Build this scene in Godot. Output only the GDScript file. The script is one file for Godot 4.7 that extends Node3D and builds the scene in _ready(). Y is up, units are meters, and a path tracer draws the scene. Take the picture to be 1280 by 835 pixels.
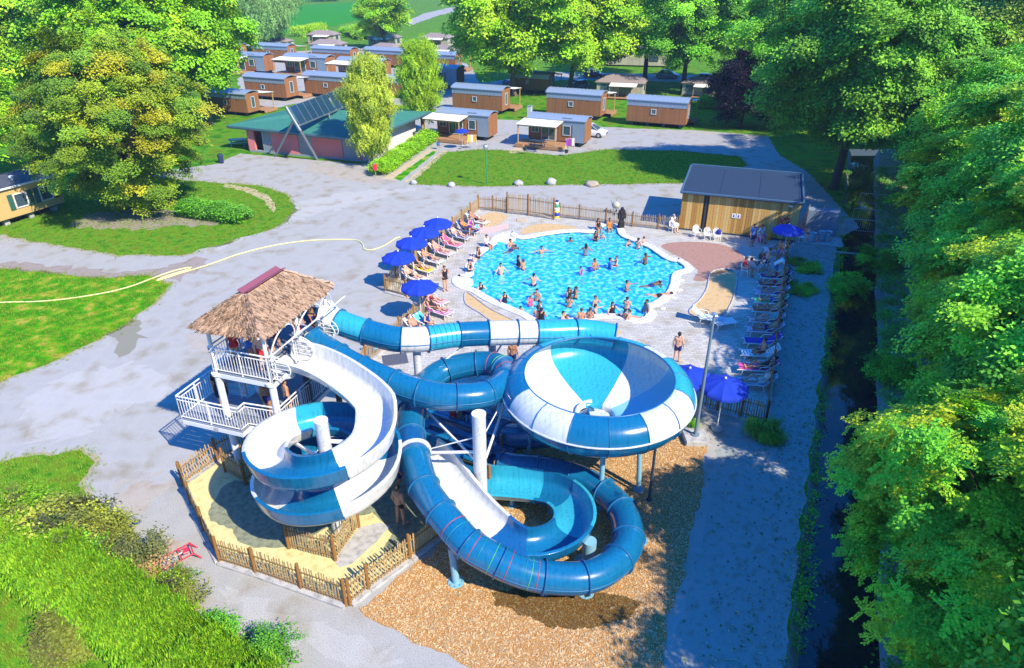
extends Node3D
# A water park at a holiday camp, seen from a drone: slides and tower in front, pool behind, cabins and trees beyond. Metres, y up.

var used := {}
var mats := {}
var rng := RandomNumberGenerator.new()
var X0 := Transform3D()


class MB:
	var v := PackedVector3Array()
	var n := PackedVector3Array()
	var c := PackedColorArray()
	var col := Color(1, 1, 1)

	func vert(p: Vector3, nn: Vector3) -> void:
		v.append(p)
		n.append(nn)
		c.append(col)

	func face(a: Vector3, b: Vector3, d: Vector3, out: Vector3) -> void:
		var g := (b - a).cross(d - a)
		if g.length_squared() < 1e-14:
			return
		g = g.normalized()
		if g.dot(out) < 0.0:
			vert(a, -g)
			vert(b, -g)
			vert(d, -g)
		else:
			vert(a, g)
			vert(d, g)
			vert(b, g)

	func quad(a: Vector3, b: Vector3, d: Vector3, e: Vector3, out: Vector3) -> void:
		face(a, b, d, out)
		face(a, d, e, out)

	func box(xf: Transform3D, s: Vector3, bev := 0.0) -> void:
		var h := s * 0.5
		var b := minf(bev, minf(h.x, minf(h.y, h.z)) * 0.9)
		for ax in 3:
			var a1 := (ax + 1) % 3
			var a2 := (ax + 2) % 3
			for sg in [-1.0, 1.0]:
				var p := []
				for q in [[-1.0, -1.0], [1.0, -1.0], [1.0, 1.0], [-1.0, 1.0]]:
					var w := Vector3()
					w[ax] = h[ax] * sg
					w[a1] = (h[a1] - b) * q[0]
					w[a2] = (h[a2] - b) * q[1]
					p.append(xf * w)
				var o := Vector3()
				o[ax] = sg
				quad(p[0], p[1], p[2], p[3], xf.basis * o)
		if b <= 0.0:
			return
		for ax in 3:
			var a1 := (ax + 1) % 3
			var a2 := (ax + 2) % 3
			for s1 in [-1.0, 1.0]:
				for s2 in [-1.0, 1.0]:
					var p := []
					for q in [[-1.0, 0], [1.0, 0], [1.0, 1], [-1.0, 1]]:
						var w := Vector3()
						w[ax] = (h[ax] - b) * q[0]
						w[a1] = (h[a1] - (b if q[1] == 1 else 0.0)) * s1
						w[a2] = (h[a2] - (0.0 if q[1] == 1 else b)) * s2
						p.append(xf * w)
					var o := Vector3()
					o[a1] = s1
					o[a2] = s2
					quad(p[0], p[1], p[2], p[3], xf.basis * o)

	func bx(at: Vector3, s: Vector3, bev := 0.0, ry := 0.0) -> void:
		box(Transform3D(Basis(Vector3.UP, ry), at), s, bev)

	# a straight bar of rectangular section between two points
	func bar(a: Vector3, b: Vector3, w: float, hh: float, bev := 0.0) -> void:
		var z := (b - a)
		var l := z.length()
		if l < 1e-5:
			return
		z /= l
		var up := Vector3.UP if absf(z.y) < 0.98 else Vector3.RIGHT
		var x := up.cross(z).normalized()
		box(Transform3D(Basis(x, z.cross(x), z), (a + b) * 0.5), Vector3(w, hh, l), bev)

	func grid(rows: Array, out_sign := 1.0, closed := false) -> void:
		var m := rows.size()
		var k: int = rows[0].size()
		var nn := []
		for i in m:
			var r := PackedVector3Array()
			for j in k:
				var j0 := (j - 1 + k) % k if closed else maxi(j - 1, 0)
				var j1 := (j + 1) % k if closed else mini(j + 1, k - 1)
				var du: Vector3 = rows[mini(i + 1, m - 1)][j] - rows[maxi(i - 1, 0)][j]
				var dv: Vector3 = rows[i][j1] - rows[i][j0]
				var g := du.cross(dv) * out_sign
				r.append(g.normalized() if g.length_squared() > 1e-16 else Vector3.UP)
			nn.append(r)
		for i in m - 1:
			for j in (k if closed else k - 1):
				var j1 := (j + 1) % k
				var q := [[i, j], [i + 1, j], [i + 1, j1], [i, j1]]
				var o: Vector3 = nn[i][j] + nn[i + 1][j1]
				for t in [[0, 1, 2], [0, 2, 3]]:
					var a: Vector3 = rows[q[t[0]][0]][q[t[0]][1]]
					var b: Vector3 = rows[q[t[1]][0]][q[t[1]][1]]
					var d: Vector3 = rows[q[t[2]][0]][q[t[2]][1]]
					var g := (b - a).cross(d - a)
					if g.length_squared() < 1e-16:
						continue
					var order: Array = t if g.dot(o) < 0.0 else [t[0], t[2], t[1]]
					for w in order:
						vert(rows[q[w][0]][q[w][1]], nn[q[w][0]][q[w][1]])

	func tube(pts: Array, r, sides := 8, caps := true) -> void:
		var rows := []
		var m := pts.size()
		var x := Vector3.ZERO
		for i in m:
			var t: Vector3 = (pts[mini(i + 1, m - 1)] - pts[maxi(i - 1, 0)]).normalized()
			if x == Vector3.ZERO:
				x = (Vector3.UP if absf(t.y) < 0.95 else Vector3.RIGHT).cross(t).normalized()
			else:
				x = (x - t * x.dot(t)).normalized()
			var y := t.cross(x)
			var rr: float = r[i] if r is Array else r
			var row := PackedVector3Array()
			for k in sides:
				var a := TAU * k / sides
				row.append(pts[i] + (x * cos(a) + y * sin(a)) * rr)
			rows.append(row)
		grid(rows, -1.0, true)
		if caps:
			for e in [0, m - 1]:
				var o: Vector3 = (pts[e] - pts[1 if e == 0 else m - 2])
				for k in sides:
					face(pts[e], rows[e][k], rows[e][(k + 1) % sides], o)

	func lathe(prof: Array, segs := 16, a0 := 0.0, a1 := TAU, out_sign := 1.0) -> void:
		var rows := []
		for i in segs + 1:
			var a := a0 + (a1 - a0) * i / segs
			var row := PackedVector3Array()
			for p in prof:
				row.append(Vector3(cos(a) * p.x, p.y, sin(a) * p.x))
			rows.append(row)
		grid(rows, out_sign)

	func ball(at: Vector3, r: Vector3, seg := 10) -> void:
		var rows := []
		for i in seg + 1:
			var row := PackedVector3Array()
			for j in seg / 2 + 1:
				var a := TAU * i / seg
				var b := PI * (float(j) / (seg / 2) - 0.5)
				row.append(at + Vector3(cos(a) * cos(b) * r.x, sin(b) * r.y, sin(a) * cos(b) * r.z))
			rows.append(row)
		grid(rows, -1.0)

	func poly(p: PackedVector2Array, y: float) -> void:
		var ix := Geometry2D.triangulate_polygon(p)
		if ix.is_empty():
			# an outline that crosses itself: keep its clean pieces
			var done := false
			for w in Geometry2D.offset_polygon(p, 0.01):
				if not Geometry2D.triangulate_polygon(w).is_empty():
					poly(w, y)
					done = true
			if not done:
				push_warning("an outline could not be filled")
			return
		for i in range(0, ix.size(), 3):
			var q := []
			for k in 3:
				q.append(Vector3(p[ix[i + k]].x, y, p[ix[i + k]].y))
			face(q[0], q[1], q[2], Vector3.UP)

	func walls(p: PackedVector2Array, y0: float, y1: float, sgn := 1.0) -> void:
		var cw := 1.0 if Geometry2D.is_polygon_clockwise(p) else -1.0
		for i in p.size():
			var a := p[i]
			var b := p[(i + 1) % p.size()]
			var d := b - a
			var o := Vector3(d.y, 0, -d.x) * cw * sgn
			quad(Vector3(a.x, y0, a.y), Vector3(b.x, y0, b.y), Vector3(b.x, y1, b.y), Vector3(a.x, y1, a.y), o)

	func add(o: MB, xf: Transform3D) -> void:
		var flip := xf.basis.determinant() < 0.0
		for j in o.v.size():
			var i := j
			if flip and j % 3 > 0:
				i = j + 1 if j % 3 == 1 else j - 1
			v.append(xf * o.v[i])
			n.append((xf.basis * o.n[i]).normalized())
			c.append(o.c[i] * col)

	func mesh() -> ArrayMesh:
		var a := []
		a.resize(Mesh.ARRAY_MAX)
		a[Mesh.ARRAY_VERTEX] = v
		a[Mesh.ARRAY_NORMAL] = n
		a[Mesh.ARRAY_COLOR] = c
		var m := ArrayMesh.new()
		m.add_surface_from_arrays(Mesh.PRIMITIVE_TRIANGLES, a)
		return m


func numbered(p: Node, nm: String) -> String:
	var k := str(p.get_instance_id()) + nm
	var i: int = used.get(k, 0)
	used[k] = i + 1
	return nm if i == 0 else "%s_%03d" % [nm, i]


func metas(o: Node, label: String, cat: String, group := "", kind := "") -> void:
	if label:
		o.set_meta("label", label)
	if cat:
		o.set_meta("category", cat)
	if group:
		o.set_meta("group", group)
	if kind:
		o.set_meta("kind", kind)


func thing(nm: String, label: String, cat: String, at := Vector3.ZERO, ry := 0.0, group := "") -> Node3D:
	var o := Node3D.new()
	o.name = numbered(self, nm)
	add_child(o, true)
	o.position = at
	o.rotation.y = ry
	metas(o, label, cat, group)
	return o


func copy(src: Node3D, label: String, at: Vector3, ry: float, nm := "", group := "") -> Node3D:
	var o: Node3D = src.duplicate()
	var base := String(src.name)
	if base.length() > 4 and base[-4] == "_" and base.right(3).is_valid_int():
		base = base.left(-4)
	o.name = numbered(self, nm if nm else base)
	add_child(o, true)
	o.position = at
	o.rotation.y = ry
	if label:
		o.set_meta("label", label)
	if group:
		o.set_meta("group", group)
	return o


func part(nm: String, m, mt: Material, par: Node = null, xf := Transform3D(), kind := "") -> MeshInstance3D:
	var o := MeshInstance3D.new()
	var p: Node = par if par else self
	o.name = numbered(p, nm)
	o.mesh = m.mesh() if m is MB else m
	o.material_override = mt
	o.transform = xf
	if kind:
		o.set_meta("kind", kind)
	p.add_child(o, true)
	return o


func struct(nm: String, m: MB, mt: Material, at := Vector3.ZERO) -> MeshInstance3D:
	return part(nm, m, mt, null, Transform3D(Basis(), at), "structure")


func stuff(nm: String, label: String, cat: String, mesh: Mesh, mt: Material, xfs: Array, cols: Array, par: Node = null) -> MultiMeshInstance3D:
	var mm := MultiMesh.new()
	mm.transform_format = MultiMesh.TRANSFORM_3D
	mm.use_colors = cols.size() > 0
	mm.mesh = mesh
	mm.instance_count = xfs.size()
	for i in xfs.size():
		mm.set_instance_transform(i, xfs[i])
		if cols.size():
			mm.set_instance_color(i, cols[i])
	var o := MultiMeshInstance3D.new()
	o.multimesh = mm
	o.material_override = mt
	var p: Node = par if par else self
	o.name = numbered(p, nm)
	o.set_meta("kind", "stuff")
	if not par:
		metas(o, label, cat)
	p.add_child(o, true)
	return o


func ntex(sd: int, freq: float, stops: Array, type := FastNoiseLite.TYPE_SIMPLEX_SMOOTH, oct := 4, size := 512) -> NoiseTexture2D:
	var f := FastNoiseLite.new()
	f.seed = sd
	f.noise_type = type
	f.frequency = freq
	f.fractal_octaves = oct
	if oct == 1:
		f.fractal_type = FastNoiseLite.FRACTAL_NONE
	var g := Gradient.new()
	g.offsets = PackedFloat32Array(stops.map(func(s): return s[0]))
	g.colors = PackedColorArray(stops.map(func(s): return s[1] if s[1] is Color else Color(s[1], s[1], s[1])))
	var t := NoiseTexture2D.new()
	t.width = size
	t.height = size
	t.seamless = true
	t.noise = f
	t.color_ramp = g
	return t


# albedo is a linear base colour
func mat(key: String, lin := Color(0.5, 0.5, 0.5), rough := 0.7, more := {}) -> StandardMaterial3D:
	if mats.has(key):
		return mats[key]
	var m := StandardMaterial3D.new()
	m.resource_name = key
	m.albedo_color = lin.linear_to_srgb()
	m.roughness = rough
	for k in more:
		m.set(k, more[k])
	mats[key] = m
	return m


# fine grain times coarse patches, laid by world position
func ground_mat(key: String, lin: Color, fine: Texture2D, fine_m: float, coarse: Texture2D, coarse_m: float, rough := 0.95) -> StandardMaterial3D:
	var m := mat(key, lin, rough)
	m.metallic_specular = 0.2
	m.albedo_texture = fine
	m.uv1_triplanar = true
	m.uv1_world_triplanar = true
	m.uv1_scale = Vector3.ONE / fine_m
	m.detail_enabled = true
	m.detail_blend_mode = BaseMaterial3D.BLEND_MODE_MUL
	m.detail_albedo = coarse
	m.detail_uv_layer = BaseMaterial3D.DETAIL_UV_2
	m.uv2_triplanar = true
	m.uv2_world_triplanar = true
	m.uv2_scale = Vector3.ONE / coarse_m
	return m


func ragged(p: Array, step := 0.5, amp := 0.12, sd := 1) -> PackedVector2Array:
	var f := FastNoiseLite.new()
	f.seed = sd
	f.frequency = 0.35
	f.fractal_octaves = 4
	var out := PackedVector2Array()
	for i in p.size():
		var a: Vector2 = p[i]
		var b: Vector2 = p[(i + 1) % p.size()]
		var k := maxi(1, int((b - a).length() / step))
		for j in k:
			var q := a.lerp(b, float(j) / k)
			out.append(q + Vector2(f.get_noise_2d(q.x * 6, q.y * 6), f.get_noise_2d(q.x * 6 + 70, q.y * 6 + 31)) * amp * 2.0)
	return out


func smooth2(p: Array, per := 5, closed := true) -> PackedVector2Array:
	var out := PackedVector2Array()
	var k := p.size()
	for i in (k if closed else k - 1):
		for j in per:
			var t := float(j) / per
			var a: Vector2 = p[(i - 1 + k) % k] if closed else p[maxi(i - 1, 0)]
			var d: Vector2 = p[(i + 2) % k] if closed else p[mini(i + 2, k - 1)]
			out.append(p[i].cubic_interpolate(p[(i + 1) % k], a, d, t))
	if not closed:
		out.append(p[k - 1])
	return out


func smooth3(p: Array, step := 0.25) -> Array:
	var cv := []
	var k := p.size()
	for i in k - 1:
		var m := maxi(2, int((p[i + 1] - p[i]).length() / step))
		for j in m:
			cv.append(p[i].cubic_interpolate(p[i + 1], p[maxi(i - 1, 0)], p[mini(i + 2, k - 1)], float(j) / m))
	cv.append(p[k - 1])
	return cv


func sheet(nm: String, p: PackedVector2Array, layer: int, mt: Material, hole := PackedVector2Array()) -> MeshInstance3D:
	var b := MB.new()
	if hole.is_empty():
		b.poly(p, 0.004 * layer)
	else:
		# sawn in two through the hole, so that each half is a plain outline
		var r := bounds(p)
		var mid := bounds(hole).get_center().x
		for side in [[r.position.x, mid], [mid, r.end.x]]:
			var s := PackedVector2Array([Vector2(side[0], r.position.y), Vector2(side[1], r.position.y), Vector2(side[1], r.end.y), Vector2(side[0], r.end.y)])
			for q in Geometry2D.intersect_polygons(p, s):
				for w in Geometry2D.clip_polygons(q, hole):
					b.poly(w, 0.004 * layer)
	return struct(nm, b, mt)


func ground_pt(p: PackedVector2Array, r: Rect2) -> Vector2:
	while true:
		var q := Vector2(rng.randf_range(r.position.x, r.end.x), rng.randf_range(r.position.y, r.end.y))
		if Geometry2D.is_point_in_polygon(q, p):
			return q
	return Vector2.ZERO


func bounds(p: PackedVector2Array) -> Rect2:
	var r := Rect2(p[0], Vector2.ZERO)
	for q in p:
		r = r.expand(q)
	return r


func _ready() -> void:
	rng.seed = 7
	var cam := Camera3D.new()
	cam.name = "camera"
	cam.position = Vector3(0, 18.5, 0)
	cam.rotation_degrees = Vector3(-28.5, 0, 0)
	cam.fov = 52.15
	cam.far = 3000.0
	cam.current = true
	add_child(cam)
	var sun := DirectionalLight3D.new()
	sun.name = "sun"
	sun.light_energy = 1.6
	sun.light_color = Color(1.0, 0.95, 0.86)
	sun.light_angular_distance = 0.5
	sun.shadow_enabled = true
	add_child(sun)
	sun.look_at_from_position(Vector3.ZERO, Vector3(-0.517, -0.682, -0.517))
	var sky := ProceduralSkyMaterial.new()
	sky.sky_top_color = Color(0.06, 0.47, 0.92)
	sky.sky_horizon_color = Color(0.4, 0.74, 1.0)
	sky.sky_curve = 0.2
	sky.ground_bottom_color = Color(0.3, 0.36, 0.4)
	sky.ground_horizon_color = Color(0.45, 0.62, 0.85)
	sky.sky_energy_multiplier = 1.0
	var env := Environment.new()
	env.background_mode = Environment.BG_SKY
	env.sky = Sky.new()
	env.sky.sky_material = sky
	env.tonemap_mode = Environment.TONE_MAPPER_LINEAR
	env.tonemap_exposure = 1.55
	env.ambient_light_source = Environment.AMBIENT_SOURCE_SKY
	env.sdfgi_enabled = true
	env.ssao_enabled = true
	env.ssil_enabled = true
	env.fog_enabled = true
	env.fog_density = 0.00035
	env.fog_light_color = Color(0.7, 0.82, 0.95)
	var we := WorldEnvironment.new()
	we.name = "world_environment"
	we.environment = env
	add_child(we)
	make_materials()
	make_ground()
	make_pool()
	make_tower()
	make_slides()
	make_bowl()
	make_fences()
	make_buildings()
	make_trees()
	make_furniture()
	make_people()


# ---------------------------------------------------------------- materials and ground
func make_materials() -> void:
	var grit := ntex(3, 0.1, [[0.0, 0.72], [0.4, 0.9], [0.6, 1.0], [1.0, 0.92]], FastNoiseLite.TYPE_SIMPLEX_SMOOTH, 5, 1024)
	var patch := ntex(5, 0.014, [[0.12, Color(0.9, 0.87, 0.81)], [0.34, Color(0.97, 0.96, 0.94)], [0.55, Color(1, 1, 1)], [0.85, Color(0.97, 0.97, 0.97)]], FastNoiseLite.TYPE_SIMPLEX_SMOOTH, 6, 1024)
	var blades := ntex(8, 0.12, [[0.0, Color(0.4, 0.5, 0.3)], [0.5, Color(0.85, 0.9, 0.8)], [1.0, Color(1, 1, 0.85)]], FastNoiseLite.TYPE_SIMPLEX_SMOOTH, 6, 1024)
	var lawnpatch := ntex(11, 0.016, [[0.25, Color(0.62, 0.8, 0.6)], [0.45, Color(0.9, 1, 0.85)], [0.62, Color(1, 0.95, 0.8)], [0.78, Color(1, 0.82, 0.9)]], FastNoiseLite.TYPE_SIMPLEX_SMOOTH, 6, 1024)
	var drypatch := ntex(12, 0.018, [[0.3, Color(0.28, 0.78, 0.1)], [0.5, Color(0.4, 0.88, 0.14)], [0.62, Color(0.6, 0.95, 0.3)], [0.8, Color(1, 0.95, 0.9)]], FastNoiseLite.TYPE_SIMPLEX_SMOOTH, 6, 1024)
	var chips := ntex(14, 0.09, [[0.0, Color(0.45, 0.3, 0.2)], [0.3, Color(0.75, 0.6, 0.45)], [0.6, Color(1, 0.9, 0.75)], [1.0, Color(1, 1, 1)]], FastNoiseLite.TYPE_CELLULAR, 2, 1024)
	var soft := ntex(17, 0.02, [[0.2, 0.82], [0.5, 0.95], [0.8, 1.0]], FastNoiseLite.TYPE_SIMPLEX_SMOOTH, 5)
	ground_mat("gravel", Color(0.43, 0.43, 0.405), grit, 5.0, patch, 31.0)
	ground_mat("road", Color(0.42, 0.42, 0.41), grit, 5.0, patch, 30.0)
	ground_mat("dirt", Color(0.36, 0.31, 0.27), grit, 4.0, patch, 9.0)
	ground_mat("sandy", Color(0.6, 0.49, 0.33), grit, 4.0, patch, 7.0)
	ground_mat("meadow", Color(0.17, 0.36, 0.03), blades, 7.0, lawnpatch, 40.0)
	ground_mat("lawn", Color(0.19, 0.38, 0.035), blades, 5.0, lawnpatch, 16.0)
	ground_mat("dry_lawn", Color(0.58, 0.5, 0.12), blades, 5.0, drypatch, 24.0)
	ground_mat("mulch", Color(0.62, 0.46, 0.26), chips, 3.2, patch, 6.0)
	ground_mat("wet_mulch", Color(0.2, 0.14, 0.05), chips, 3.2, patch, 4.0)
	ground_mat("tan_gravel", Color(0.66, 0.47, 0.24), grit, 3.0, patch, 5.0)
	ground_mat("brick_dust", Color(0.42, 0.25, 0.2), grit, 3.0, patch, 5.0)
	ground_mat("pad_yellow", Color(0.74, 0.69, 0.34), grit, 3.5, patch, 6.0, 0.8)
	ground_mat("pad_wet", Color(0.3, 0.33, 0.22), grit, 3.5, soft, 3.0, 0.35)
	ground_mat("concrete", Color(0.56, 0.56, 0.55), grit, 3.0, soft, 4.0, 0.85)
	ground_mat("coping", Color(0.84, 0.83, 0.82), grit, 3.0, soft, 4.0, 0.7)
	ground_mat("undergrowth", Color(0.4, 0.4, 0.35), grit, 4.0, lawnpatch, 6.0)
	# block paving: joints and block tones on a grid
	var im := Image.create(256, 256, false, Image.FORMAT_RGB8)
	im.fill(Color(0.76, 0.76, 0.76))
	var r := RandomNumberGenerator.new()
	r.seed = 4
	for row in 16:
		for k in 8:
			var s := r.randf_range(0.9, 1.0)
			var x := (k * 32 + (16 if row % 2 else 0)) % 256
			im.fill_rect(Rect2i(x, row * 16, 30, 14), Color(s, s * 0.99, s * 0.96))
			if x + 30 > 256:
				im.fill_rect(Rect2i(0, row * 16, x + 30 - 256, 14), Color(s, s * 0.99, s * 0.96))
	im.generate_mipmaps()
	ground_mat("paving", Color(0.54, 0.54, 0.52), ImageTexture.create_from_image(im), 3.2, patch, 27.0, 0.85)
	# timbers
	var grain := ntex(21, 0.05, [[0.0, Color(0.62, 0.55, 0.48)], [0.5, Color(0.9, 0.88, 0.84)], [1.0, Color(1, 1, 1)]], FastNoiseLite.TYPE_SIMPLEX_SMOOTH, 4)
	for w in [["pale", Color(0.62, 0.47, 0.24)], ["pale_grey", Color(0.56, 0.46, 0.3)], ["pale_dark", Color(0.4, 0.27, 0.12)], ["post_wood", Color(0.36, 0.19, 0.07)], ["cedar", Color(0.43, 0.21, 0.1)], ["cedar_b", Color(0.34, 0.16, 0.075)], ["board_a", Color(0.78, 0.5, 0.16)], ["board_b", Color(0.58, 0.34, 0.09)], ["board_c", Color(0.85, 0.62, 0.26)], ["deck_wood", Color(0.5, 0.3, 0.17)], ["pine", Color(0.66, 0.46, 0.22)], ["bark", Color(0.2, 0.16, 0.12)], ["dark_bark", Color(0.1, 0.085, 0.07)], ["white_bark", Color(0.5, 0.48, 0.42)]]:
		var m := mat(w[0], w[1], 0.85, {"albedo_texture": grain, "uv1_triplanar": true, "uv1_scale": Vector3(2.2, 0.35, 2.2)})
		m.metallic_specular = 0.3
	var gel := ntex(25, 0.012, [[0.2, 0.86], [0.42, 0.965], [0.6, 1.0]], FastNoiseLite.TYPE_SIMPLEX_SMOOTH, 4)
	for w in [["blue", Color(0.005, 0.138, 0.3)], ["deep_blue", Color(0.008, 0.1, 0.29)], ["cyan", Color(0.03, 0.38, 0.54)], ["white_gel", Color(0.68, 0.7, 0.68)], ["pearl_gel", Color(0.62, 0.67, 0.72)], ["grey_gel", Color(0.55, 0.6, 0.66)]]:
		mat(w[0], w[1], 0.22, {"albedo_texture": gel, "uv1_triplanar": true, "uv1_world_triplanar": true, "uv1_scale": Vector3(0.9, 0.18, 0.9), "clearcoat_enabled": true, "clearcoat": 0.5, "clearcoat_roughness": 0.08})
	mat("shaded_white", Color(0.22, 0.52, 0.66), 0.25)
	mat("flange", Color(0.01, 0.13, 0.3), 0.4)
	mat("white_steel", Color(0.78, 0.78, 0.78), 0.4)
	mat("post_grey", Color(0.6, 0.63, 0.66), 0.45, {"albedo_texture": gel, "uv1_triplanar": true, "uv1_world_triplanar": true})
	mat("post_blue", Color(0.2, 0.42, 0.52), 0.45)
	mat("dark_steel", Color(0.03, 0.05, 0.08), 0.5)
	mat("grey_steel", Color(0.25, 0.29, 0.33), 0.4, {"metallic": 0.5})
	mat("galv", Color(0.5, 0.53, 0.56), 0.4, {"metallic": 0.6})
	mat("glass", Color(0.05, 0.09, 0.12), 0.06, {"metallic_specular": 0.8})
	mat("white_plastic", Color(0.8, 0.8, 0.8), 0.4)
	mat("parasol", Color(0.001, 0.035, 0.42), 0.85, {"backlight_enabled": true, "backlight": Color(0.0, 0.03, 0.2)})
	mat("thatch", Color(0.45, 0.355, 0.27), 0.95, {"vertex_color_use_as_albedo": true})
	mat("leaf", Color(1, 1, 1), 0.55, {"vertex_color_use_as_albedo": true, "backlight_enabled": true, "backlight": Color(0.2, 0.31, 0.02), "metallic_specular": 0.3})
	mat("grass_blade", Color(1, 1, 1), 0.7, {"vertex_color_use_as_albedo": true, "metallic_specular": 0.2})
	mat("chip", Color(1, 1, 1), 0.9, {"vertex_color_use_as_albedo": true, "metallic_specular": 0.2})


var lawns := []


func make_ground() -> void:
	var pts: Array = [Vector2(0.74, -49.76), Vector2(2.18, -50.47), Vector2(3.78, -51.1), Vector2(5.18, -51.29), Vector2(6.17, -51.1), Vector2(6.58, -51.94), Vector2(7.24, -52.7), Vector2(8.15, -52.7), Vector2(8.79, -51.75), Vector2(8.86, -50.11), Vector2(9.72, -48.9), Vector2(10.57, -47.57), Vector2(11.03, -46.3), Vector2(11.42, -45.38), Vector2(12.04, -45.08), Vector2(12.45, -43.92), Vector2(12.26, -43.08), Vector2(11.48, -42.53), Vector2(11.18, -41.86), Vector2(10.9, -40.83), Vector2(10.43, -39.59), Vector2(9.83, -38.65), Vector2(9.18, -37.85), Vector2(8.53, -37.29), Vector2(8.61, -36.64), Vector2(8.27, -35.81), Vector2(7.63, -35.4), Vector2(6.94, -35.5), Vector2(6.34, -35.91), Vector2(5.69, -36.01), Vector2(4.63, -35.81), Vector2(3.51, -35.4), Vector2(2.33, -35.1), Vector2(1.31, -35.2), Vector2(0.57, -36.22), Vector2(-0.44, -37.18), Vector2(-1.7, -38.42), Vector2(-2.56, -39.59), Vector2(-3.2, -40.08), Vector2(-3.76, -40.7), Vector2(-3.94, -41.6), Vector2(-3.61, -42.26), Vector2(-3.14, -42.53), Vector2(-3.22, -43.92), Vector2(-3.02, -45.23), Vector2(-2.67, -46.3), Vector2(-2.19, -47.41), Vector2(-1.69, -48.39), Vector2(-1.47, -49.41), Vector2(-0.75, -50.47), Vector2(0.13, -50.65)]
	water_poly = smooth2(pts, 5)
	var hole := Geometry2D.offset_polygon(water_poly, 0.05)[0]
	# west of the ditch, and east of it
	var west := PackedVector2Array([Vector2(-900, -1600), Vector2(900, -1600), Vector2(900, -78), Vector2(41.2, -78), Vector2(38.2, -78), Vector2(8.2, -13.2), Vector2(-10.2, 26.6), Vector2(-10, 60), Vector2(-900, 60)])
	sheet("ground", west, 0, mats.meadow, hole)
	var east := PackedVector2Array([Vector2(41.6, -78), Vector2(900, -78), Vector2(900, 60), Vector2(-6, 60), Vector2(-6.6, 26.6), Vector2(11.6, -13.2)])
	sheet("ground_beyond_ditch", east, 0, mats.undergrowth)
	# the ditch: sloping banks, a bed and still water
	var rows := []
	for i in 60:
		var z := 30.0 - 108.0 * i / 59.0
		var x := 8.2 - (z + 13.2) * 0.463
		var row := PackedVector3Array()
		for q in [[-0.3, -0.02], [0.0, 0.0], [0.35, -0.5], [0.55, -1.1], [1.6, -1.5], [2.7, -1.4], [3.1, -0.6], [3.45, 0.0], [3.8, -0.02]]:
			var w := rng.randf_range(-0.12, 0.12) if q[1] < -0.05 else 0.0
			row.append(Vector3(x + q[0] + w, q[1], z))
		rows.append(row)
	var b := MB.new()
	b.grid(rows, -1.0)
	struct("ditch_banks", b, ground_mat("bank", Color(0.36, 0.35, 0.31), mats.gravel.albedo_texture, 3.0, mats.gravel.detail_albedo, 4.0))
	b = MB.new()
	var wx := func(z: float) -> float: return 8.2 - (z + 13.2) * 0.463
	b.quad(Vector3(wx.call(30.0) + 0.2, -0.75, 30), Vector3(wx.call(30.0) + 3.3, -0.75, 30), Vector3(wx.call(-78.0) + 3.3, -0.75, -78), Vector3(wx.call(-78.0) + 0.2, -0.75, -78), Vector3.UP)
	struct("ditch_water", b, mat("ditch_water", Color(0.006, 0.012, 0.014), 0.04))
	# gravel yard
	var yard := [Vector2(-10.3, 26.6), Vector2(8.1, -13.2), Vector2(25, -49.6)]
	yard.append_array([Vector2(27.7, -51.75), Vector2(29.88, -68.35), Vector2(29.31, -74.86), Vector2(31.24, -84.71), Vector2(23.21, -87.89), Vector2(13.31, -89.32), Vector2(0, -94.39), Vector2(-8.7, -95.47), Vector2(-15.38, -96.57), Vector2(-14.99, -86.96), Vector2(-15.79, -71.48), Vector2(-30.12, -75.94), Vector2(-31.08, -71.48), Vector2(-35.67, -68.65), Vector2(-42.74, -61.49), Vector2(-48.11, -49.07), Vector2(-52.68, -44.35)])
	yard.append_array([Vector2(-70, -20), Vector2(-60, 26)])
	sheet("gravel_yard", ragged(yard, 0.5, 0.12, 2), 1, mats.gravel, hole)
	sheet("camp_road", ragged([Vector2(-15.06, -94.39), Vector2(-8.52, -93.34), Vector2(2.09, -91.29), Vector2(14.33, -89.32), Vector2(21.88, -86.5), Vector2(27.67, -82.56), Vector2(28.59, -76.67), Vector2(25.7, -74.51), Vector2(19.65, -76.67), Vector2(11.81, -78.16), Vector2(0, -80.51), Vector2(0, -78.16), Vector2(-6.83, -84.71), Vector2(-14.33, -89.32)], 1.0, 0.2, 3), 2, mats.road)
	var dm: Material = mats.dirt
	var grit_tex: Texture2D = mats.gravel.albedo_texture
	sheet("ditch_shade_sheet", ragged([Vector2(-9.0, 24), Vector2(8.0, -13.2), Vector2(20.2, -39.6), Vector2(24.2, -48.2), Vector2(21.5, -49.5), Vector2(18.2, -42), Vector2(11.8, -26), Vector2(8.8, -23.5), Vector2(7.6, -20), Vector2(6.2, -16.5), Vector2(4.4, -13), Vector2(-4, 2), Vector2(-14, 24)], 0.4, 0.2, 77), 2, ground_mat("track", Color(0.36, 0.4, 0.38), mats.gravel.albedo_texture, 4.0, mats.gravel.detail_albedo, 8.0))  # gravel darkened here: tree shade put into the ground colour
	sheet("worn_track", ragged([Vector2(-38.94, -45.53), Vector2(-33.62, -44.35), Vector2(-29.23, -43.49), Vector2(-26.75, -42.94), Vector2(-24.12, -43.78), Vector2(-22.33, -45.53), Vector2(-21.18, -44.35), Vector2(-21.97, -41.34), Vector2(-24.06, -41.86), Vector2(-27.67, -41.6), Vector2(-31.34, -42.39), Vector2(-37.31, -43.21)], 0.5, 0.5, 5), 2, dm)
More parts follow.
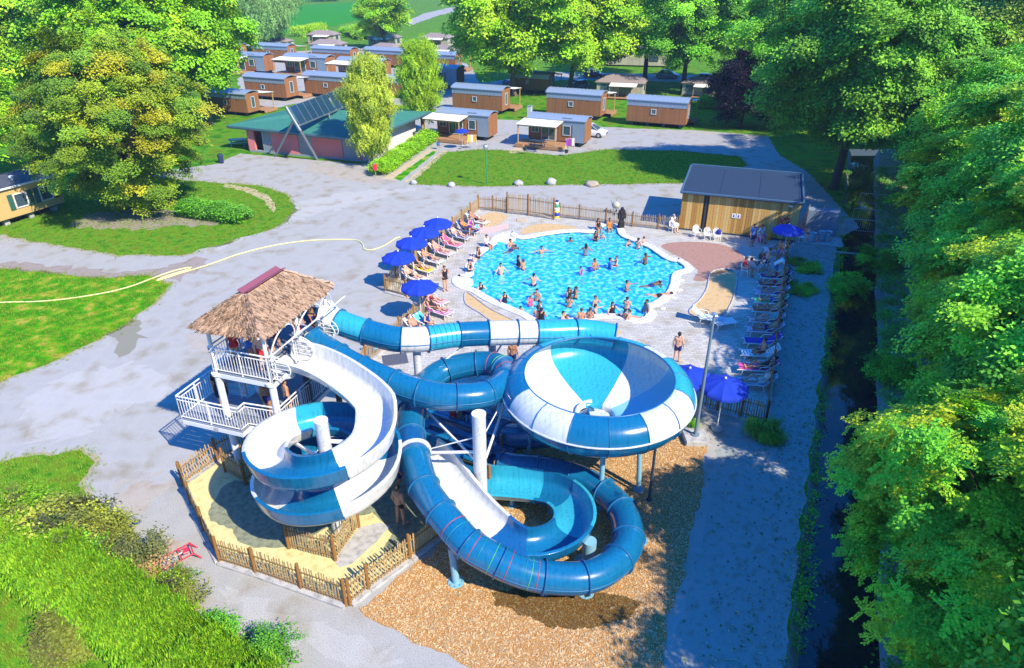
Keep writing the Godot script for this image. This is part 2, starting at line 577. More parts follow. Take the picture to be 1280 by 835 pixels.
	sheet("damp_patch", ragged([Vector2(-23.41, -36.33), Vector2(-21.72, -35.3), Vector2(-20.58, -33.37), Vector2(-20.59, -32.03), Vector2(-20.81, -31.01), Vector2(-21.37, -31.6), Vector2(-21.69, -32.91), Vector2(-22.83, -33.84), Vector2(-23.71, -33.37), Vector2(-24.45, -34.31)], 0.4, 0.3, 6), 2, mat("damp_gravel", Color(0.27, 0.26, 0.19), 0.9, {"albedo_texture": grit_tex, "uv1_triplanar": true, "uv1_world_triplanar": true, "uv1_scale": Vector3(0.3, 0.3, 0.3)}))
	for q in [[[Vector2(-23.53, -27.4), Vector2(-22.45, -29.58), Vector2(-20.3, -31.01), Vector2(-17.35, -29.58), Vector2(-16.78, -27.4), Vector2(-18.77, -26.4), Vector2(-18.89, -24.55), Vector2(-21.21, -24.26)], 61], [[Vector2(-9.71, -16.13), Vector2(-7.84, -15.32), Vector2(-5.54, -14.41), Vector2(-2.88, -13.29), Vector2(-4.79, -13.18), Vector2(-7.72, -14.12)], 63], [[Vector2(-24.97, -49.07), Vector2(-21.21, -56.37), Vector2(-15.48, -61.49), Vector2(-8.97, -62.5), Vector2(-13.96, -57.69), Vector2(-19.1, -51.75), Vector2(-22, -46.14)], 64]]:
		sheet("pale_gravel", ragged(q[0], 0.3, 0.5, q[1]), 2, ground_mat("pale_gravel", Color(0.48, 0.48, 0.455), mats.gravel.albedo_texture, 5.0, mats.gravel.detail_albedo, 31.0))
	for q in [[[Vector2(-15.98, -21.6), Vector2(-15.07, -22.1), Vector2(-13.91, -21.36), Vector2(-13.82, -19.76), Vector2(-14.83, -19.33), Vector2(-15.81, -20.65)], 65], [[Vector2(-18.31, -33.84), Vector2(-17.46, -34.8), Vector2(-16.05, -33.84), Vector2(-16.39, -32.03), Vector2(-17.41, -32.2)], 66], [[Vector2(-13.63, -18.11), Vector2(-12.8, -18.51), Vector2(-11.45, -17.73), Vector2(-11.92, -17.18), Vector2(-12.99, -17.36)], 67], [[Vector2(-21, -71.48), Vector2(-16.34, -69.26), Vector2(-12.58, -66.3), Vector2(-12.89, -63.55), Vector2(-17.3, -66.3), Vector2(-21.08, -68.65)], 68]]:
		sheet("tan_gravel", ragged(q[0], 0.25, 0.6, q[1]), 2, ground_mat("tan_yard", Color(0.46, 0.42, 0.36), mats.gravel.albedo_texture, 5.0, mats.gravel.detail_albedo, 25.0))
	# lawns
	var l1 := ragged([Vector2(-49.44, -49.94), Vector2(-39.78, -50.29), Vector2(-34.92, -48.39), Vector2(-28.29, -45.99), Vector2(-23.67, -45.99), Vector2(-21.19, -49.07), Vector2(-18.77, -52.13), Vector2(-18.54, -56.37), Vector2(-20.42, -60.74), Vector2(-24.26, -63.55), Vector2(-28.36, -64.35), Vector2(-34.61, -66.3), Vector2(-40.9, -66.3), Vector2(-42.72, -59.07), Vector2(-45.16, -56.37), Vector2(-51.72, -52.7)], 0.6, 0.22, 7)
	var l2 := ragged([Vector2(-46.46, -43.63), Vector2(-35.39, -43.63), Vector2(-31.5, -42.67), Vector2(-27.27, -41.86), Vector2(-24.52, -42.26), Vector2(-22.44, -40.96), Vector2(-22.22, -38.53), Vector2(-22.44, -35.81), Vector2(-23.41, -32.82), Vector2(-24.39, -30.77), Vector2(-25.31, -29.58), Vector2(-25.73, -28.98), Vector2(-29.32, -27.4), Vector2(-37.65, -28.83)], 0.6, 0.15, 8)
	var l3 := ragged([Vector2(-29.47, -22.1), Vector2(-21.6, -22.72), Vector2(-20.17, -23.14), Vector2(-18.71, -23.58), Vector2(-17.69, -22.72), Vector2(-17.54, -21.36), Vector2(-15.74, -19.33), Vector2(-13.74, -17.73), Vector2(-11.18, -15.8), Vector2(-8.46, -14.12), Vector2(-6.82, -12.77), Vector2(-5.39, -10.9), Vector2(-8.86, -9.5), Vector2(-21.85, -12.52)], 0.4, 0.25, 9)
	var l4 := ragged([Vector2(-9.7, -64.08), Vector2(-7.74, -76.3), Vector2(-3.62, -77.78), Vector2(0, -77.04), Vector2(5.25, -74.86), Vector2(10.59, -77.78), Vector2(18.84, -77.04), Vector2(24.83, -74.51), Vector2(24.5, -70.83), Vector2(20.45, -66.3), Vector2(16.1, -64.35), Vector2(4.57, -63.81), Vector2(-3.02, -63.28)], 0.6, 0.15, 10)
	var le := 0
	for l in [l1, l2, l3, l4]:
		for w in Geometry2D.offset_polygon(l, 0.16):
			sheet("worn_edge", ragged(Array(w), 0.7, 0.16, 90 + le), 2, ground_mat("worn_edge", Color(0.42, 0.37, 0.25), mats.gravel.albedo_texture, 3.0, mats.gravel.detail_albedo, 7.0))
		le += 1
	sheet("island_lawn", l1, 3, mats.lawn)
	sheet("corner_lawn", l2, 3, mats.dry_lawn)
	sheet("hedge_lawn", l3, 3, mats.lawn)
	sheet("cabin_lawn", l4, 3, mats.lawn)
	sheet("bare_soil", ragged([Vector2(-35.66, -52.32), Vector2(-35.57, -55.1), Vector2(-32.85, -56.37), Vector2(-28.4, -56.37), Vector2(-25.21, -54.69), Vector2(-25.21, -52.7), Vector2(-28.1, -51.94), Vector2(-29.97, -51.2), Vector2(-32.28, -51.38)], 0.4, 0.5, 12), 4, dm)
	sheet("bare_soil", ragged([Vector2(-27.08, -53.28), Vector2(-25.13, -54.48), Vector2(-23.16, -53.28), Vector2(-24.21, -52.13), Vector2(-25.86, -51.94)], 0.4, 0.4, 13), 5, dm)
	sheet("sandy_path", ragged([Vector2(-10.39, -64.62), Vector2(-7.75, -77.41), Vector2(-7.18, -77.04), Vector2(-9.66, -64.35)], 0.6, 0.1, 14), 4, mats.sandy)
	sheet("sandy_path", ragged([Vector2(-12.65, -65.73), Vector2(-9.41, -77.78), Vector2(-8.29, -77.41), Vector2(-11.31, -65.17)], 0.6, 0.1, 15), 4, mats.sandy)
	sheet("grass_strip", ragged([Vector2(-11.6, -66.01), Vector2(-8.88, -77.04), Vector2(-8.34, -77.04), Vector2(-10.77, -65.17)], 0.6, 0.1, 16), 5, mats.dry_lawn)
	sheet("worn_path", ragged([Vector2(-27.36, -64.35), Vector2(-24.84, -63.02), Vector2(-21.8, -60.02), Vector2(-20.12, -56.37), Vector2(-20.2, -55.52), Vector2(-22.07, -59.07), Vector2(-25.23, -61.99), Vector2(-27.2, -63.28)], 0.5, 0.15, 17), 4, mats.sandy)
	sheet("cabin_path", ragged([Vector2(-0.63, -77.41), Vector2(0.92, -78.93), Vector2(2, -78.16), Vector2(1.34, -76.67), Vector2(0, -75.94)], 0.4, 0.1, 18), 4, mats.sandy)
	lawns = [l1, l2, l3, l4]
	# far campsite ground: lanes between the rows, the lake and its path
	sheet("back_lane", ragged([Vector2(-40.31, -103.7), Vector2(-52.77, -140.59), Vector2(-58.45, -172.98), Vector2(-43.02, -179.78), Vector2(-22.63, -172.98), Vector2(-9.22, -152.58), Vector2(-5.63, -126.5), Vector2(9.31, -140.59), Vector2(47.56, -134.21), Vector2(45.02, -126.5), Vector2(8.67, -130.25), Vector2(0, -119.57), Vector2(-9.07, -100.02), Vector2(-14.22, -104.98), Vector2(-30.66, -109), Vector2(-35.54, -101.22)], 1.5, 0.4, 19), 2, mats.gravel)
	var lake := smooth2([Vector2(-109.42, -332.55), Vector2(-99.77, -393.43), Vector2(-73.57, -410.02), Vector2(-51.99, -378.1), Vector2(-48.36, -332.55), Vector2(-53.7, -296.56), Vector2(-57.96, -271.24), Vector2(-60.79, -246.51), Vector2(-69.66, -223.09), Vector2(-83.57, -228.54), Vector2(-105.78, -275.16)], 4)
	sheet("lake", lake, 2, mat("lake_water", Color(0.03, 0.24, 0.025), 0.7, {"metallic_specular": 0.0}))
	sheet("lake_path", ragged([Vector2(-38.59, -267.42), Vector2(-36.97, -316.14), Vector2(-30.27, -357.18), Vector2(-16.63, -393.43), Vector2(-14.13, -370.87), Vector2(-25.69, -326.9), Vector2(-31.12, -292.03), Vector2(-34.06, -256.56)], 3.0, 0.5, 20), 2, mats.road)
	# wood chips under the slides
	var mul := ragged([Vector2(-5.03, -15.25), Vector2(-3.84, -16.57), Vector2(-2.59, -17.92), Vector2(-1.27, -20.65), Vector2(-1.39, -23.69), Vector2(0, -24.55), Vector2(4.31, -24.84), Vector2(8.13, -24.55), Vector2(8.59, -24.14), Vector2(7.46, -20.65), Vector2(6.15, -17.36), Vector2(5.11, -15.01), Vector2(4.18, -12.52), Vector2(0, -12.52), Vector2(-1.15, -13.16), Vector2(-2.98, -14.06)], 0.35, 0.14, 21)
	sheet("mulch_bed", mul, 3, mats.mulch)
	var wetp := ragged([Vector2(-0.75, -15.9), Vector2(0.27, -16.1), Vector2(1.61, -15.96), Vector2(3.21, -15.9), Vector2(4.22, -15.57), Vector2(3.86, -14.95), Vector2(2.53, -14.52), Vector2(1.27, -14.55), Vector2(0.39, -15.07), Vector2(-0.52, -15.38)], 0.2, 0.1, 22)
	sheet("wet_mulch", wetp, 4, mats.wet_mulch)
	var chip := MB.new()
	chip.box(X0, Vector3(0.06, 0.012, 0.02))
	var xfs := []
	var cols := []
	var bb := bounds(mul)
	for i in 26000:
		var q := ground_pt(mul, bb)
		xfs.append(Transform3D(Basis.from_euler(Vector3(rng.randf_range(-0.5, 0.5), rng.randf() * TAU, rng.randf_range(-0.4, 0.4))).scaled(Vector3.ONE * rng.randf_range(0.7, 1.5)), Vector3(q.x, 0.022, q.y)))
		var s := rng.randf_range(0.55, 1.15)
		cols.append(Color(0.64 * s, 0.48 * s, 0.27 * s) if not Geometry2D.is_point_in_polygon(q, wetp) else Color(0.22 * s, 0.16 * s, 0.07 * s))
	stuff("wood_chips", "loose pale wood chips scattered under the slides", "wood chips", chip.mesh(), mats.chip, xfs, cols)
	# twigs and dead leaves on the shaded track by the ditch
	var dead := MB.new()
	dead.quad(Vector3(-0.05, 0, 0), Vector3(0, 0.02, -0.03), Vector3(0.06, 0.005, 0), Vector3(0, 0.012, 0.035), Vector3.UP)
	xfs = []
	cols = []
	for i in 3200:
		var z := rng.randf_range(-55, -8)
		var x := 8.2 - (z + 13.2) * 0.463 - absf(rng.randfn(0, 1.9))
		xfs.append(Transform3D(Basis.from_euler(Vector3(rng.randf_range(-0.3, 0.3), rng.randf() * TAU, 0)).scaled(Vector3.ONE * rng.randf_range(0.5, 1.3)), Vector3(x, 0.03, z)))
		var s := rng.randf_range(0.15, 0.6)
		cols.append(Color(s, s * 0.85, s * 0.6) if rng.randf() < 0.88 else Color(0.1, 0.25, 0.03))
	stuff("leaf_litter", "fallen leaves and twigs strewn along the shaded gravel track", "leaf litter", dead.mesh(), mats.chip, xfs, cols)
	# grass tufts on the lawns
	var tuft := MB.new()
	for k in 7:
		var a := rng.randf() * TAU
		var p := Vector3(rng.randf_range(-0.06, 0.06), 0, rng.randf_range(-0.06, 0.06))
		var tip := p + Vector3(cos(a) * 0.05, rng.randf_range(0.05, 0.1), sin(a) * 0.05)
		var s := Vector3(-sin(a), 0, cos(a)) * 0.009
		tuft.face(p - s, p + s, tip, Vector3(cos(a), 0.3, sin(a)))
	var tm := tuft.mesh()
	var names := [["grass on the island round the big hornbeam", 0], ["half dry grass left of the gravel yard", 1], ["grass beside the clipped conifer hedge", 2], ["mown green grass in front of the cabins", 3]]
	for e in names:
		xfs = []
		cols = []
		var pl: PackedVector2Array = lawns[e[1]]
		bb = bounds(pl)
		for i in [16000, 14000, 14000, 14000][e[1]]:
			var q := ground_pt(pl, bb)
			xfs.append(Transform3D(Basis(Vector3.UP, rng.randf() * TAU).scaled(Vector3.ONE * rng.randf_range(0.7, 1.4)), Vector3(q.x, 0.01, q.y)))
			var s := rng.randf_range(0.6, 1.1)
			var y := rng.randf_range(0.0, 0.35 if e[1] == 1 else 0.12)
			if i % 9 == 0:
				# stray tufts beyond the edge
				var stray := pl[rng.randi() % pl.size()] + Vector2(rng.randfn(0, 0.25), rng.randfn(0, 0.25))
				xfs[-1].origin = Vector3(stray.x, 0.01, stray.y)
			cols.append(Color((0.17 + y * 0.5) * s, 0.36 * s, 0.03 * s))
		stuff("grass", e[0], "grass", tm, mats.grass_blade, xfs, cols)


# ---------------------------------------------------------------- pool and its deck
var water_poly: PackedVector2Array


func make_pool() -> void:
	var deck := [Vector2(-2.75, -56.59), Vector2(0.34, -56.37), Vector2(3.31, -54.28), Vector2(7.81, -53.09), Vector2(11.99, -51.2), Vector2(13.13, -50.65), Vector2(20.95, -48.06), Vector2(18.54, -42.26), Vector2(14.69, -32.91), Vector2(11.73, -25.76), Vector2(9.93, -26.34), Vector2(8.7, -26.99), Vector2(7.68, -25.45), Vector2(4.39, -25.45), Vector2(0, -24.55), Vector2(-1.37, -23.14), Vector2(-3.34, -22.36), Vector2(-6.06, -24.55), Vector2(-8.16, -29.58), Vector2(-7.47, -30.69), Vector2(-6.07, -34.6), Vector2(-5.1, -37.51), Vector2(-5.78, -38.3), Vector2(-8.03, -39.59), Vector2(-7.65, -42.26), Vector2(-5.48, -49.07)]
	var hole := Geometry2D.offset_polygon(water_poly, 0.05)[0]
	sheet("pool_deck", PackedVector2Array(deck), 6, mats.paving, hole)
	# coping
	var outer := Geometry2D.offset_polygon(water_poly, 0.42, Geometry2D.JOIN_ROUND)[0]
	var b := MB.new()
	var k := water_poly.size()
	var cw := 1.0 if Geometry2D.is_polygon_clockwise(water_poly) else -1.0
	var rows := []
	for i in k + 1:
		var p := water_poly[i % k]
		var d := (water_poly[(i + 1) % k] - water_poly[(i - 1 + k) % k]).normalized()
		var o := Vector2(d.y, -d.x) * cw
		var row := PackedVector3Array()
		for q in [[-0.06, -0.2], [-0.06, 0.06], [-0.03, 0.085], [0.5, 0.085], [0.54, 0.07], [0.55, 0.0]]:
			var w: Vector2 = p + o * q[0]
			row.append(Vector3(w.x, q[1], w.y))
		rows.append(row)
	b.grid(rows, 1.0)
	struct("pool_coping", b, mats.coping)
	make_water()
	# pale shallow shelves in the two bays on the left
	for q in [[Vector3(-3.49, 0, -41.21), 0.95], [Vector3(-0.61, 0, -49.59), 0.95]]:
		var sb := MB.new()
		var c: Vector3 = q[0]
		var rim := PackedVector2Array()
		for i in 24:
			rim.append(Vector2(c.x + cos(TAU * i / 24.0) * q[1], c.z + sin(TAU * i / 24.0) * q[1]))
		for w in Geometry2D.intersect_polygons(rim, Geometry2D.offset_polygon(water_poly, 0.02)[0]):
			sb.poly(w, 0.012)
			sb.walls(w, -0.3, 0.012)
		struct("pool_shelf", sb, mats.coping)
	# planted beds and paved patches in the deck
	var bed := func(nm: String, p: Array, m: Material, sd: int, kerb: bool) -> void:
		var pl := smooth2(p, 4)
		sheet(nm, ragged(Array(pl), 0.4, 0.04, sd), 8, m)
		if kerb:
			var cb := MB.new()
			var q := []
			for w in pl:
				q.append(Vector3(w.x, 0.045, w.y))
			q.append(q[0])
			cb.tube(q, 0.055, 6, false)
			struct("bed_kerb", cb, mats.concrete)
	bed.call("gravel_bed", [Vector2(-2.7, -52.32), Vector2(-2.53, -54.69), Vector2(-1.35, -55.52), Vector2(-0.47, -54.69), Vector2(-0.65, -53.28), Vector2(-1.54, -52.13)], mats.tan_gravel, 31, false)
	bed.call("gravel_bed", [Vector2(0.75, -50.29), Vector2(1.15, -51.94), Vector2(2.59, -52.7), Vector2(4.24, -52.32), Vector2(5.2, -51.57), Vector2(3.79, -51.2), Vector2(2.2, -50.83)], mats.tan_gravel, 32, false)
	bed.call("gravel_bed", [Vector2(-2.97, -39.59), Vector2(-2.53, -39.11), Vector2(-1.37, -37.29), Vector2(0, -35.81), Vector2(0.93, -35), Vector2(0, -34.6), Vector2(-1.03, -35.4), Vector2(-1.92, -36.64), Vector2(-2.87, -37.96)], mats.tan_gravel, 33, true)
	bed.call("gravel_bed", [Vector2(10.78, -37.07), Vector2(11.84, -38.65), Vector2(12.66, -40.33), Vector2(13.47, -42.67), Vector2(14.58, -43.35), Vector2(15.21, -42.67), Vector2(14.15, -39.35), Vector2(12.79, -36.64), Vector2(11.58, -36.01), Vector2(10.8, -36.33)], mats.tan_gravel, 34, true)
	bed.call("gravel_bed", [Vector2(0, -32.91), Vector2(2.69, -33.46), Vector2(5.88, -33.84), Vector2(6.07, -34.6), Vector2(4.6, -34.6), Vector2(2.28, -34.31)], mats.tan_gravel, 36, false)
	bed.call("red_paving", [Vector2(11.07, -47.73), Vector2(12.68, -48.56), Vector2(14.93, -48.39), Vector2(16.28, -47.41), Vector2(16.61, -45.53), Vector2(15.89, -43.49), Vector2(14.43, -42.8), Vector2(13.36, -42.26), Vector2(12.71, -41.34), Vector2(12.02, -41.6), Vector2(12.73, -43.21), Vector2(12.02, -45.53)], mats.brick_dust, 35, false)
	bed.call("red_paving", [Vector2(-2.78, -51.38), Vector2(-0.96, -52.32), Vector2(-0.39, -52.7), Vector2(-0.38, -51.57), Vector2(-1.56, -50.65), Vector2(-2.49, -50.47)], mat("rose_paving", Color(0.6, 0.42, 0.36), 0.9), 37, false)


func make_water() -> void:
	var f := FastNoiseLite.new()
	f.seed = 9
	f.frequency = 1.5
	f.fractal_octaves = 2
	var g := FastNoiseLite.new()
	g.seed = 31
	g.frequency = 0.16
	var inner := Geometry2D.offset_polygon(water_poly, 0.05)[0]
	var r := bounds(inner)
	var st := 0.075
	var nx := int(r.size.x / st) + 2
	var nz := int(r.size.y / st) + 2
	var hh := PackedFloat32Array()
	hh.resize((nx + 1) * (nz + 1))
	var inside := PackedByteArray()
	inside.resize((nx + 1) * (nz + 1))
	for j in nz + 1:
		for i in nx + 1:
			var x := r.position.x + i * st
			var z := r.position.y + j * st
			var e := 0.6 + 0.7 * clampf(g.get_noise_2d(x * 4, z * 4) + 0.5, 0, 1)
			hh[j * (nx + 1) + i] = -0.06 + e * 0.065 * f.get_noise_2d(x, z)
			inside[j * (nx + 1) + i] = 1 if Geometry2D.is_point_in_polygon(Vector2(x, z), inner) else 0
	var b := MB.new()
	var at := func(i: int, j: int) -> Vector3: return Vector3(r.position.x + i * st, hh[j * (nx + 1) + i], r.position.y + j * st)
	var nm := func(i: int, j: int) -> Vector3:
		var w := nx + 1
		var dx := (hh[j * w + mini(i + 1, nx)] - hh[j * w + maxi(i - 1, 0)]) / (2 * st)
		var dz := (hh[mini(j + 1, nz) * w + i] - hh[maxi(j - 1, 0) * w + i]) / (2 * st)
		return Vector3(-dx, 1, -dz).normalized()
	for j in nz:
		for i in nx:
			var w := nx + 1
			if inside[j * w + i] + inside[j * w + i + 1] + inside[(j + 1) * w + i] + inside[(j + 1) * w + i + 1] < 4:
				continue
			for q in [[0, 0], [1, 0], [1, 1], [0, 0], [1, 1], [0, 1]]:
				b.vert(at.call(i + q[0], j + q[1]), nm.call(i + q[0], j + q[1]))
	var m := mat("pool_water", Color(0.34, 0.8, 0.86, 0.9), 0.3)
	m.albedo_texture = ntex(41, 0.03, [[0.0, Color(0.0, 0.64, 0.9)], [0.36, Color(0.1, 0.76, 0.95)], [0.52, Color(0.34, 0.87, 0.99)], [0.7, Color(0.85, 0.98, 1)], [1.0, Color(1, 1, 1)]], FastNoiseLite.TYPE_SIMPLEX_SMOOTH, 3, 1024)  # pale mottling in the colour stands for caustics and sky glints
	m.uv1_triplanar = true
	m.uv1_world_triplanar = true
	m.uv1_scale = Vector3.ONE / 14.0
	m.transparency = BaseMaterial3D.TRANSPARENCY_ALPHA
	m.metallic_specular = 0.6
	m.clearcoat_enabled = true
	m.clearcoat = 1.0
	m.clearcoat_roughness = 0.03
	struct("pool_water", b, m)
	b = MB.new()
	b.poly(inner, -1.4)
	b.walls(inner, -1.4, -0.05, -1.0)
	struct("pool_basin", b, mat("pool_liner", Color(0.22, 0.66, 0.82), 0.6))


# ---------------------------------------------------------------- tower
var TU := Vector3(0.9507, 0, 0.3102)
var TV := Vector3(0.3102, 0, -0.9507)
var TC := Vector3(-9.4, 0, -23.4)


func tp(u: float, h: float, w: float) -> Vector3:
	return TC + TU * u + TV * w + Vector3.UP * h


func rail_run(o: Node3D, pts: Array, h := 1.05, gap := 0.13) -> void:
	var m: Material = mats.white_steel
	for i in pts.size() - 1:
		var a: Vector3 = pts[i]
		var b: Vector3 = pts[i + 1]
		var t := MB.new()
		t.tube([a + Vector3.UP * h, b + Vector3.UP * h], 0.032, 8)
		part("handrail", t, m, o)
		t = MB.new()
		t.tube([a + Vector3.UP * h * 0.84, b + Vector3.UP * h * 0.84], 0.022, 6)
		t.tube([a + Vector3.UP * 0.1, b + Vector3.UP * 0.1], 0.022, 6)
		part("rail", t, m, o)
		var l := (b - a).length()
		var k := maxi(1, int(round(l / 1.3)))
		for j in k + 1:
			var q := a.lerp(b, float(j) / k)
			t = MB.new()
			t.tube([q, q + Vector3.UP * h], 0.03, 6)
			part("rail_post", t, m, o)
		k = int(l / gap)
		for j in range(1, k):
			var q := a.lerp(b, float(j) / k)
			t = MB.new()
			t.bx(Vector3.ZERO, Vector3(0.018, h * 0.72, 0.018))
			part("baluster", t, m, o, Transform3D(Basis(), q + Vector3.UP * (0.1 + h * 0.37)))


func make_tower() -> void:
	var o := thing("slide_tower", "white steel slide tower with stairs, landings and a thatched hip roof", "slide tower", TC)
	var rel := func(u: float, h: float, w: float) -> Vector3: return tp(u, h, w) - TC
	# posts
	for q in [[-1.2, -1.9], [1.2, -1.9], [-1.2, 0.1], [1.2, 0.1], [-1.2, 2.1], [1.2, 2.1]]:
		var t := MB.new()
		t.tube([rel.call(q[0], 0, q[1]), rel.call(q[0], 5.0, q[1])], 0.135, 12)
		t.tube([rel.call(q[0], 0, q[1]), rel.call(q[0], 0.05, q[1])], 0.3, 12)
		t.tube([rel.call(q[0], 4.85, q[1]), rel.call(q[0], 4.95, q[1])], 0.22, 12)
		part("post", t, mats.white_steel if q[0] < 0 or q[1] < 0 else mats.dark_steel, o)  # rear right posts are white ones with shade painted on as dark steel
		t = MB.new()
		t.tube([rel.call(q[0], 5.0, q[1]), rel.call(q[0], 7.25, q[1])], 0.075, 8)
		part("roof_post", t, mats.white_steel, o)
	var beam := func(nm: String, u0: float, w0: float, u1: float, w1: float, h: float) -> void:
		var t := MB.new()
		t.bar(rel.call(u0, h, w0), rel.call(u1, h, w1), 0.12, 0.2, 0.01)
		part(nm, t, mats.white_steel, o)
	# two floors of boards on a frame of beams
	for fl in [[5.0, -1.35, 1.35, -2.0, 2.3], [2.8, -1.35, 1.35, -2.0, 2.3], [2.8, -3.0, -1.35, -2.5, -0.4], [2.8, -1.35, -0.1, -2.5, -2.0]]:
		beam.call("floor_beam", fl[1], fl[3] + 0.06, fl[2], fl[3] + 0.06, fl[0] - 0.14)
		beam.call("floor_beam", fl[1], fl[4] - 0.06, fl[2], fl[4] - 0.06, fl[0] - 0.14)
		beam.call("floor_beam", fl[1] + 0.06, fl[3], fl[1] + 0.06, fl[4], fl[0] - 0.15)
		beam.call("floor_beam", fl[2] - 0.06, fl[3], fl[2] - 0.06, fl[4], fl[0] - 0.15)
		var k := int((fl[4] - fl[3]) / 0.25)
		for i in k:
			var t := MB.new()
			var w: float = fl[3] + (i + 0.5) * (fl[4] - fl[3]) / k
			t.bar(rel.call(fl[1], fl[0] - 0.02, w), rel.call(fl[2], fl[0] - 0.02, w), 0.235, 0.04)
			part("floor_board", t, mat("floor_grey", Color(0.2, 0.24, 0.3), 0.7), o)
	# cross bracing
	for q in [[-1.2, -1.9, -1.2, 2.1], [1.2, 2.1, -1.2, 2.1]]:
		var t := MB.new()
		t.tube([rel.call(q[0], 0.3, q[1]), rel.call(q[2], 2.6, q[3])], 0.03, 6)
		t.tube([rel.call(q[2], 0.3, q[3]), rel.call(q[0], 2.6, q[1])], 0.03, 6)
		part("brace", t, mats.white_steel, o)
	# stairs: ground to the landing behind, landing to the platform along the left side
	for st in [[[-2.2, 2.8, -0.4], [-2.2, 5.0, 2.3]], [[-2.2, 0.0, 6.2], [-0.2, 2.8, 2.4]]]:
		var a: Vector3 = rel.call(st[0][0], st[0][1], st[0][2])
		var b: Vector3 = rel.call(st[1][0], st[1][1], st[1][2])
		var d := Vector3(b.x - a.x, 0, b.z - a.z).normalized()
		var s := Vector3(-d.z, 0, d.x) * 0.5
		for sg in [-1.0, 1.0]:
			var t := MB.new()
			t.bar(a + s * sg, b + s * sg, 0.06, 0.24, 0.01)
			part("stringer", t, mats.white_steel, o)
			rail_run(o, [a + s * sg, b + s * sg], 1.0)
		for i in 12:
			var t := MB.new()
			var q := a.lerp(b, (i + 0.5) / 12.0)
			t.bar(q - s * 0.94, q + s * 0.94, 0.26, 0.035)
			part("stair_tread", t, mats.galv, o)
	beam.call("floor_beam", -2.75, 2.2, -1.3, 2.2, 4.9)
	var t2 := MB.new()
	t2.bar(rel.call(-2.75, 4.98, 2.3), rel.call(-1.35, 4.98, 2.3), 0.9, 0.04)
	part("floor_board", t2, mats.floor_grey, o)
	# railings
	rail_run(o, [rel.call(-1.3, 5, 1.8), rel.call(-1.3, 5, -1.95), rel.call(1.3, 5, -1.95), rel.call(1.3, 5, -1.65)])
	rail_run(o, [rel.call(1.3, 5, -0.45), rel.call(1.3, 5, 0.0)])
	rail_run(o, [rel.call(1.3, 5, 1.3), rel.call(1.3, 5, 1.6)])
	rail_run(o, [rel.call(-1.3, 5, 2.9), rel.call(0.6, 5, 2.25)])
	rail_run(o, [rel.call(-2.75, 2.8, -0.4), rel.call(-2.95, 2.8, -0.5), rel.call(-2.95, 2.8, -2.45), rel.call(-0.15, 2.8, -2.45), rel.call(-0.15, 2.8, -2.05), rel.call(1.3, 2.8, -1.95), rel.call(1.3, 2.8, 2.25), rel.call(-0.2, 2.8, 2.25)])
	rail_run(o, [rel.call(-1.65, 2.8, -0.45), rel.call(-1.4, 2.8, -0.45), rel.call(-1.3, 2.8, 2.25)])
	# hoops over the slide entrances: two bent tubes each, with rungs
	for e in [[-1.05, 0.75], [0.65, 0.85], [1.75, 0.5]]:
		for s in [-1.0, 1.0]:
			var pts := []
			for i in 15:
				var a := PI * i / 14.0
				pts.append(rel.call(1.3 + (1.05 * sin(a) if s < 0 else 0.25 * sin(a)), 6.0 + 0.95 * sin(a), e[0] - cos(a) * e[1]))
			var t := MB.new()
			t.tube(pts, 0.03, 6)
			part("entrance_hoop", t, mats.white_steel, o)
		for s in [-1.0, 1.0]:
			var pts := []
			for i in 13:
				var a := PI * i / 12.0
				pts.append(rel.call(1.3 + 0.75 * sin(a), 5.55 - 0.5 * cos(a), e[0] + e[1] * s))
			var t := MB.new()
			t.tube(pts, 0.022, 6)
			part("entrance_hoop", t, mats.white_steel, o)
			for j in 5:
				t = MB.new()
				var h := 5.2 + j * 0.17
				var dd := 0.75 * sqrt(maxf(0.05, 1.0 - pow((h - 5.55) / 0.5, 2)))
				t.tube([rel.call(1.3, h, e[0] + e[1] * s), rel.call(1.3 + dd, h, e[0] + e[1] * s)], 0.013, 5)
				part("guard_bar", t, mats.white_steel, o)
		var t := MB.new()
		t.tube([rel.call(1.32, 6.05, e[0] - e[1]), rel.call(1.32, 6.05, e[0] + e[1])], 0.026, 6)
		part("grab_bar", t, mats.white_steel, o)
	# small water tank and pipe boxes under the roof
	var roof := MB.new()
	# thatch: an under-skin and some thousand reed bundles laid over it
	var ev := [[-1.32, -2.25], [1.32, -2.25], [1.32, 2.25], [-1.32, 2.25]]
	var rg := [[0.0, -0.95], [0.0, 1.15]]
	var P := func(q: Array, h: float) -> Vector3: return rel.call(q[0], h, q[1])
	var sides := [[ev[0], ev[1], rg[0], rg[0]], [ev[1], ev[2], rg[1], rg[0]], [ev[2], ev[3], rg[1], rg[1]], [ev[3], ev[0], rg[0], rg[1]]]
	roof.col = Color(0.6, 0.55, 0.5)
	for s in sides:
		var c4: Vector3 = (P.call(s[0], 7.1) + P.call(s[1], 7.1)) * 0.5 + Vector3.UP
		roof.quad(P.call(s[0], 7.1), P.call(s[1], 7.1), P.call(s[2], 7.98), P.call(s[3], 7.98), c4)
		roof.quad(P.call(s[0], 7.0), P.call(s[1], 7.0), P.call(s[2], 8.0), P.call(s[3], 7.83), -c4)
	var rf := part("thatched_roof", roof, mats.thatch, o)
	var reed := MB.new()
	for i in 9:
		var x := rng.randf_range(-0.07, 0.07)
		var y := rng.randf_range(0.0, 0.05)
		var l := rng.randf_range(0.16, 0.34)
		var sw := rng.randf_range(-0.05, 0.05)
		var s := rng.randf_range(0.6, 1.1)
		reed.col = Color(s, s, s)
		reed.quad(Vector3(x - 0.008, y, 0), Vector3(x + 0.008, y, 0), Vector3(x + sw + 0.006, y - 0.01 + rng.randf() * 0.06, l), Vector3(x + sw - 0.006, y, l), Vector3(0, 1, 0.2))
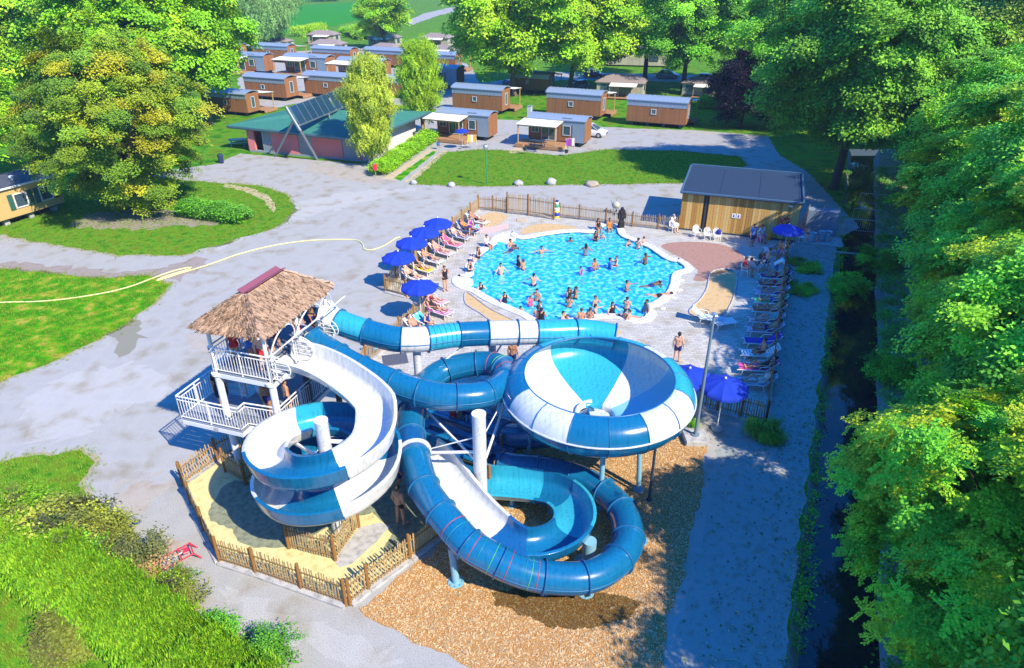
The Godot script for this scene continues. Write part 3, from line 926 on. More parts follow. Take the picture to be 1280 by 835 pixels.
	var rm := reed.mesh()
	var xfs := []
	var cols := []
	for s in sides:
		var a: Vector3 = P.call(s[0], 7.12)
		var b: Vector3 = P.call(s[1], 7.12)
		var d: Vector3 = P.call(s[2], 8.0)
		var e: Vector3 = P.call(s[3], 8.0)
		var n := ((b - a).cross(e - a)).normalized()
		if n.y < 0:
			n = -n
		for i in int(1000.0 * ((a - b).length() + (d - e).length()) / 2.0):
			var v := pow(rng.randf(), 1.15) * 1.0 - 0.02
			var u := rng.randf()
			var q := a.lerp(b, u).lerp(e.lerp(d, u), v)
			var dn := ((a + b) * 0.5 - (d + e) * 0.5)
			dn = (dn - n * dn.dot(n)).normalized()
			if (d - e).length() < 0.1:
				dn = (a.lerp(b, u) - d).normalized()
			dn = (dn + n * rng.randf_range(-0.02, 0.2)).normalized()
			var x := n.cross(dn).normalized()
			xfs.append(Transform3D(Basis(x, dn.cross(x), dn).rotated(n, rng.randf_range(-0.35, 0.35)).scaled(Vector3.ONE * rng.randf_range(0.7, 1.15)), q + n * 0.01))
			var g := rng.randf_range(0.55, 1.25)
			cols.append(Color(1.25 * g, 1.1 * g, 1.0 * g) if rng.randf() < 0.82 else Color(0.4, 0.33, 0.27))
	stuff("reed_bundles", "", "", rm, mats.thatch, xfs, cols, rf)
	var cap := MB.new()
	for sg in [-1.0, 1.0]:
		cap.box(Transform3D(Basis(TV, -sg * 0.42) * Basis(TU, Vector3.UP, -TV), rel.call(sg * 0.12, 8.07, 0.1)), Vector3(0.25, 0.03, 2.35), 0.008)
	part("ridge_cap", cap, mat("ridge_red", Color(0.24, 0.07, 0.1), 0.7), o)
	for s in sides:
		var t := MB.new()
		t.bar(P.call(s[0], 7.02), P.call(s[1], 7.02), 0.06, 0.12)
		part("eave_beam", t, mats.white_steel, o)
	# deep blue panel added behind the riders, standing for shade under the roof
	var shade_box := MB.new()
	shade_box.bar(rel.call(0.2, 5.75, 1.9), rel.call(1.1, 5.75, 1.9), 0.03, 0.9)
	part("shade_panel", shade_box, mats.deep_blue, o)


# ---------------------------------------------------------------- slides
# sections of a flume: spans are [part of the path 0..1, material key]; half: an open trough, else a closed tube
func flume(o: Node3D, path: Array, spans: Array, half: bool, rad: float, out_side := 1.0, wall := 0.55, ribs := true) -> void:
	var m := path.size()
	var at := 0
	for sp in spans:
		var to := mini(m - 1, int(round(sp[0] * (m - 1))))
		if to <= at:
			continue
		var b := MB.new()
		var outer := []
		var inner := []
		for i in range(at, to + 1):
			var t: Vector3 = (path[mini(i + 1, m - 1)] - path[maxi(i - 1, 0)]).normalized()
			var x := t.cross(Vector3.UP).normalized()
			var y := x.cross(t)
			var ro := PackedVector3Array()
			var ri := PackedVector3Array()
			if half:
				var prof := []
				for k in 13:
					var a := PI + PI * k / 12.0
					prof.append(Vector2(cos(a) * rad, rad * 0.62 + sin(a) * rad * 0.62))
				var hr := wall + (0.22 if out_side > 0 else 0.0)
				var hl := wall + (0.22 if out_side < 0 else 0.0)
				var full := [Vector2(-rad - 0.02, hl + 0.1)]
				full.append_array(prof)
				full.append(Vector2(rad + 0.02, hr + 0.1))
				for q in full:
					ri.append(path[i] + x * q.x + y * q.y)
				ro.append(path[i] + x * (-rad - 0.02) + y * (hl + 0.1))
				ro.append(path[i] + x * (-rad - 0.13) + y * (hl + 0.1))
				ro.append(path[i] + x * (-rad - 0.13) + y * (hl + 0.05))
				for k in prof.size():
					var q: Vector2 = prof[k]
					var w := Vector2(q.x, q.y - rad * 0.62).normalized() * 0.05
					ro.append(path[i] + x * (q.x + w.x) + y * (q.y + w.y))
				ro.append(path[i] + x * (rad + 0.13) + y * (hr + 0.05))
				ro.append(path[i] + x * (rad + 0.13) + y * (hr + 0.1))
				ro.append(path[i] + x * (rad + 0.02) + y * (hr + 0.1))
			else:
				for k in 22:
					var a := TAU * k / 22.0
					ro.append(path[i] + (x * cos(a) + y * sin(a)) * rad)
					ri.append(path[i] + (x * cos(a) + y * sin(a)) * (rad - 0.03))
			outer.append(ro)
			inner.append(ri)
		if outer.size() > 1:
			b.grid(outer, 1.0 if half else 1.0, not half)
			b.grid(inner, -1.0, not half)
			part("slide_section", b, mats[sp[1]], o)
			if not half:
				# the bolted joint of the two half shells, along both sides
				for j in [0, 11]:
					var sm := MB.new()
					var line := []
					for row in outer:
						line.append(row[j])
					sm.tube(line, 0.022, 5, false)
					part("seam", sm, mats.flange, o)
		at = to
	if not ribs:
		return
	# bolted flanges where the sections meet
	at = 0
	var ends := [0.0]
	for sp in spans:
		ends.append(sp[0])
	for e in ends:
		var i := clampi(int(round(e * (m - 1))), 0, m - 1)
		var t: Vector3 = (path[mini(i + 1, m - 1)] - path[maxi(i - 1, 0)]).normalized()
		var x := t.cross(Vector3.UP).normalized()
		var y := x.cross(t)
		var b := MB.new()
		var rows := []
		var steps := 24 if not half else 14
		for k in steps + 1:
			var a := TAU * k / steps if not half else PI + PI * k / steps
			var dirv := x * cos(a) + y * sin(a) * (1.0 if not half else 0.62)
			var c: Vector3 = path[i] + (Vector3.ZERO if not half else y * rad * 0.62)
			var row := PackedVector3Array()
			for q in [[rad - 0.005, -0.022], [rad + 0.065, -0.022], [rad + 0.065, 0.022], [rad - 0.005, 0.022]]:
				row.append(c + dirv * q[0] + t * q[1])
			rows.append(row)
		b.grid(rows, 1.0)
		part("flange", b, mats.flange, o)


func post_to(o: Node3D, foot: Vector3, top: Vector3, r: float, mt: Material, nm := "support_post") -> void:
	var t := MB.new()
	var d := top - foot
	t.tube([foot + Vector3.UP * 0.02, top], r, 14)
	t.tube([foot, foot + Vector3.UP * 0.04], r * 2.2, 14)
	for k in 8:
		var a := TAU * k / 8.0
		t.bx(foot + Vector3(cos(a) * r * 1.8, 0.06, sin(a) * r * 1.8), Vector3(0.04, 0.05, 0.04))
	part(nm, t, mt, o)


func make_slides() -> void:
	# open body slide: from the tower round a two-turn helix, then a bend back to the run-out
	var hc := Vector3(-6.42, 0, -18.75)
	var o := thing("body_slide", "open white and blue body slide winding twice round its centre post", "water slide", hc)
	var a_pts: Array = [Vector3(-8.75, 4.95, -22.45), Vector3(-7.7, 4.87, -22.15), Vector3(-6.7, 4.76, -21.6), Vector3(-5.75, 4.62, -20.85), Vector3(-5.1, 4.51, -20.2)]
	for i in 15:
		var th := deg_to_rad(-25.0 + i * 45.0)
		a_pts.append(hc + Vector3(cos(th) * 1.9, 4.4 - 0.185 * i, sin(th) * 1.9))
	a_pts.append_array([Vector3(-5.09, 1.72, -21.39), Vector3(-4.1, 1.66, -21.47), Vector3(-3.01, 1.6, -20.66), Vector3(-1.95, 1.45, -18.99), Vector3(-1.15, 1.3, -17.89), Vector3(-0.11, 1.12, -16.84), Vector3(0.73, 1.02, -16.65), Vector3(1.62, 0.94, -17.05), Vector3(2.17, 0.86, -17.84), Vector3(2.17, 0.78, -18.8), Vector3(1.68, 0.72, -19.54), Vector3(0.82, 0.66, -19.91), Vector3(0, 0.62, -20.09), Vector3(-0.9, 0.58, -20.23), Vector3(-1.37, 0.54, -20.46)])
	var path := smooth3(a_pts, 0.22)
	for i in path.size():
		path[i] -= hc
	var frac := func(p: Vector3) -> float:
		var best := 0
		for i in path.size():
			if path[i].distance_squared_to(p - hc) < path[best].distance_squared_to(p - hc):
				best = i
		return float(best) / (path.size() - 1)
	var hp := func(i: float) -> float:
		var th := deg_to_rad(-25.0 + i * 45.0)
		return frac.call(hc + Vector3(cos(th) * 1.9, 4.4 - 0.185 * i, sin(th) * 1.9))
	var pe := func(px: Vector3) -> float: return frac.call(px)
	var sp1 := [[hp.call(0.0) * 0.5, "white_gel"], [hp.call(0.0), "white_gel"], [hp.call(1.9), "white_gel"], [hp.call(2.6), "blue"], [hp.call(4.0), "blue"], [hp.call(5.6), "white_gel"], [hp.call(6.2), "cyan"], [hp.call(8.2), "blue"], [hp.call(10.0), "white_gel"], [hp.call(11.6), "blue"], [hp.call(12.8), "white_gel"], [hp.call(14.0), "blue"], [pe.call(Vector3(-3.42, 1.64, -20.99)), "blue"], [pe.call(Vector3(-1.54, 1.4, -18.42)), "white_gel"], [pe.call(Vector3(-0.61, 1.2, -17.38)), "white_gel"], [pe.call(Vector3(0.54, 1.05, -16.65)), "deep_blue"], [pe.call(Vector3(2.01, 0.9, -17.53)), "blue"], [pe.call(Vector3(1.79, 0.74, -19.39)), "cyan"], [pe.call(Vector3(0.97, 0.68, -19.85)), "blue"], [1.0, "cyan"]]
	# clockwise helix: the outer wall is on the left of the rider; after it the bend turns the other way
	var cut := int(hp.call(14.0) * (path.size() - 1))
	var first := []
	var second := []
	for s in sp1:
		var i: float = s[0] * (path.size() - 1)
		if i <= cut + 0.5:
			first.append([i / cut, s[1]])
		else:
			second.append([(i - cut) / (path.size() - 1 - cut), s[1]])
	flume(o, path.slice(0, cut + 1), first, true, 0.58, -1.0, 0.5)
	flume(o, path.slice(cut), second, true, 0.62, 1.0, 0.42)
	# start box on the tower
	var sb := MB.new()
	sb.box(Transform3D(Basis(Vector3.UP, 0.32), a_pts[0] - hc + Vector3(-0.1, -0.12, 0.0)), Vector3(0.9, 0.5, 1.2), 0.08)
	part("start_box", sb, mats.white_gel, o)
	post_to(o, Vector3.ZERO, Vector3(0, 5.0, 0), 0.23, mats.post_grey, "centre_post")
	var capm := MB.new()
	capm.tube([Vector3(0, 5.0, 0), Vector3(0, 5.05, 0)], 0.24, 14)
	part("post_cap", capm, mats.white_steel, o)
	for i in [0.6, 2.2, 3.8, 5.4, 7.0, 8.6, 10.2, 11.8, 13.4]:
		var q: Vector3 = path[int(hp.call(i) * (path.size() - 1))]
		var t := MB.new()
		t.bar(Vector3(0, q.y - 0.12, 0), q + Vector3.DOWN * 0.08, 0.09, 0.12, 0.01)
		t.bar(Vector3(0, q.y - 0.7, 0), q.lerp(Vector3(0, q.y, 0), 0.35) + Vector3.DOWN * 0.15, 0.05, 0.06)
		part("support_arm", t, mats.white_steel, o)
	for q in [Vector3(2.66, 0, -17.14)]:
		post_to(o, q - hc, q - hc + Vector3.UP * 1.15, 0.24, mats.post_blue)
	post_to(o, Vector3(0.43, 0, -17.96) - hc, Vector3(0.43, 0, -17.96) - hc + Vector3.UP * 0.9, 0.14, mats.post_blue)
	for q in [Vector3(1.54, 0, -19.76), Vector3(0, 0, -20.11), Vector3(-1.26, 0, -20.42)]:
		post_to(o, q - hc, q - hc + Vector3.UP * 0.6, 0.09, mats.post_blue)
	# closed blue tube
	var bo: Vector3 = Vector3(-1.17, 0, -19.76)
	o = thing("tube_slide", "closed blue tube slide with a loop and a wide ground-level curve", "water slide", bo)
	var tb := smooth3([Vector3(-8.06, 5.35, -23.92), Vector3(-7.66, 5.1, -23.71), Vector3(-7.03, 4.9, -23.36), Vector3(-6.27, 4.68, -22.92), Vector3(-4.94, 4.4, -22.31), Vector3(-3.72, 4.2, -21.83), Vector3(-2.57, 4.08, -21.57), Vector3(-1.17, 3.95, -21.88), Vector3(-0.44, 3.82, -22.76), Vector3(-0.2, 3.7, -23.85), Vector3(-0.61, 3.6, -24.65), Vector3(-1.26, 3.5, -25.01), Vector3(-2.25, 3.38, -24.95), Vector3(-3.05, 3.25, -24.64), Vector3(-3.67, 3.1, -23.75), Vector3(-3.93, 2.96, -22.56), Vector3(-3.9, 2.83, -21.3), Vector3(-3.62, 2.7, -20), Vector3(-3.07, 2.42, -18.4), Vector3(-2.55, 2.28, -17.55), Vector3(-2.08, 2.1, -16.98), Vector3(-1.41, 1.85, -16.3), Vector3(-0.62, 1.55, -15.97), Vector3(0.15, 1.3, -15.73), Vector3(1.03, 1.08, -15.64), Vector3(2.34, 0.96, -15.71), Vector3(3.27, 0.9, -16.24), Vector3(3.93, 0.86, -17.12), Vector3(4.13, 0.84, -18.05), Vector3(4.04, 0.82, -19.01), Vector3(3.51, 0.8, -19.98), Vector3(2.72, 0.78, -20.74), Vector3(1.8, 0.85, -21.08), Vector3(0.76, 0.9, -21.27), Vector3(0, 0.92, -21.34), Vector3(-0.38, 0.92, -21.49)], 0.22)
	for i in tb.size():
		tb[i] -= bo
	var sp := []
	for i in 27:
		sp.append([(i + 1) / 27.0 * 1.0, "deep_blue" if i in [13] else "blue"])
	flume(o, tb, sp, false, 0.53)
	# white ring where the drop tube joins the wide curve
	var rk := int(0.5 * tb.size())
	for i in tb.size():
		if tb[i].distance_squared_to(Vector3(-3.66, 2.7, -20.09) - bo) < tb[rk].distance_squared_to(Vector3(-3.66, 2.7, -20.09) - bo):
			rk = i
	var rd: Vector3 = (tb[rk + 1] - tb[rk - 1]).normalized()
	var rb := MB.new()
	rb.tube([tb[rk] - rd * 0.03, tb[rk] + rd * 0.03], 0.66, 28)
	part("joint_ring", rb, mats.white_gel, o)
	# translucent coloured rings in the tube wall
	var k := 0
	for f in [0.285, 0.295, 0.305, 0.315, 0.61, 0.618, 0.627, 0.635, 0.643, 0.655, 0.664, 0.673, 0.681, 0.69, 0.698]:
		var i := int(f * tb.size())
		var t: Vector3 = (tb[i + 1] - tb[i - 1]).normalized()
		var x := t.cross(Vector3.UP).normalized()
		var y := x.cross(t)
		var pts := []
		for j in 19:
			var a := deg_to_rad(-20.0 + j * 220.0 / 18.0)
			pts.append(tb[i] + (x * cos(a) + y * sin(a)) * 0.533)
		var b := MB.new()
		b.tube(pts, 0.012, 5)
		part("coloured_ring", b, [mat("ring_red", Color(0.5, 0.05, 0.05), 0.4), mat("ring_green", Color(0.08, 0.5, 0.1), 0.4), mat("ring_teal", Color(0.01, 0.25, 0.3), 0.4)][[0, 2, 1, 0, 0, 2, 1][k % 7]], o)
		k += 1
	post_to(o, Vector3.ZERO, Vector3(0, 4.55, 0), 0.25, mats.post_grey)
	capm = MB.new()
	capm.tube([Vector3(0, 4.55, 0), Vector3(0, 4.6, 0)], 0.26, 16)
	part("post_cap", capm, mats.white_steel, o)
	for q in [[Vector3(-1.11, 2.9, -19.98), Vector3(-3.67, 2.35, -20.39), 0.06], [Vector3(-1.13, 1.9, -19.83), Vector3(0, 3.4, -23.65), 0.055], [Vector3(-1.13, 2.3, -20.03), Vector3(-4, 2.5, -23.7), 0.05], [Vector3(-1.12, 3.6, -20.5), Vector3(-3.65, 2.4, -20.33), 0.025], [Vector3(-1.11, 3.3, -20.17), Vector3(0, 3.4, -23.53), 0.025]]:
		var h0: float = q[0].y
		var t := MB.new()
		t.tube([Vector3(0, h0, 0), q[1] - bo], q[2], 8)
		part("support_arm", t, mats.white_steel, o)
	for q in [[Vector3(-1.9, 0, -16.37), 1.45], [Vector3(1.1, 0, -16.06), 0.5], [Vector3(2.46, 0, -15.93), 0.45], [Vector3(4.67, 0, -18.27), 0.4], [Vector3(4.5, 0, -20.11), 0.35], [Vector3(2.42, 0, -21.26), 0.35], [Vector3(0.33, 0, -21.75), 0.35]]:
		post_to(o, q[0] - bo, q[0] - bo + Vector3(-0.1, q[1], -0.15), 0.13, mats.post_blue)
	# tube into the bowl
	var co: Vector3 = Vector3(-3.96, 4.3, -24.58)
	co.y = 0
	o = thing("bowl_feeder_tube", "upper tube slide in blue, white and cyan running from tower to bowl", "water slide", co)
	var tc := smooth3([Vector3(-7.15, 5.45, -25.04), Vector3(-6.38, 5.3, -24.76), Vector3(-5.57, 5.15, -24.55), Vector3(-4.7, 5.02, -24.38), Vector3(-3.69, 4.92, -24.56), Vector3(-2.45, 4.82, -25.09), Vector3(-1.39, 4.74, -25.38), Vector3(-0.14, 4.66, -25.6), Vector3(1.48, 4.55, -25.87), Vector3(3.14, 4.42, -26.19), Vector3(4.46, 4.25, -26.06)], 0.2)
	for i in tc.size():
		tc[i] -= co
	flume(o, tc, [[0.115, "cyan"], [0.225, "blue"], [0.32, "white_gel"], [0.435, "cyan"], [0.53, "blue"], [0.64, "white_gel"], [0.72, "white_gel"], [0.86, "cyan"], [1.0, "cyan"]], false, 0.53)
	for i in 7:
		var q := int((0.335 + i * 0.014) * tc.size())
		var b := MB.new()
		var t: Vector3 = (tc[q + 1] - tc[q - 1]).normalized()
		var x := t.cross(Vector3.UP).normalized()
		var y := x.cross(t)
		var pts := []
		for j in 15:
			var a := deg_to_rad(-10.0 + j * 200.0 / 14.0)
			pts.append(tc[q] + (x * cos(a) + y * sin(a)) * 0.532)
		b.tube(pts, 0.011, 5)
		part("coloured_ring", b, mats.flange, o)
	# white funnel at the tower end
	var fn := MB.new()
	var t0: Vector3 = (tc[2] - tc[0]).normalized()
	var rows := []
	for i in 6:
		var row := PackedVector3Array()
		var x := t0.cross(Vector3.UP).normalized()
		var y := x.cross(t0)
		for j in 15:
			var a := deg_to_rad(-60.0 + j * 300.0 / 14.0)
			row.append(tc[0] - t0 * (i * 0.13) + (x * cos(a) + y * sin(a)) * (0.54 + i * i * 0.009))
		rows.append(row)
	fn.grid(rows, -1.0)
	part("entry_funnel", fn, mats.white_gel, o)
	var tr := MB.new()
	tr.box(Transform3D(Basis(Vector3.UP, 0.15), tc[0] - t0 * 0.75 + Vector3(-0.1, -0.5, 0.25)), Vector3(1.3, 0.1, 1.2), 0.03)
	part("entry_tray", tr, mats.white_gel, o)
	post_to(o, Vector3.ZERO, Vector3(0, 4.35, 0), 0.17, mats.post_grey)
	post_to(o, Vector3(3.1, 0, -1.3), Vector3(3.1, 4.2, -1.3), 0.17, mats.post_grey)
	for q in [[Vector3(0, 3.0, 0), Vector3(1.9, 4.3, -0.45)], [Vector3(0, 4.2, 0), Vector3(0.25, 4.5, 0.1)], [Vector3(3.1, 3.2, -1.3), Vector3(3.6, 4.2, -1.1)]]:
		var t := MB.new()
		t.tube(q, 0.04, 8)
		part("support_arm", t, mats.white_steel, o)


# ---------------------------------------------------------------- bowl
func make_bowl() -> void:
	var bc := Vector3(3.36, 0, -22.5)
	var o := thing("slide_bowl", "big round blue and white water slide bowl on slim legs", "water slide bowl", bc)
	var lid := [Vector2(2.88, 4.52), Vector2(2.95, 4.57), Vector2(3.2, 4.52), Vector2(3.45, 4.38), Vector2(3.6, 4.2), Vector2(3.7, 4.0), Vector2(3.74, 3.82)]
	var under := [Vector2(3.74, 3.82), Vector2(3.72, 3.6), Vector2(3.58, 3.32), Vector2(3.25, 3.02), Vector2(2.6, 2.72), Vector2(1.5, 2.48), Vector2(0.7, 2.4)]
	var inside := [Vector2(2.88, 4.52), Vector2(3.15, 4.42), Vector2(3.4, 4.24), Vector2(3.56, 4.0), Vector2(3.62, 3.76), Vector2(3.54, 3.5), Vector2(3.25, 3.22), Vector2(2.75, 3.0), Vector2(2.0, 2.82), Vector2(1.2, 2.7), Vector2(0.78, 2.66), Vector2(0.72, 2.55), Vector2(0.7, 2.42)]
	# angles run from +x towards +z (the camera); sixteen panels
	var cols := ["cyan", "grey_gel", "grey_gel", "blue", "blue", "pearl_gel", "pearl_gel", "blue", "blue", "blue", "cyan", "cyan", "cyan", "cyan", "white_gel", "cyan"]  # grey_gel pair: white panels with tree shade put into the colour
	for i in 16:
		var a0 := TAU * i / 16.0
		var a1 := TAU * (i + 1) / 16.0
		var b := MB.new()
		b.lathe(lid, 4, a0, a1, -1.0)
		part("rim_panel", b, mats[cols[i]], o)
		b = MB.new()
		b.lathe(under, 4, a0, a1, -1.0)
		part("hull_panel", b, mats.blue, o)
		for prof in [lid, under]:
			var pts := []
			for q in prof:
				pts.append(Vector3(cos(a0) * (q.x + 0.01), q.y, sin(a0) * (q.x + 0.01)))
			b = MB.new()
			b.tube(pts, 0.022, 6)
			part("panel_joint", b, mats.flange if prof == lid else mats.blue, o)
	# inner skin in broad sectors: white, a cyan wedge at the back, and shaded white painted pale blue
	for s in [[-62, -118, "cyan"], [-118, -318, "white_gel"], [-318, -389, "shaded_white"], [-389, -422, "white_gel"]]:
		var b := MB.new()
		b.lathe(inside, 18, deg_to_rad(s[1]), deg_to_rad(s[0]), 1.0)
		part("inner_skin", b, mats[s[2]], o)
	var b := MB.new()
	var pts := []
	for i in 65:
		pts.append(Vector3(cos(TAU * i / 64.0) * 2.9, 4.545, sin(TAU * i / 64.0) * 2.9))
	b.tube(pts, 0.035, 6, false)
	part("rim_edge", b, mats.flange, o)
	b = MB.new()
	pts = []
	for i in 65:
		pts.append(Vector3(cos(TAU * i / 64.0) * 3.76, 3.82, sin(TAU * i / 64.0) * 3.76))
	b.tube(pts, 0.04, 6, false)
	part("girth_flange", b, mats.grey_gel, o)
	# curved lip and drain in the middle
	b = MB.new()
	b.lathe([Vector2(0.72, 2.72), Vector2(0.8, 2.82), Vector2(0.86, 2.7)], 10, 2.6, 4.6, 1.0)
	b.lathe([Vector2(0.7, 2.42), Vector2(0.01, 2.36)], 14, 0, TAU, 1.0)
	part("drain_lip", b, mats.grey_gel, o)
	for q in [Vector3(0.64, 0, -22.77), Vector3(5.06, 0, -21.02), Vector3(1.4, 0, -24.9), Vector3(5.4, 0, -24.6), Vector3(3.4, 0, -20.0)]:
		var f: Vector3 = q - bc
		var top := f * 0.9
		top.y = 2.95
		post_to(o, f, top, 0.1, mats.post_blue, "leg")
	# exit tube from under the bowl to the run-out lanes
	var ex := [Vector3(0, 2.35, 0), Vector3(-0.7, 1.9, -0.1), Vector3(-1.7, 1.2, -0.6), Vector3(0.2, 0.9, -23.3) - bc, Vector3(-0.21, 0.82, -23.57) - bc]
	ex = smooth3(ex, 0.25)
	flume(o, ex, [[0.35, "blue"], [0.7, "blue"], [1.0, "blue"]], false, 0.55)
	var lo: Vector3 = Vector3(-2.43, 0, -23.69)
	var lanes := thing("run_out_lanes", "flat blue run-out troughs where the slides end on the splash pad", "slide run-out", lo)
	for q in [[Vector3(-0.2, 0.42, -22), Vector3(-3.84, 0.34, -24.04)], [Vector3(0, 0.5, -23.89), Vector3(-3.52, 0.4, -26.09)], [Vector3(-0.51, 0.4, -22.96), Vector3(-3.95, 0.32, -25.01)], [Vector3(-1.38, 0.46, -20.59), Vector3(-3.4, 0.36, -21.62)]]:
		var lp := []
		for i in 16:
			lp.append(q[0].lerp(q[1], i / 15.0) - lo)
		flume(lanes, lp, [[0.5, "blue"], [1.0, "blue"]], true, 0.5, 1.0, 0.02)
		var t0 := MB.new()
		var side: Vector3 = (q[1] - q[0]).cross(Vector3.UP).normalized() 
		for s in [-1.0, 1.0]:
			t0.bar(q[0] - lo + side * 0.66 * s + Vector3.UP * 0.3, q[1] - lo + side * 0.66 * s + Vector3.UP * 0.3, 0.2, 0.06, 0.01)
		part("lane_edge", t0, mats.blue, lanes)
	# dark mast in front of the bowl
	var mp: Vector3 = Vector3(5.37, 0, -20.42)
	var mast := thing("dark_mast", "thin black mast standing in the wood chips before the bowl", "pole", mp)
	var t := MB.new()
	t.tube([Vector3.ZERO, Vector3(0, 2.9, 0)], 0.055, 10)
	t.tube([Vector3.ZERO, Vector3(0, 0.04, 0)], 0.12, 10)
	part("pole", t, mats.dark_steel, mast)
	t = MB.new()
	t.tube([Vector3(0, 2.9, 0), Vector3(0, 2.94, 0)], 0.06, 10)
	part("pole_cap", t, mats.dark_steel, mast)


# ---------------------------------------------------------------- fences and splash pad
var picket_meshes := []


func fence(label: String, pts: Array, h := 1.05, gap := 0.11, span := 2.0, wood := ["pale"], kerb := true, y := 0.0, nm := "picket_fence") -> Node3D:
	if picket_meshes.is_empty():
		for i in 4:
			var b := MB.new()
			var w := 0.042 + 0.006 * i
			b.box(Transform3D(Basis(), Vector3(0, 0.47, 0)), Vector3(w, 0.94, 0.022), 0.005)
			for s in [-1.0, 1.0]:
				b.face(Vector3(-w / 2, 0.94, 0.011 * s), Vector3(w / 2, 0.94, 0.011 * s), Vector3(0.004 * i, 1.0, 0), Vector3(0, 0.3, s))
			picket_meshes.append(b.mesh())
	var o := thing(nm, label, "fence", pts[0])
	for i in pts.size() - 1:
		var a: Vector3 = pts[i] - pts[0] + Vector3.UP * y
		var b: Vector3 = pts[i + 1] - pts[0] + Vector3.UP * y
		var d := (b - a).normalized()
		var l := (b - a).length()
		var s := Vector3(-d.z, 0, d.x)
		var ry := atan2(-d.z, d.x)
		if kerb:
			var t := MB.new()
			t.bar(a + Vector3.UP * 0.03, b + Vector3.UP * 0.03, 0.34, 0.14, 0.02)
			part("kerb", t, mats.concrete, o)
		var k := maxi(1, int(round(l / span)))
		for j in k + 1:
			if j == k and i < pts.size() - 2:
				continue
			var q := a.lerp(b, float(j) / k)
			var t := MB.new()
			t.tube([q, q + Vector3.UP * (h + 0.08), q + Vector3.UP * (h + 0.12)], [0.065, 0.062, 0.04], 8)
			part("fence_post", t, mats.post_wood, o)
		for hh in [0.22, 0.8]:
			var t := MB.new()
			t.bar(a + Vector3.UP * h * hh + s * 0.02, b + Vector3.UP * h * hh + s * 0.02, 0.02, 0.05)
			part("fence_rail", t, mats.pale_dark, o)
		var n := int(l / gap)
		for j in range(1, n):
			var q := a.lerp(b, (j + rng.randf_range(-0.15, 0.15)) / n)
			var xf := Transform3D(Basis(Vector3.UP, ry) * Basis(Vector3.BACK, rng.randf_range(-0.035, 0.035)) * Basis().scaled(Vector3(1, h * rng.randf_range(0.9, 1.03), 1)), q - s * 0.006 + Vector3.UP * 0.05)
			part("picket", picket_meshes[rng.randi() % 4], mats[wood[rng.randi() % wood.size()]], o, xf)
	return o


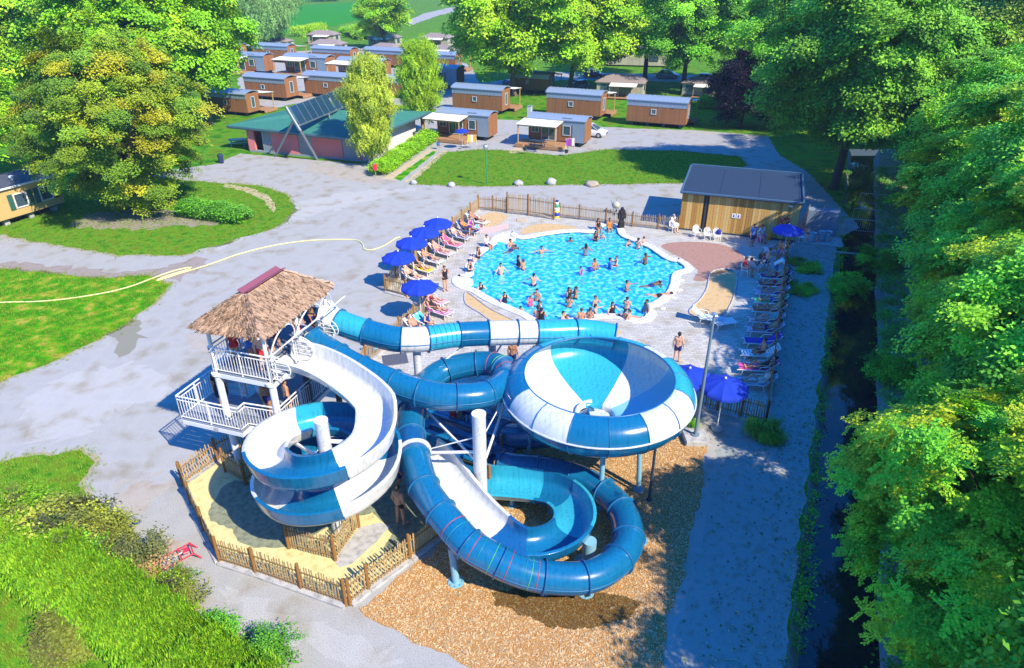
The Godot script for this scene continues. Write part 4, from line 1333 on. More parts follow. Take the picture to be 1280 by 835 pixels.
func make_fences() -> void:
	# splash pad slab under the helix
	var pad := [Vector2(-13.22, -21.26), Vector2(-10.26, -17.25), Vector2(-8.8, -16.82), Vector2(-7.07, -16.13), Vector2(-5.42, -15.48), Vector2(-4.79, -16.06), Vector2(-3.59, -17.36), Vector2(-2.69, -18.35), Vector2(-1.24, -20.11), Vector2(-0.19, -21.02), Vector2(0, -23.69), Vector2(-1.86, -26.08), Vector2(-3.06, -27.06), Vector2(-5.95, -26.08), Vector2(-8.34, -23.69), Vector2(-10.6, -23.14), Vector2(-12.37, -22.77)]
	var b := MB.new()
	b.poly(PackedVector2Array(pad), 0.1)
	b.walls(PackedVector2Array(pad), 0.0, 0.1)
	struct("splash_pad", b, mats.pad_yellow)
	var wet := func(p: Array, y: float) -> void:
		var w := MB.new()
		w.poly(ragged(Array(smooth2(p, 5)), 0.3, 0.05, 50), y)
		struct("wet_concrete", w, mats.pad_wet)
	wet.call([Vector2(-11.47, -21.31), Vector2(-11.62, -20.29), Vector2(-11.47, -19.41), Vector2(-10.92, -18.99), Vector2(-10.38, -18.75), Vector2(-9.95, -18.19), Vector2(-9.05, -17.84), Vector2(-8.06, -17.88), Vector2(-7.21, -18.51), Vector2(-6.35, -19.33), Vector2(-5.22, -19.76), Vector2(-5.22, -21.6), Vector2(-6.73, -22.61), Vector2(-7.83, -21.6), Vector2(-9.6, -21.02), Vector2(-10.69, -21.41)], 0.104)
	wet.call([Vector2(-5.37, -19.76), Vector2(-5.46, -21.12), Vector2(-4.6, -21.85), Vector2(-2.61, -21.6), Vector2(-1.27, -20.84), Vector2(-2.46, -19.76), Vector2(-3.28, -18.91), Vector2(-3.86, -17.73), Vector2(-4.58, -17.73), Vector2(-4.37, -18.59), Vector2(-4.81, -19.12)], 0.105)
	var kb := MB.new()
	kb.poly(ragged([Vector2(-6.21, -17.21), Vector2(-5.68, -18.83), Vector2(-4.96, -19.12), Vector2(-4.53, -18.91), Vector2(-4.93, -18.11), Vector2(-5.59, -17.07), Vector2(-5.97, -16.92)], 0.4, 0.03, 51), 0.108)
	struct("concrete_step", kb, mats.concrete)
	fence("front picket fence of the splash pad, from the gravel corner to the wood chips", [Vector3(-13.18, 0, -21.17), Vector3(-12.43, 0, -20.11), Vector3(-11.38, 0, -18.71), Vector3(-10.26, 0, -17.25), Vector3(-8.83, 0, -16.75), Vector3(-7.07, 0, -16.06), Vector3(-5.43, 0, -15.41)], 1.12, 0.115, 2.0)
	fence("picket fence on a broad concrete kerb between splash pad and wood chips", [Vector3(-5.3, 0, -15.44), Vector3(-4.81, 0, -16.03), Vector3(-3.59, 0, -17.36), Vector3(-2.48, 0, -18.59)], 1.12, 0.115, 2.2)
	fence("short rear picket fence of the splash pad under the tower landing", [Vector3(-13.22, 0, -21.26), Vector3(-12.41, 0, -22.77), Vector3(-11.27, 0, -23.92), Vector3(-9.83, 0, -25.57)], 1.12, 0.115, 2.2)
	fence("small picket screen round the left front tower post", [Vector3(-11.79, 0, -22), Vector3(-10.69, 0, -21.21), Vector3(-10.47, 0, -21.9), Vector3(-11.44, 0, -22.61)], 1.1, 0.1, 1.6, ["pale", "pale_grey"], false, 0.1)
	fence("picket screen round the footing of the helix post", [Vector3(-8.45, 0, -18.83), Vector3(-7.98, 0, -17.81), Vector3(-6.19, 0, -17.25), Vector3(-5.69, 0, -18.87)], 1.1, 0.1, 1.8, ["pale", "pale_grey"], false, 0.1)
	fence("short picket screen beside the cyan run-out", [Vector3(-0.89, 0, -20.84), Vector3(-0.33, 0, -21.8)], 1.3, 0.12, 1.4, ["pale"], false, 0.0)
	fence("dark picket fence between the run-out lanes and the bowl", [Vector3(-0.41, 0, -22.88), Vector3(0, 0, -23.92), Vector3(0.22, 0, -25.45)], 1.2, 0.12, 1.6, ["pale_dark"], false)
	# pool fences
	fence("left pool fence behind the row of blue parasols", [Vector3(-2.86, 0, -56.16), Vector3(-4.64, 0, -50.83), Vector3(-6.05, 0, -46.45), Vector3(-7.19, 0, -42.8), Vector3(-8.1, 0, -39.71), Vector3(-6.65, 0, -38.88)], 1.15, 0.115, 2.0, ["pale", "pale_grey"], true)
	fence("lower left pool fence passing under the upper tube", [Vector3(-5.66, 0, -38.19), Vector3(-5.11, 0, -36.75), Vector3(-6.33, 0, -33.84), Vector3(-7.62, 0, -30.61), Vector3(-8.1, 0, -29.28)], 1.15, 0.12, 2.0, ["pale", "pale_grey"], true)
	fence("tall pale bamboo fence panel at the back of the pool", [Vector3(-0.4, 0, -55.31), Vector3(1.33, 0, -54.69), Vector3(3.41, 0, -53.68)], 1.75, 0.1, 2.0, ["pale", "pale_grey"], false, 0.024)
	fence("back pool fence left of the tall bamboo panel", [Vector3(-2.86, 0, -56.16), Vector3(-1.63, 0, -55.94), Vector3(-0.47, 0, -55.41)], 1.25, 0.12, 2.0, ["pale", "pale_dark"], false, 0.024)
	fence("long grey back pool fence between the bollard and the wooden hut", [Vector3(3.91, 0, -54.28), Vector3(5.52, 0, -53.78), Vector3(7.59, 0, -52.89), Vector3(9.59, 0, -52.03), Vector3(11.52, 0, -51.38), Vector3(13.02, 0, -51.01)], 1.15, 0.12, 2.2, ["pale_grey"], false, 0.024)
	fence("right pool fence behind the sunbathers along the gravel track", [Vector3(20.25, 0, -47.09), Vector3(18.27, 0, -42.26), Vector3(16.09, 0, -36.86), Vector3(14.17, 0, -32.03), Vector3(12.62, 0, -28.1), Vector3(11.56, 0, -25.45)], 1.15, 0.13, 2.2, ["pale_grey", "pale_dark"], true)
	fence("front right pool fence behind the two big blue parasols", [Vector3(11.56, 0, -25.45), Vector3(10.57, 0, -25.95), Vector3(9.63, 0, -26.47), Vector3(8.62, 0, -26.99), Vector3(7.67, 0, -27.54)], 1.15, 0.11, 2.2, ["pale_dark", "pale_grey"], true)


# ---------------------------------------------------------------- buildings
func board_wall(o: Node3D, nm: String, a: Vector3, b: Vector3, h0: float, h1: float, w: float, keys: Array, thick := 0.025) -> void:
	# upright boards with open joints, every one proud by a little of its own; one part, too fine to pick apart from afar
	var t := MB.new()
	var l := (b - a).length()
	var n := int(l / w)
	var d := (b - a).normalized()
	var out := Vector3(-d.z, 0, d.x)
	for i in n:
		var q := a + d * ((i + 0.5) * l / n)
		t.col = Color.WHITE * rng.randf_range(0.82, 1.1)
		t.box(Transform3D(Basis(Vector3.UP, atan2(-d.z, d.x)), q + Vector3.UP * (h0 + h1) * 0.5 + out * rng.randf_range(0, 0.008)), Vector3(l / n - 0.012, h1 - h0, thick))
	var m: StandardMaterial3D = mats[keys[0]]
	m.vertex_color_use_as_albedo = true
	part(nm, t, m, o, Transform3D(), "stuff")


func window(o: Node3D, at: Vector3, w: float, h: float, ry: float, frame: Material, bars := 1) -> void:
	var xf := Transform3D(Basis(Vector3.UP, ry), at)
	var t := MB.new()
	for s in [-1.0, 1.0]:
		t.box(xf * Transform3D(Basis(), Vector3(s * (w / 2 + 0.04), 0, 0.02)), Vector3(0.08, h + 0.16, 0.09), 0.01)
		t.box(xf * Transform3D(Basis(), Vector3(0, s * (h / 2 + 0.04), 0.02)), Vector3(w, 0.08, 0.09), 0.01)
	for i in range(1, bars):
		t.box(xf * Transform3D(Basis(), Vector3(-w / 2 + w * i / bars, 0, 0.02)), Vector3(0.05, h, 0.06))
	var f := part("window", t, frame, o)
	t = MB.new()
	t.box(xf, Vector3(w, h, 0.02))
	part("pane", t, mats.glass, f)
	t = MB.new()
	t.box(xf * Transform3D(Basis(), Vector3(w * 0.12, -0.02, -0.03)), Vector3(w * 0.6, h * 0.9, 0.02))
	part("curtain", t, mat("curtain", Color(0.6, 0.62, 0.66), 0.9), f)


# porch towards +z, length along x; the other long side is nearly blank
func make_cabin(L: float) -> Node3D:
	var D := 2.5
	var o := thing("timber_cabin", "x", "cabin")
	var x0 := -L / 2
	var x1 := L / 2
	var zf := D / 2
	var seam := mat("zinc", Color(0.3, 0.38, 0.48), 0.45, {"metallic": 0.3})
	var t := MB.new()
	t.bx(Vector3(0, 0.5, 0), Vector3(L - 0.3, 0.24, D - 0.3))
	for i in 4:
		for s in [-0.9, 0.9]:
			t.bx(Vector3(x0 + 0.6 + i * (L - 1.2) / 3, 0.2, s), Vector3(0.3, 0.4, 0.3))
	part("chassis", t, mats.dark_steel, o)
	t = MB.new()
	t.bx(Vector3(0, 1.75, 0), Vector3(L - 0.06, 2.3, D - 0.06))
	part("wall_core", t, mats.cedar_b, o)
	board_wall(o, "cladding", Vector3(x0, 0, zf), Vector3(x1 - 1.5, 0, zf), 0.55, 2.75, 0.14, ["cedar"])
	board_wall(o, "cladding", Vector3(x1, 0, -zf), Vector3(x0, 0, -zf), 0.5, 2.25, 0.14, ["cedar"])
	board_wall(o, "cladding", Vector3(x1, 0, zf), Vector3(x1, 0, -zf), 0.5, 2.95, 0.14, ["cedar"])
	board_wall(o, "cladding", Vector3(x0, 0, -zf), Vector3(x0, 0, zf), 0.5, 2.95, 0.14, ["cedar"])
	# zinc: a wrap down the front at the right, a band along the back, a curved roof with seams
	t = MB.new()
	t.bx(Vector3(x1 - 0.75, 1.65, zf + 0.02), Vector3(1.45, 2.3, 0.04))
	for i in 6:
		t.bx(Vector3(x1 - 1.4 + i * 0.27, 1.65, zf + 0.05), Vector3(0.02, 2.3, 0.03))
	part("zinc_wrap", t, seam, o)
	t = MB.new()
	t.bx(Vector3(0, 2.58, -zf - 0.02), Vector3(L, 0.66, 0.04))
	t.bx(Vector3(0.9, 2.62, zf + 0.015), Vector3(L - 1.8, 0.6, 0.04))
	var n := int(L / 0.45)
	for i in n + 1:
		t.bx(Vector3(x0 + i * L / n, 2.58, -zf - 0.05), Vector3(0.02, 0.66, 0.03))
	part("zinc_band", t, seam, o)
	t = MB.new()
	var rows := []
	var under := []
	for i in 13:
		var a := -1.0 + 2.0 * i / 12.0
		var y := 2.92 + 0.36 * (1.0 - a * a)
		var r := PackedVector3Array([Vector3(x0 - 0.12, y, a * (zf + 0.14)), Vector3(x1 + 0.12, y, a * (zf + 0.14))])
		rows.append(r)
		under.append(PackedVector3Array([r[0] + Vector3.DOWN * 0.08, r[1] + Vector3.DOWN * 0.08]))
	t.grid(rows, 1.0)
	t.grid(under, -1.0)
	for s in [0, 1]:
		for i in 12:
			t.quad(rows[i][s], rows[i + 1][s], under[i + 1][s], under[i][s], Vector3(-1 + 2 * s, 0, 0))
	for s in [0, 12]:
		t.quad(rows[s][0], rows[s][1], under[s][1], under[s][0], Vector3(0, 0, -1 if s == 0 else 1))
	var rf := part("roof", t, seam, o)
	for i in n + 1:
		t = MB.new()
		var pts := []
		for q in rows:
			pts.append(Vector3(lerpf(q[0].x, q[1].x, float(i) / n), q[0].y + 0.02, q[0].z))
		t.tube(pts, 0.016, 4)
		part("roof_seam", t, seam, rf)
	t = MB.new()
	t.bx(Vector3(x1 - 2.2, 3.08, zf * 0.72), Vector3(1.2, 0.06, 0.5), 0.01)
	part("roof_light", t, mats.glass, o)
	# porch: deck, posts, white awning
	var dx0 := x0 - 0.5
	var dx1 := x0 + L * 0.62
	t = MB.new()
	for i in 18:
		t.bx(Vector3((dx0 + dx1) / 2 + 0.3, 0.42, zf + 0.08 + i * 0.15), Vector3(dx1 - dx0 + 0.8, 0.04, 0.138))
	part("deck", t, mats.deck_wood, o, Transform3D(), "stuff")
	t = MB.new()
	t.bx(Vector3((dx0 + dx1) / 2 + 0.3, 0.24, zf + 2.72), Vector3(dx1 - dx0 + 0.8, 0.32, 0.05))
	t.bx(Vector3(dx1 + 0.7, 0.24, zf + 1.4), Vector3(0.05, 0.32, 2.6))
	t.bx(Vector3(dx0 - 0.1, 0.24, zf + 1.4), Vector3(0.05, 0.32, 2.6))
	part("deck_skirt", t, mats.deck_wood, o)
	for x in [dx0 + 0.15, dx1 - 0.1]:
		t = MB.new()
		t.bx(Vector3(x, 1.45, zf + 2.4), Vector3(0.11, 2.06, 0.11), 0.01)
		part("porch_post", t, mats.pine, o)
		t = MB.new()
		t.bar(Vector3(x, 2.5, zf + 2.5), Vector3(x, 2.72, zf + 0.05), 0.08, 0.14)
		part("porch_rafter", t, mats.pine, o)
	t = MB.new()
	t.bx(Vector3((dx0 + dx1) / 2, 2.46, zf + 2.4), Vector3(dx1 - dx0, 0.14, 0.08))
	part("porch_beam", t, mats.pine, o)
	t = MB.new()
	t.box(Transform3D(Basis(Vector3.RIGHT, 0.09), Vector3((dx0 + dx1) / 2, 2.68, zf + 1.3)), Vector3(dx1 - dx0 + 0.1, 0.03, 2.6))
	part("awning", t, mat("awning", Color(0.82, 0.8, 0.74), 0.9), o)
	# openings
	var grey := mat("window_grey", Color(0.42, 0.5, 0.58), 0.5)
	window(o, Vector3(x0 + 0.8, 1.75, zf + 0.02), 0.8, 0.8, 0, grey, 2)
	window(o, Vector3(x0 + L * 0.37, 1.55, zf + 0.02), 1.7, 1.95, 0, grey, 2)
	window(o, Vector3(x1 - 2.15, 1.75, zf + 0.02), 0.8, 0.95, 0, grey, 1)
	window(o, Vector3(0.3, 1.7, -zf - 0.02), 0.45, 0.45, PI, grey, 1)
	window(o, Vector3(x0 - 0.02, 1.75, 0.0), 0.55, 1.3, -PI / 2, grey, 1)
	t = MB.new()
	t.bx(Vector3(x0 + 1.6, 2.2, -zf - 0.03), Vector3(0.12, 0.12, 0.06))
	part("vent", t, mats.dark_steel, o)
	return o


# canvas lodge: hipped canvas roof over ribbed walls, pale awning towards +z
func make_lodge() -> Node3D:
	var o := thing("tent_lodge", "x", "tent lodge")
	var t := MB.new()
	for i in 20:
		t.col = Color.WHITE * rng.randf_range(0.88, 1.05)
		for s in [-1.0, 1.0]:
			t.bx(Vector3(-3.8 + i * 0.4, 1.35, s * 2.4), Vector3(0.37, 2.3, 0.05))
	for i in 12:
		for s in [-1.0, 1.0]:
			t.bx(Vector3(s * 4.0, 1.35, -2.2 + i * 0.4), Vector3(0.05, 2.3, 0.37))
	part("canvas_wall", t, mat("canvas", Color(0.45, 0.44, 0.34), 0.95, {"vertex_color_use_as_albedo": true}), o, Transform3D(), "stuff")
	t = MB.new()
	t.bx(Vector3(0, 0.15, 0), Vector3(8.2, 0.3, 5.0))
	part("floor", t, mats.deck_wood, o)
	t = MB.new()
	var e := [Vector3(-4.3, 2.45, -2.7), Vector3(4.3, 2.45, -2.7), Vector3(4.3, 2.45, 2.7), Vector3(-4.3, 2.45, 2.7)]
	var r := [Vector3(-2.2, 3.5, 0), Vector3(2.2, 3.5, 0)]
	t.quad(e[0], e[1], r[1], r[0], Vector3(0, 1, -1))
	t.quad(e[2], e[3], r[0], r[1], Vector3(0, 1, 1))
	t.face(e[0], e[3], r[0], Vector3(-1, 1, 0))
	t.face(e[1], e[2], r[1], Vector3(1, 1, 0))
	t.bx(Vector3(0, 2.42, 2.7), Vector3(8.6, 0.12, 0.03))
	t.bx(Vector3(0, 2.42, -2.7), Vector3(8.6, 0.12, 0.03))
	t.bx(Vector3(4.3, 2.42, 0), Vector3(0.03, 0.12, 5.4))
	t.bx(Vector3(-4.3, 2.42, 0), Vector3(0.03, 0.12, 5.4))
	part("canvas_roof", t, mat("canvas_roof", Color(0.27, 0.22, 0.21), 0.95), o)
	t = MB.new()
	t.box(Transform3D(Basis(Vector3.RIGHT, 0.12), Vector3(0.8, 2.3, 3.7)), Vector3(4.6, 0.04, 2.4))
	part("awning", t, mats.awning, o)
	for x in [-1.4, 3.0]:
		t = MB.new()
		t.bx(Vector3(x, 1.2, 4.7), Vector3(0.1, 2.0, 0.1))
		part("porch_post", t, mats.pine, o)
	t = MB.new()
	t.bx(Vector3(0.8, 0.25, 3.7), Vector3(5.0, 0.1, 2.6))
	part("deck", t, mats.deck_wood, o)
	window(o, Vector3(-2.6, 1.5, 2.42), 1.2, 1.0, 0, mats.dark_steel, 2)
	window(o, Vector3(1.0, 1.3, 2.42), 1.8, 1.9, 0, mats.dark_steel, 2)
	window(o, Vector3(4.02, 1.5, 0), 1.4, 0.9, PI / 2, mats.dark_steel, 2)
	return o


func make_buildings() -> void:
	var ang := -0.4
	var proto := make_cabin(6.8)
	var first := true
	# near right-hand corner, which side is seen, stretch, label
	var list := [
		[Vector3(-2.74, 0, -81.73), true, 1.0, "timber cabin on the lawn with a navy parasol on its porch", "cabins with awnings"],
		[Vector3(8.21, 0, -78.55), true, 1.0, "timber cabin on the lawn with a black picnic table on its porch", "cabins with awnings"],
		[Vector3(-1.33, 0, -97.7), false, 1.12, "wood clad cabin seen from its back, behind the porch with the navy parasol", "cabins seen from behind"],
		[Vector3(11.78, 0, -93.86), false, 1.12, "wood clad cabin seen from its back, middle one of the three by the road", "cabins seen from behind"],
		[Vector3(21.9, 0, -88.36), false, 1.12, "wood clad cabin seen from its back, nearest to the dark purple tree", "cabins seen from behind"],
		[Vector3(-34.18, 0, -134.21), true, 1.38, "timber cabin with awning in the far row, above the green roofed block", "cabins with awnings"],
		[Vector3(-46.61, 0, -137.33), true, 1.38, "timber cabin half hidden by the plane tree at the left of the far row", "cabins with awnings"],
		[Vector3(-22.81, 0, -128.35), true, 1.38, "timber cabin with awning in the far row behind the weeping birch", "cabins with awnings"],
		[Vector3(-9.08, 0, -119.57), true, 1.38, "shaded dark timber cabin in the far row beside the big plane trees", "cabins with awnings"],
		[Vector3(-34.14, 0, -108.31), false, 1.15, "wood clad cabin with a tall gable window at the left of the second row", "cabins seen from behind"],
		[Vector3(-24.43, 0, -109.7), false, 1.3, "wood clad cabin behind the solar panels, only its top showing", "cabins seen from behind"],
		[Vector3(-16.5, 0, -110.4), false, 0.9, "wood clad cabin between the two birches", "cabins seen from behind"],
		[Vector3(-36.14, 0, -96.57), false, 1.0, "brown cabin under the plane tree left of the green roofed block", "cabins seen from behind"],
		[Vector3(-46.95, 0, -153.89), false, 1.38, "cabin seen from its back in the third row, leftmost", "cabins seen from behind"],
		[Vector3(-32.48, 0, -147.56), false, 1.38, "cabin seen from its back in the third row, in the middle", "cabins seen from behind"],
		[Vector3(-21.27, 0, -145.17), false, 1.38, "cabin seen from its back in the third row, rightmost", "cabins seen from behind"],
		[Vector3(-10.71, 0, -138.4), false, 1.3, "shaded cabin in the third row beside the great plane tree", "cabins seen from behind"],
		[Vector3(-57.89, 0, -155.21), false, 1.2, "cabin half hidden behind the plane trees at the far left of the third row", "cabins seen from behind"],
		[Vector3(5.92, 0, -114.82), false, 1.0, "dark cabin in the shade under the big plane trees", "cabins seen from behind"],
	]
	for c in list:
		var X := Vector3(cos(ang), 0, -sin(ang))
		var Z := Vector3(sin(ang), 0, cos(ang))
		var L: float = 6.8 * c[2]
		var at: Vector3 = c[0] - X * L / 2 - Z * 1.25
		var ry := ang if c[1] else ang + PI
		if first:
			proto.position = at
			proto.rotation.y = ry
			metas(proto, c[3], "cabin", c[4])
			first = false
		else:
			var o := copy(proto, c[3], at, ry, "timber_cabin", c[4])
			o.scale = Vector3(c[2], 1.0 if c[2] <= 1.0 else 1.12, 1.12 if c[2] > 1.0 else 1.0)
	var lodge := make_lodge()
	first = true
	for c in [
		[Vector3(-57.25, 0, -181.56), "canvas lodge beside the grey willow, leftmost of its row", 0.75],
		[Vector3(-49.44, 0, -195.02), "canvas lodge with white awning nearest to the green lake", 0.9],
		[Vector3(-42.61, 0, -171.35), "brown roofed canvas lodge behind the third row of cabins, left one", 0.9],
		[Vector3(-32.09, 0, -187.1), "canvas lodge with white awning under the small lake tree", 0.9],
		[Vector3(-28.65, 0, -168.19), "brown roofed canvas lodge behind the third row of cabins, middle one", 0.75],
		[Vector3(-18.69, 0, -187.1), "canvas lodge with white awning below the lake path", 0.9],
		[Vector3(-14.67, 0, -163.64), "brown roofed canvas lodge next to the big plane tree", 0.75],
		[Vector3(17.39, 0, -114.06), "green awning lodge in the shade behind the cabins by the road", 0.9],
		[Vector3(30.69, 0, -114.06), "pale awning lodge in the shade left of the dark purple tree", 0.8],
	]:
		var o: Node3D = lodge
		if first:
			metas(lodge, c[1], "tent lodge", "canvas lodges")
			lodge.position = c[0]
			lodge.rotation.y = -0.3
		else:
			o = copy(lodge, c[1], c[0], -0.3 + rng.randf_range(-0.15, 0.15), "tent_lodge", "canvas lodges")
		o.scale = Vector3.ONE * c[2]
		first = false
	make_block()
	make_hut()
	make_mobile_home()
	# beige bungalow far behind the plane trees
	var o := thing("beige_bungalow", "beige bungalow wall far behind the plane tree trunks", "bungalow", Vector3(25.56, 0, -150.03), -0.2)
	board_wall(o, "cladding", Vector3(-6, 0, 2), Vector3(6, 0, 2), 0.3, 3.2, 0.3, ["canvas"])
	var t := MB.new()
	t.bx(Vector3(0, 1.7, -0.05), Vector3(12, 2.9, 4.0))
	part("wall", t, mats.canvas, o)
	t = MB.new()
	t.box(Transform3D(Basis(Vector3.RIGHT, 0.1), Vector3(0, 3.35, 0)), Vector3(12.6, 0.15, 4.8))
	part("roof", t, mats.canvas_roof, o)
	window(o, Vector3(3.5, 1.8, 2.05), 1.6, 1.2, 0, mats.dark_steel, 2)


func make_block() -> void:
	var c := [Vector3(-29.3, 0, -77.0), Vector3(-15.8, 0, -72.4), Vector3(-11.8, 0, -84.6), Vector3(-25.3, 0, -89.2)]
	var o := thing("sanitary_block", "pink washroom block with a low green roof and solar panels", "washroom block", c[0])
	var pink := mat("pink_render", Color(0.72, 0.22, 0.22), 0.85, {"albedo_texture": mats.grey_gel.albedo_texture, "uv1_triplanar": true})
	var pale := mat("pale_render", Color(0.78, 0.66, 0.68), 0.85)
	for i in 4:
		var a: Vector3 = c[i] - c[0]
		var b: Vector3 = c[(i + 1) % 4] - c[0]
		var d := (b - a).normalized()
		if i == 0:
			# openings: a porch at the left, then doors
			var l := (b - a).length()
			for q in [[0.0, 0.06, 0.0], [0.22, 0.46, 0.0], [0.58, 0.84, 0.0], [0.965, 1.0, 0.0]]:
				var t := MB.new()
				t.bar(a + d * l * q[0] + Vector3.UP * 1.3, a + d * l * q[1] + Vector3.UP * 1.3, 0.25, 2.6)
				part("wall", t, pink, o)
			var t := MB.new()
			t.bar(a + Vector3.UP * 2.48, b + Vector3.UP * 2.48, 0.24, 0.26)
			part("wall", t, pink, o)
			t = MB.new()
			t.bar(a + d * 0.1 + Vector3(0, 0.1, 0), b + Vector3(0, 0.1, 0), 0.3, 0.2)
			part("plinth", t, mat("plinth", Color(0.25, 0.3, 0.36), 0.8), o)
			for q in [[0.13, 0.22], [0.46, 0.58], [0.84, 0.965]]:
				var dm := MB.new()
				dm.bar(a + d * l * q[0] + Vector3.UP * 1.2, a + d * l * q[1] + Vector3.UP * 1.2, 0.1, 2.3, 0.01)
				var dr := part("door", dm, mat("steel_door", Color(0.24, 0.29, 0.34), 0.55), o)
				var k := MB.new()
				for j in 3:
					k.bar(a + d * l * lerpf(q[0], q[1], (j + 1) / 4.0) + Vector3(0, 1.2, 0) + Vector3(-d.z, 0, d.x) * 0.06, a + d * (l * lerpf(q[0], q[1], (j + 1) / 4.0) + 0.03) + Vector3(0, 1.2, 0) + Vector3(-d.z, 0, d.x) * 0.06, 0.02, 2.1)
				part("door_rib", k, mats.grey_steel, dr)
				k = MB.new()
				k.bx(a + d * l * lerpf(q[0], q[1], 0.85) + Vector3(0, 1.1, 0) + Vector3(-d.z, 0, d.x) * 0.1, Vector3(0.06, 0.2, 0.08))
				part("door_handle", k, mats.galv, dr)
		else:
			var t := MB.new()
			t.bar(a + Vector3.UP * 1.3, b + Vector3.UP * 1.3, 0.25, 2.6)
			part("wall", t, pale if i == 1 else pink, o)
	# low hipped roof with deep eaves
	var e := [Vector3(-31.6, 2.75, -77.4), Vector3(-15.2, 2.75, -70.6), Vector3(-9.8, 2.75, -85.6), Vector3(-25.8, 2.75, -91.2)]
	var top := [Vector3(-23.4, 3.75, -80.5), Vector3(-17.4, 3.75, -81.0)]
	var t := MB.new()
	for i in 4:
		var n: Vector3 = (e[i] + e[(i + 1) % 4]) * 0.5 - (top[0] + top[1]) * 0.5
		n.y = 8.0
		var p: Vector3 = top[0] if i in [0, 3] else top[1]
		var q: Vector3 = top[1] if i in [0, 1] else top[0]
		t.quad(e[i] - c[0], e[(i + 1) % 4] - c[0], q - c[0], p - c[0], n)
		t.quad(e[i] - c[0], e[(i + 1) % 4] - c[0], e[(i + 1) % 4] - c[0] + Vector3.DOWN * 0.3, e[i] - c[0] + Vector3.DOWN * 0.3, Vector3(n.x, 0, n.z))
	t.quad(e[0] - c[0] + Vector3.DOWN * 0.3, e[1] - c[0] + Vector3.DOWN * 0.3, e[2] - c[0] + Vector3.DOWN * 0.3, e[3] - c[0] + Vector3.DOWN * 0.3, Vector3.DOWN)
	var rf := part("roof", t, ground_mat("green_roof", Color(0.06, 0.25, 0.2), mats.gravel.albedo_texture, 4.0, mats.gravel.detail_albedo, 9.0, 0.7), o)
	t = MB.new()
	for i in 4:
		t.bar(e[i] - c[0] + Vector3.DOWN * 0.12, e[(i + 1) % 4] - c[0] + Vector3.DOWN * 0.12, 0.14, 0.16)
	part("gutter", t, mat("gutter", Color(0.12, 0.2, 0.3), 0.4, {"metallic": 0.4}), rf)
	# solar array: two tables of panels on a tilted frame carried by big steel struts
	var sp := Vector3(-21.8, 3.9, -71.9)
	var s := thing("solar_array", "tilted solar panels on steel struts above the green roof", "solar panels", sp)
	var d := Vector3(0.2255, 0, -0.9742)
	var away := Vector3(-0.9742, 0, -0.2255)
	var up := away * 0.47 + Vector3.UP * 0.883
	var nn := -away * 0.883 + Vector3.UP * 0.47
	for i in 9:
		var x := 0.7 + i * 1.36 + (0.35 if i >= 6 else 0.0)
		var xf := Transform3D(Basis(d, up, nn), d * x + up * 1.0)
		t = MB.new()
		t.box(xf, Vector3(1.3, 1.96, 0.05), 0.008)
		var pn := part("solar_panel", t, mat("panel", Color(0.012, 0.045, 0.1), 0.15, {"metallic_specular": 0.7}), s)
		t = MB.new()
		for j in [-1.0, 1.0]:
			t.box(xf * Transform3D(Basis(), Vector3(0.655 * j, 0, 0.012)), Vector3(0.035, 2.0, 0.06))
			t.box(xf * Transform3D(Basis(), Vector3(0, 0.985 * j, 0.012)), Vector3(1.3, 0.03, 0.06))
		part("panel_frame", t, mats.grey_steel, pn)
	var feet := [Vector3(-25.79, 0, -74.51) - sp, Vector3(-20.82, 0, -73.14) - sp]
	var bars := [[d * -0.3 - nn * 0.1, d * 13.2 - nn * 0.1, 0.12], [d * -0.3 + up * 1.9 - nn * 0.1, d * 13.2 + up * 1.9 - nn * 0.1, 0.07], [d * -0.5 + up * 2.1, d * -0.5 - up * 0.5, 0.18], [d * -0.4 + up * 0.7, feet[0], 0.14], [d * -0.4 + up * 0.7, feet[1], 0.14], [d * 12.9, d * 12.9 + Vector3(0.4, -3.9, 0.6), 0.12], [d * 6.5, d * 6.5 + Vector3(0.2, -1.3, 0.2), 0.1]]
	for q in bars:
		t = MB.new()
		t.tube([q[0], q[1]], q[2], 10)
		part("strut", t, mats.grey_steel, s)


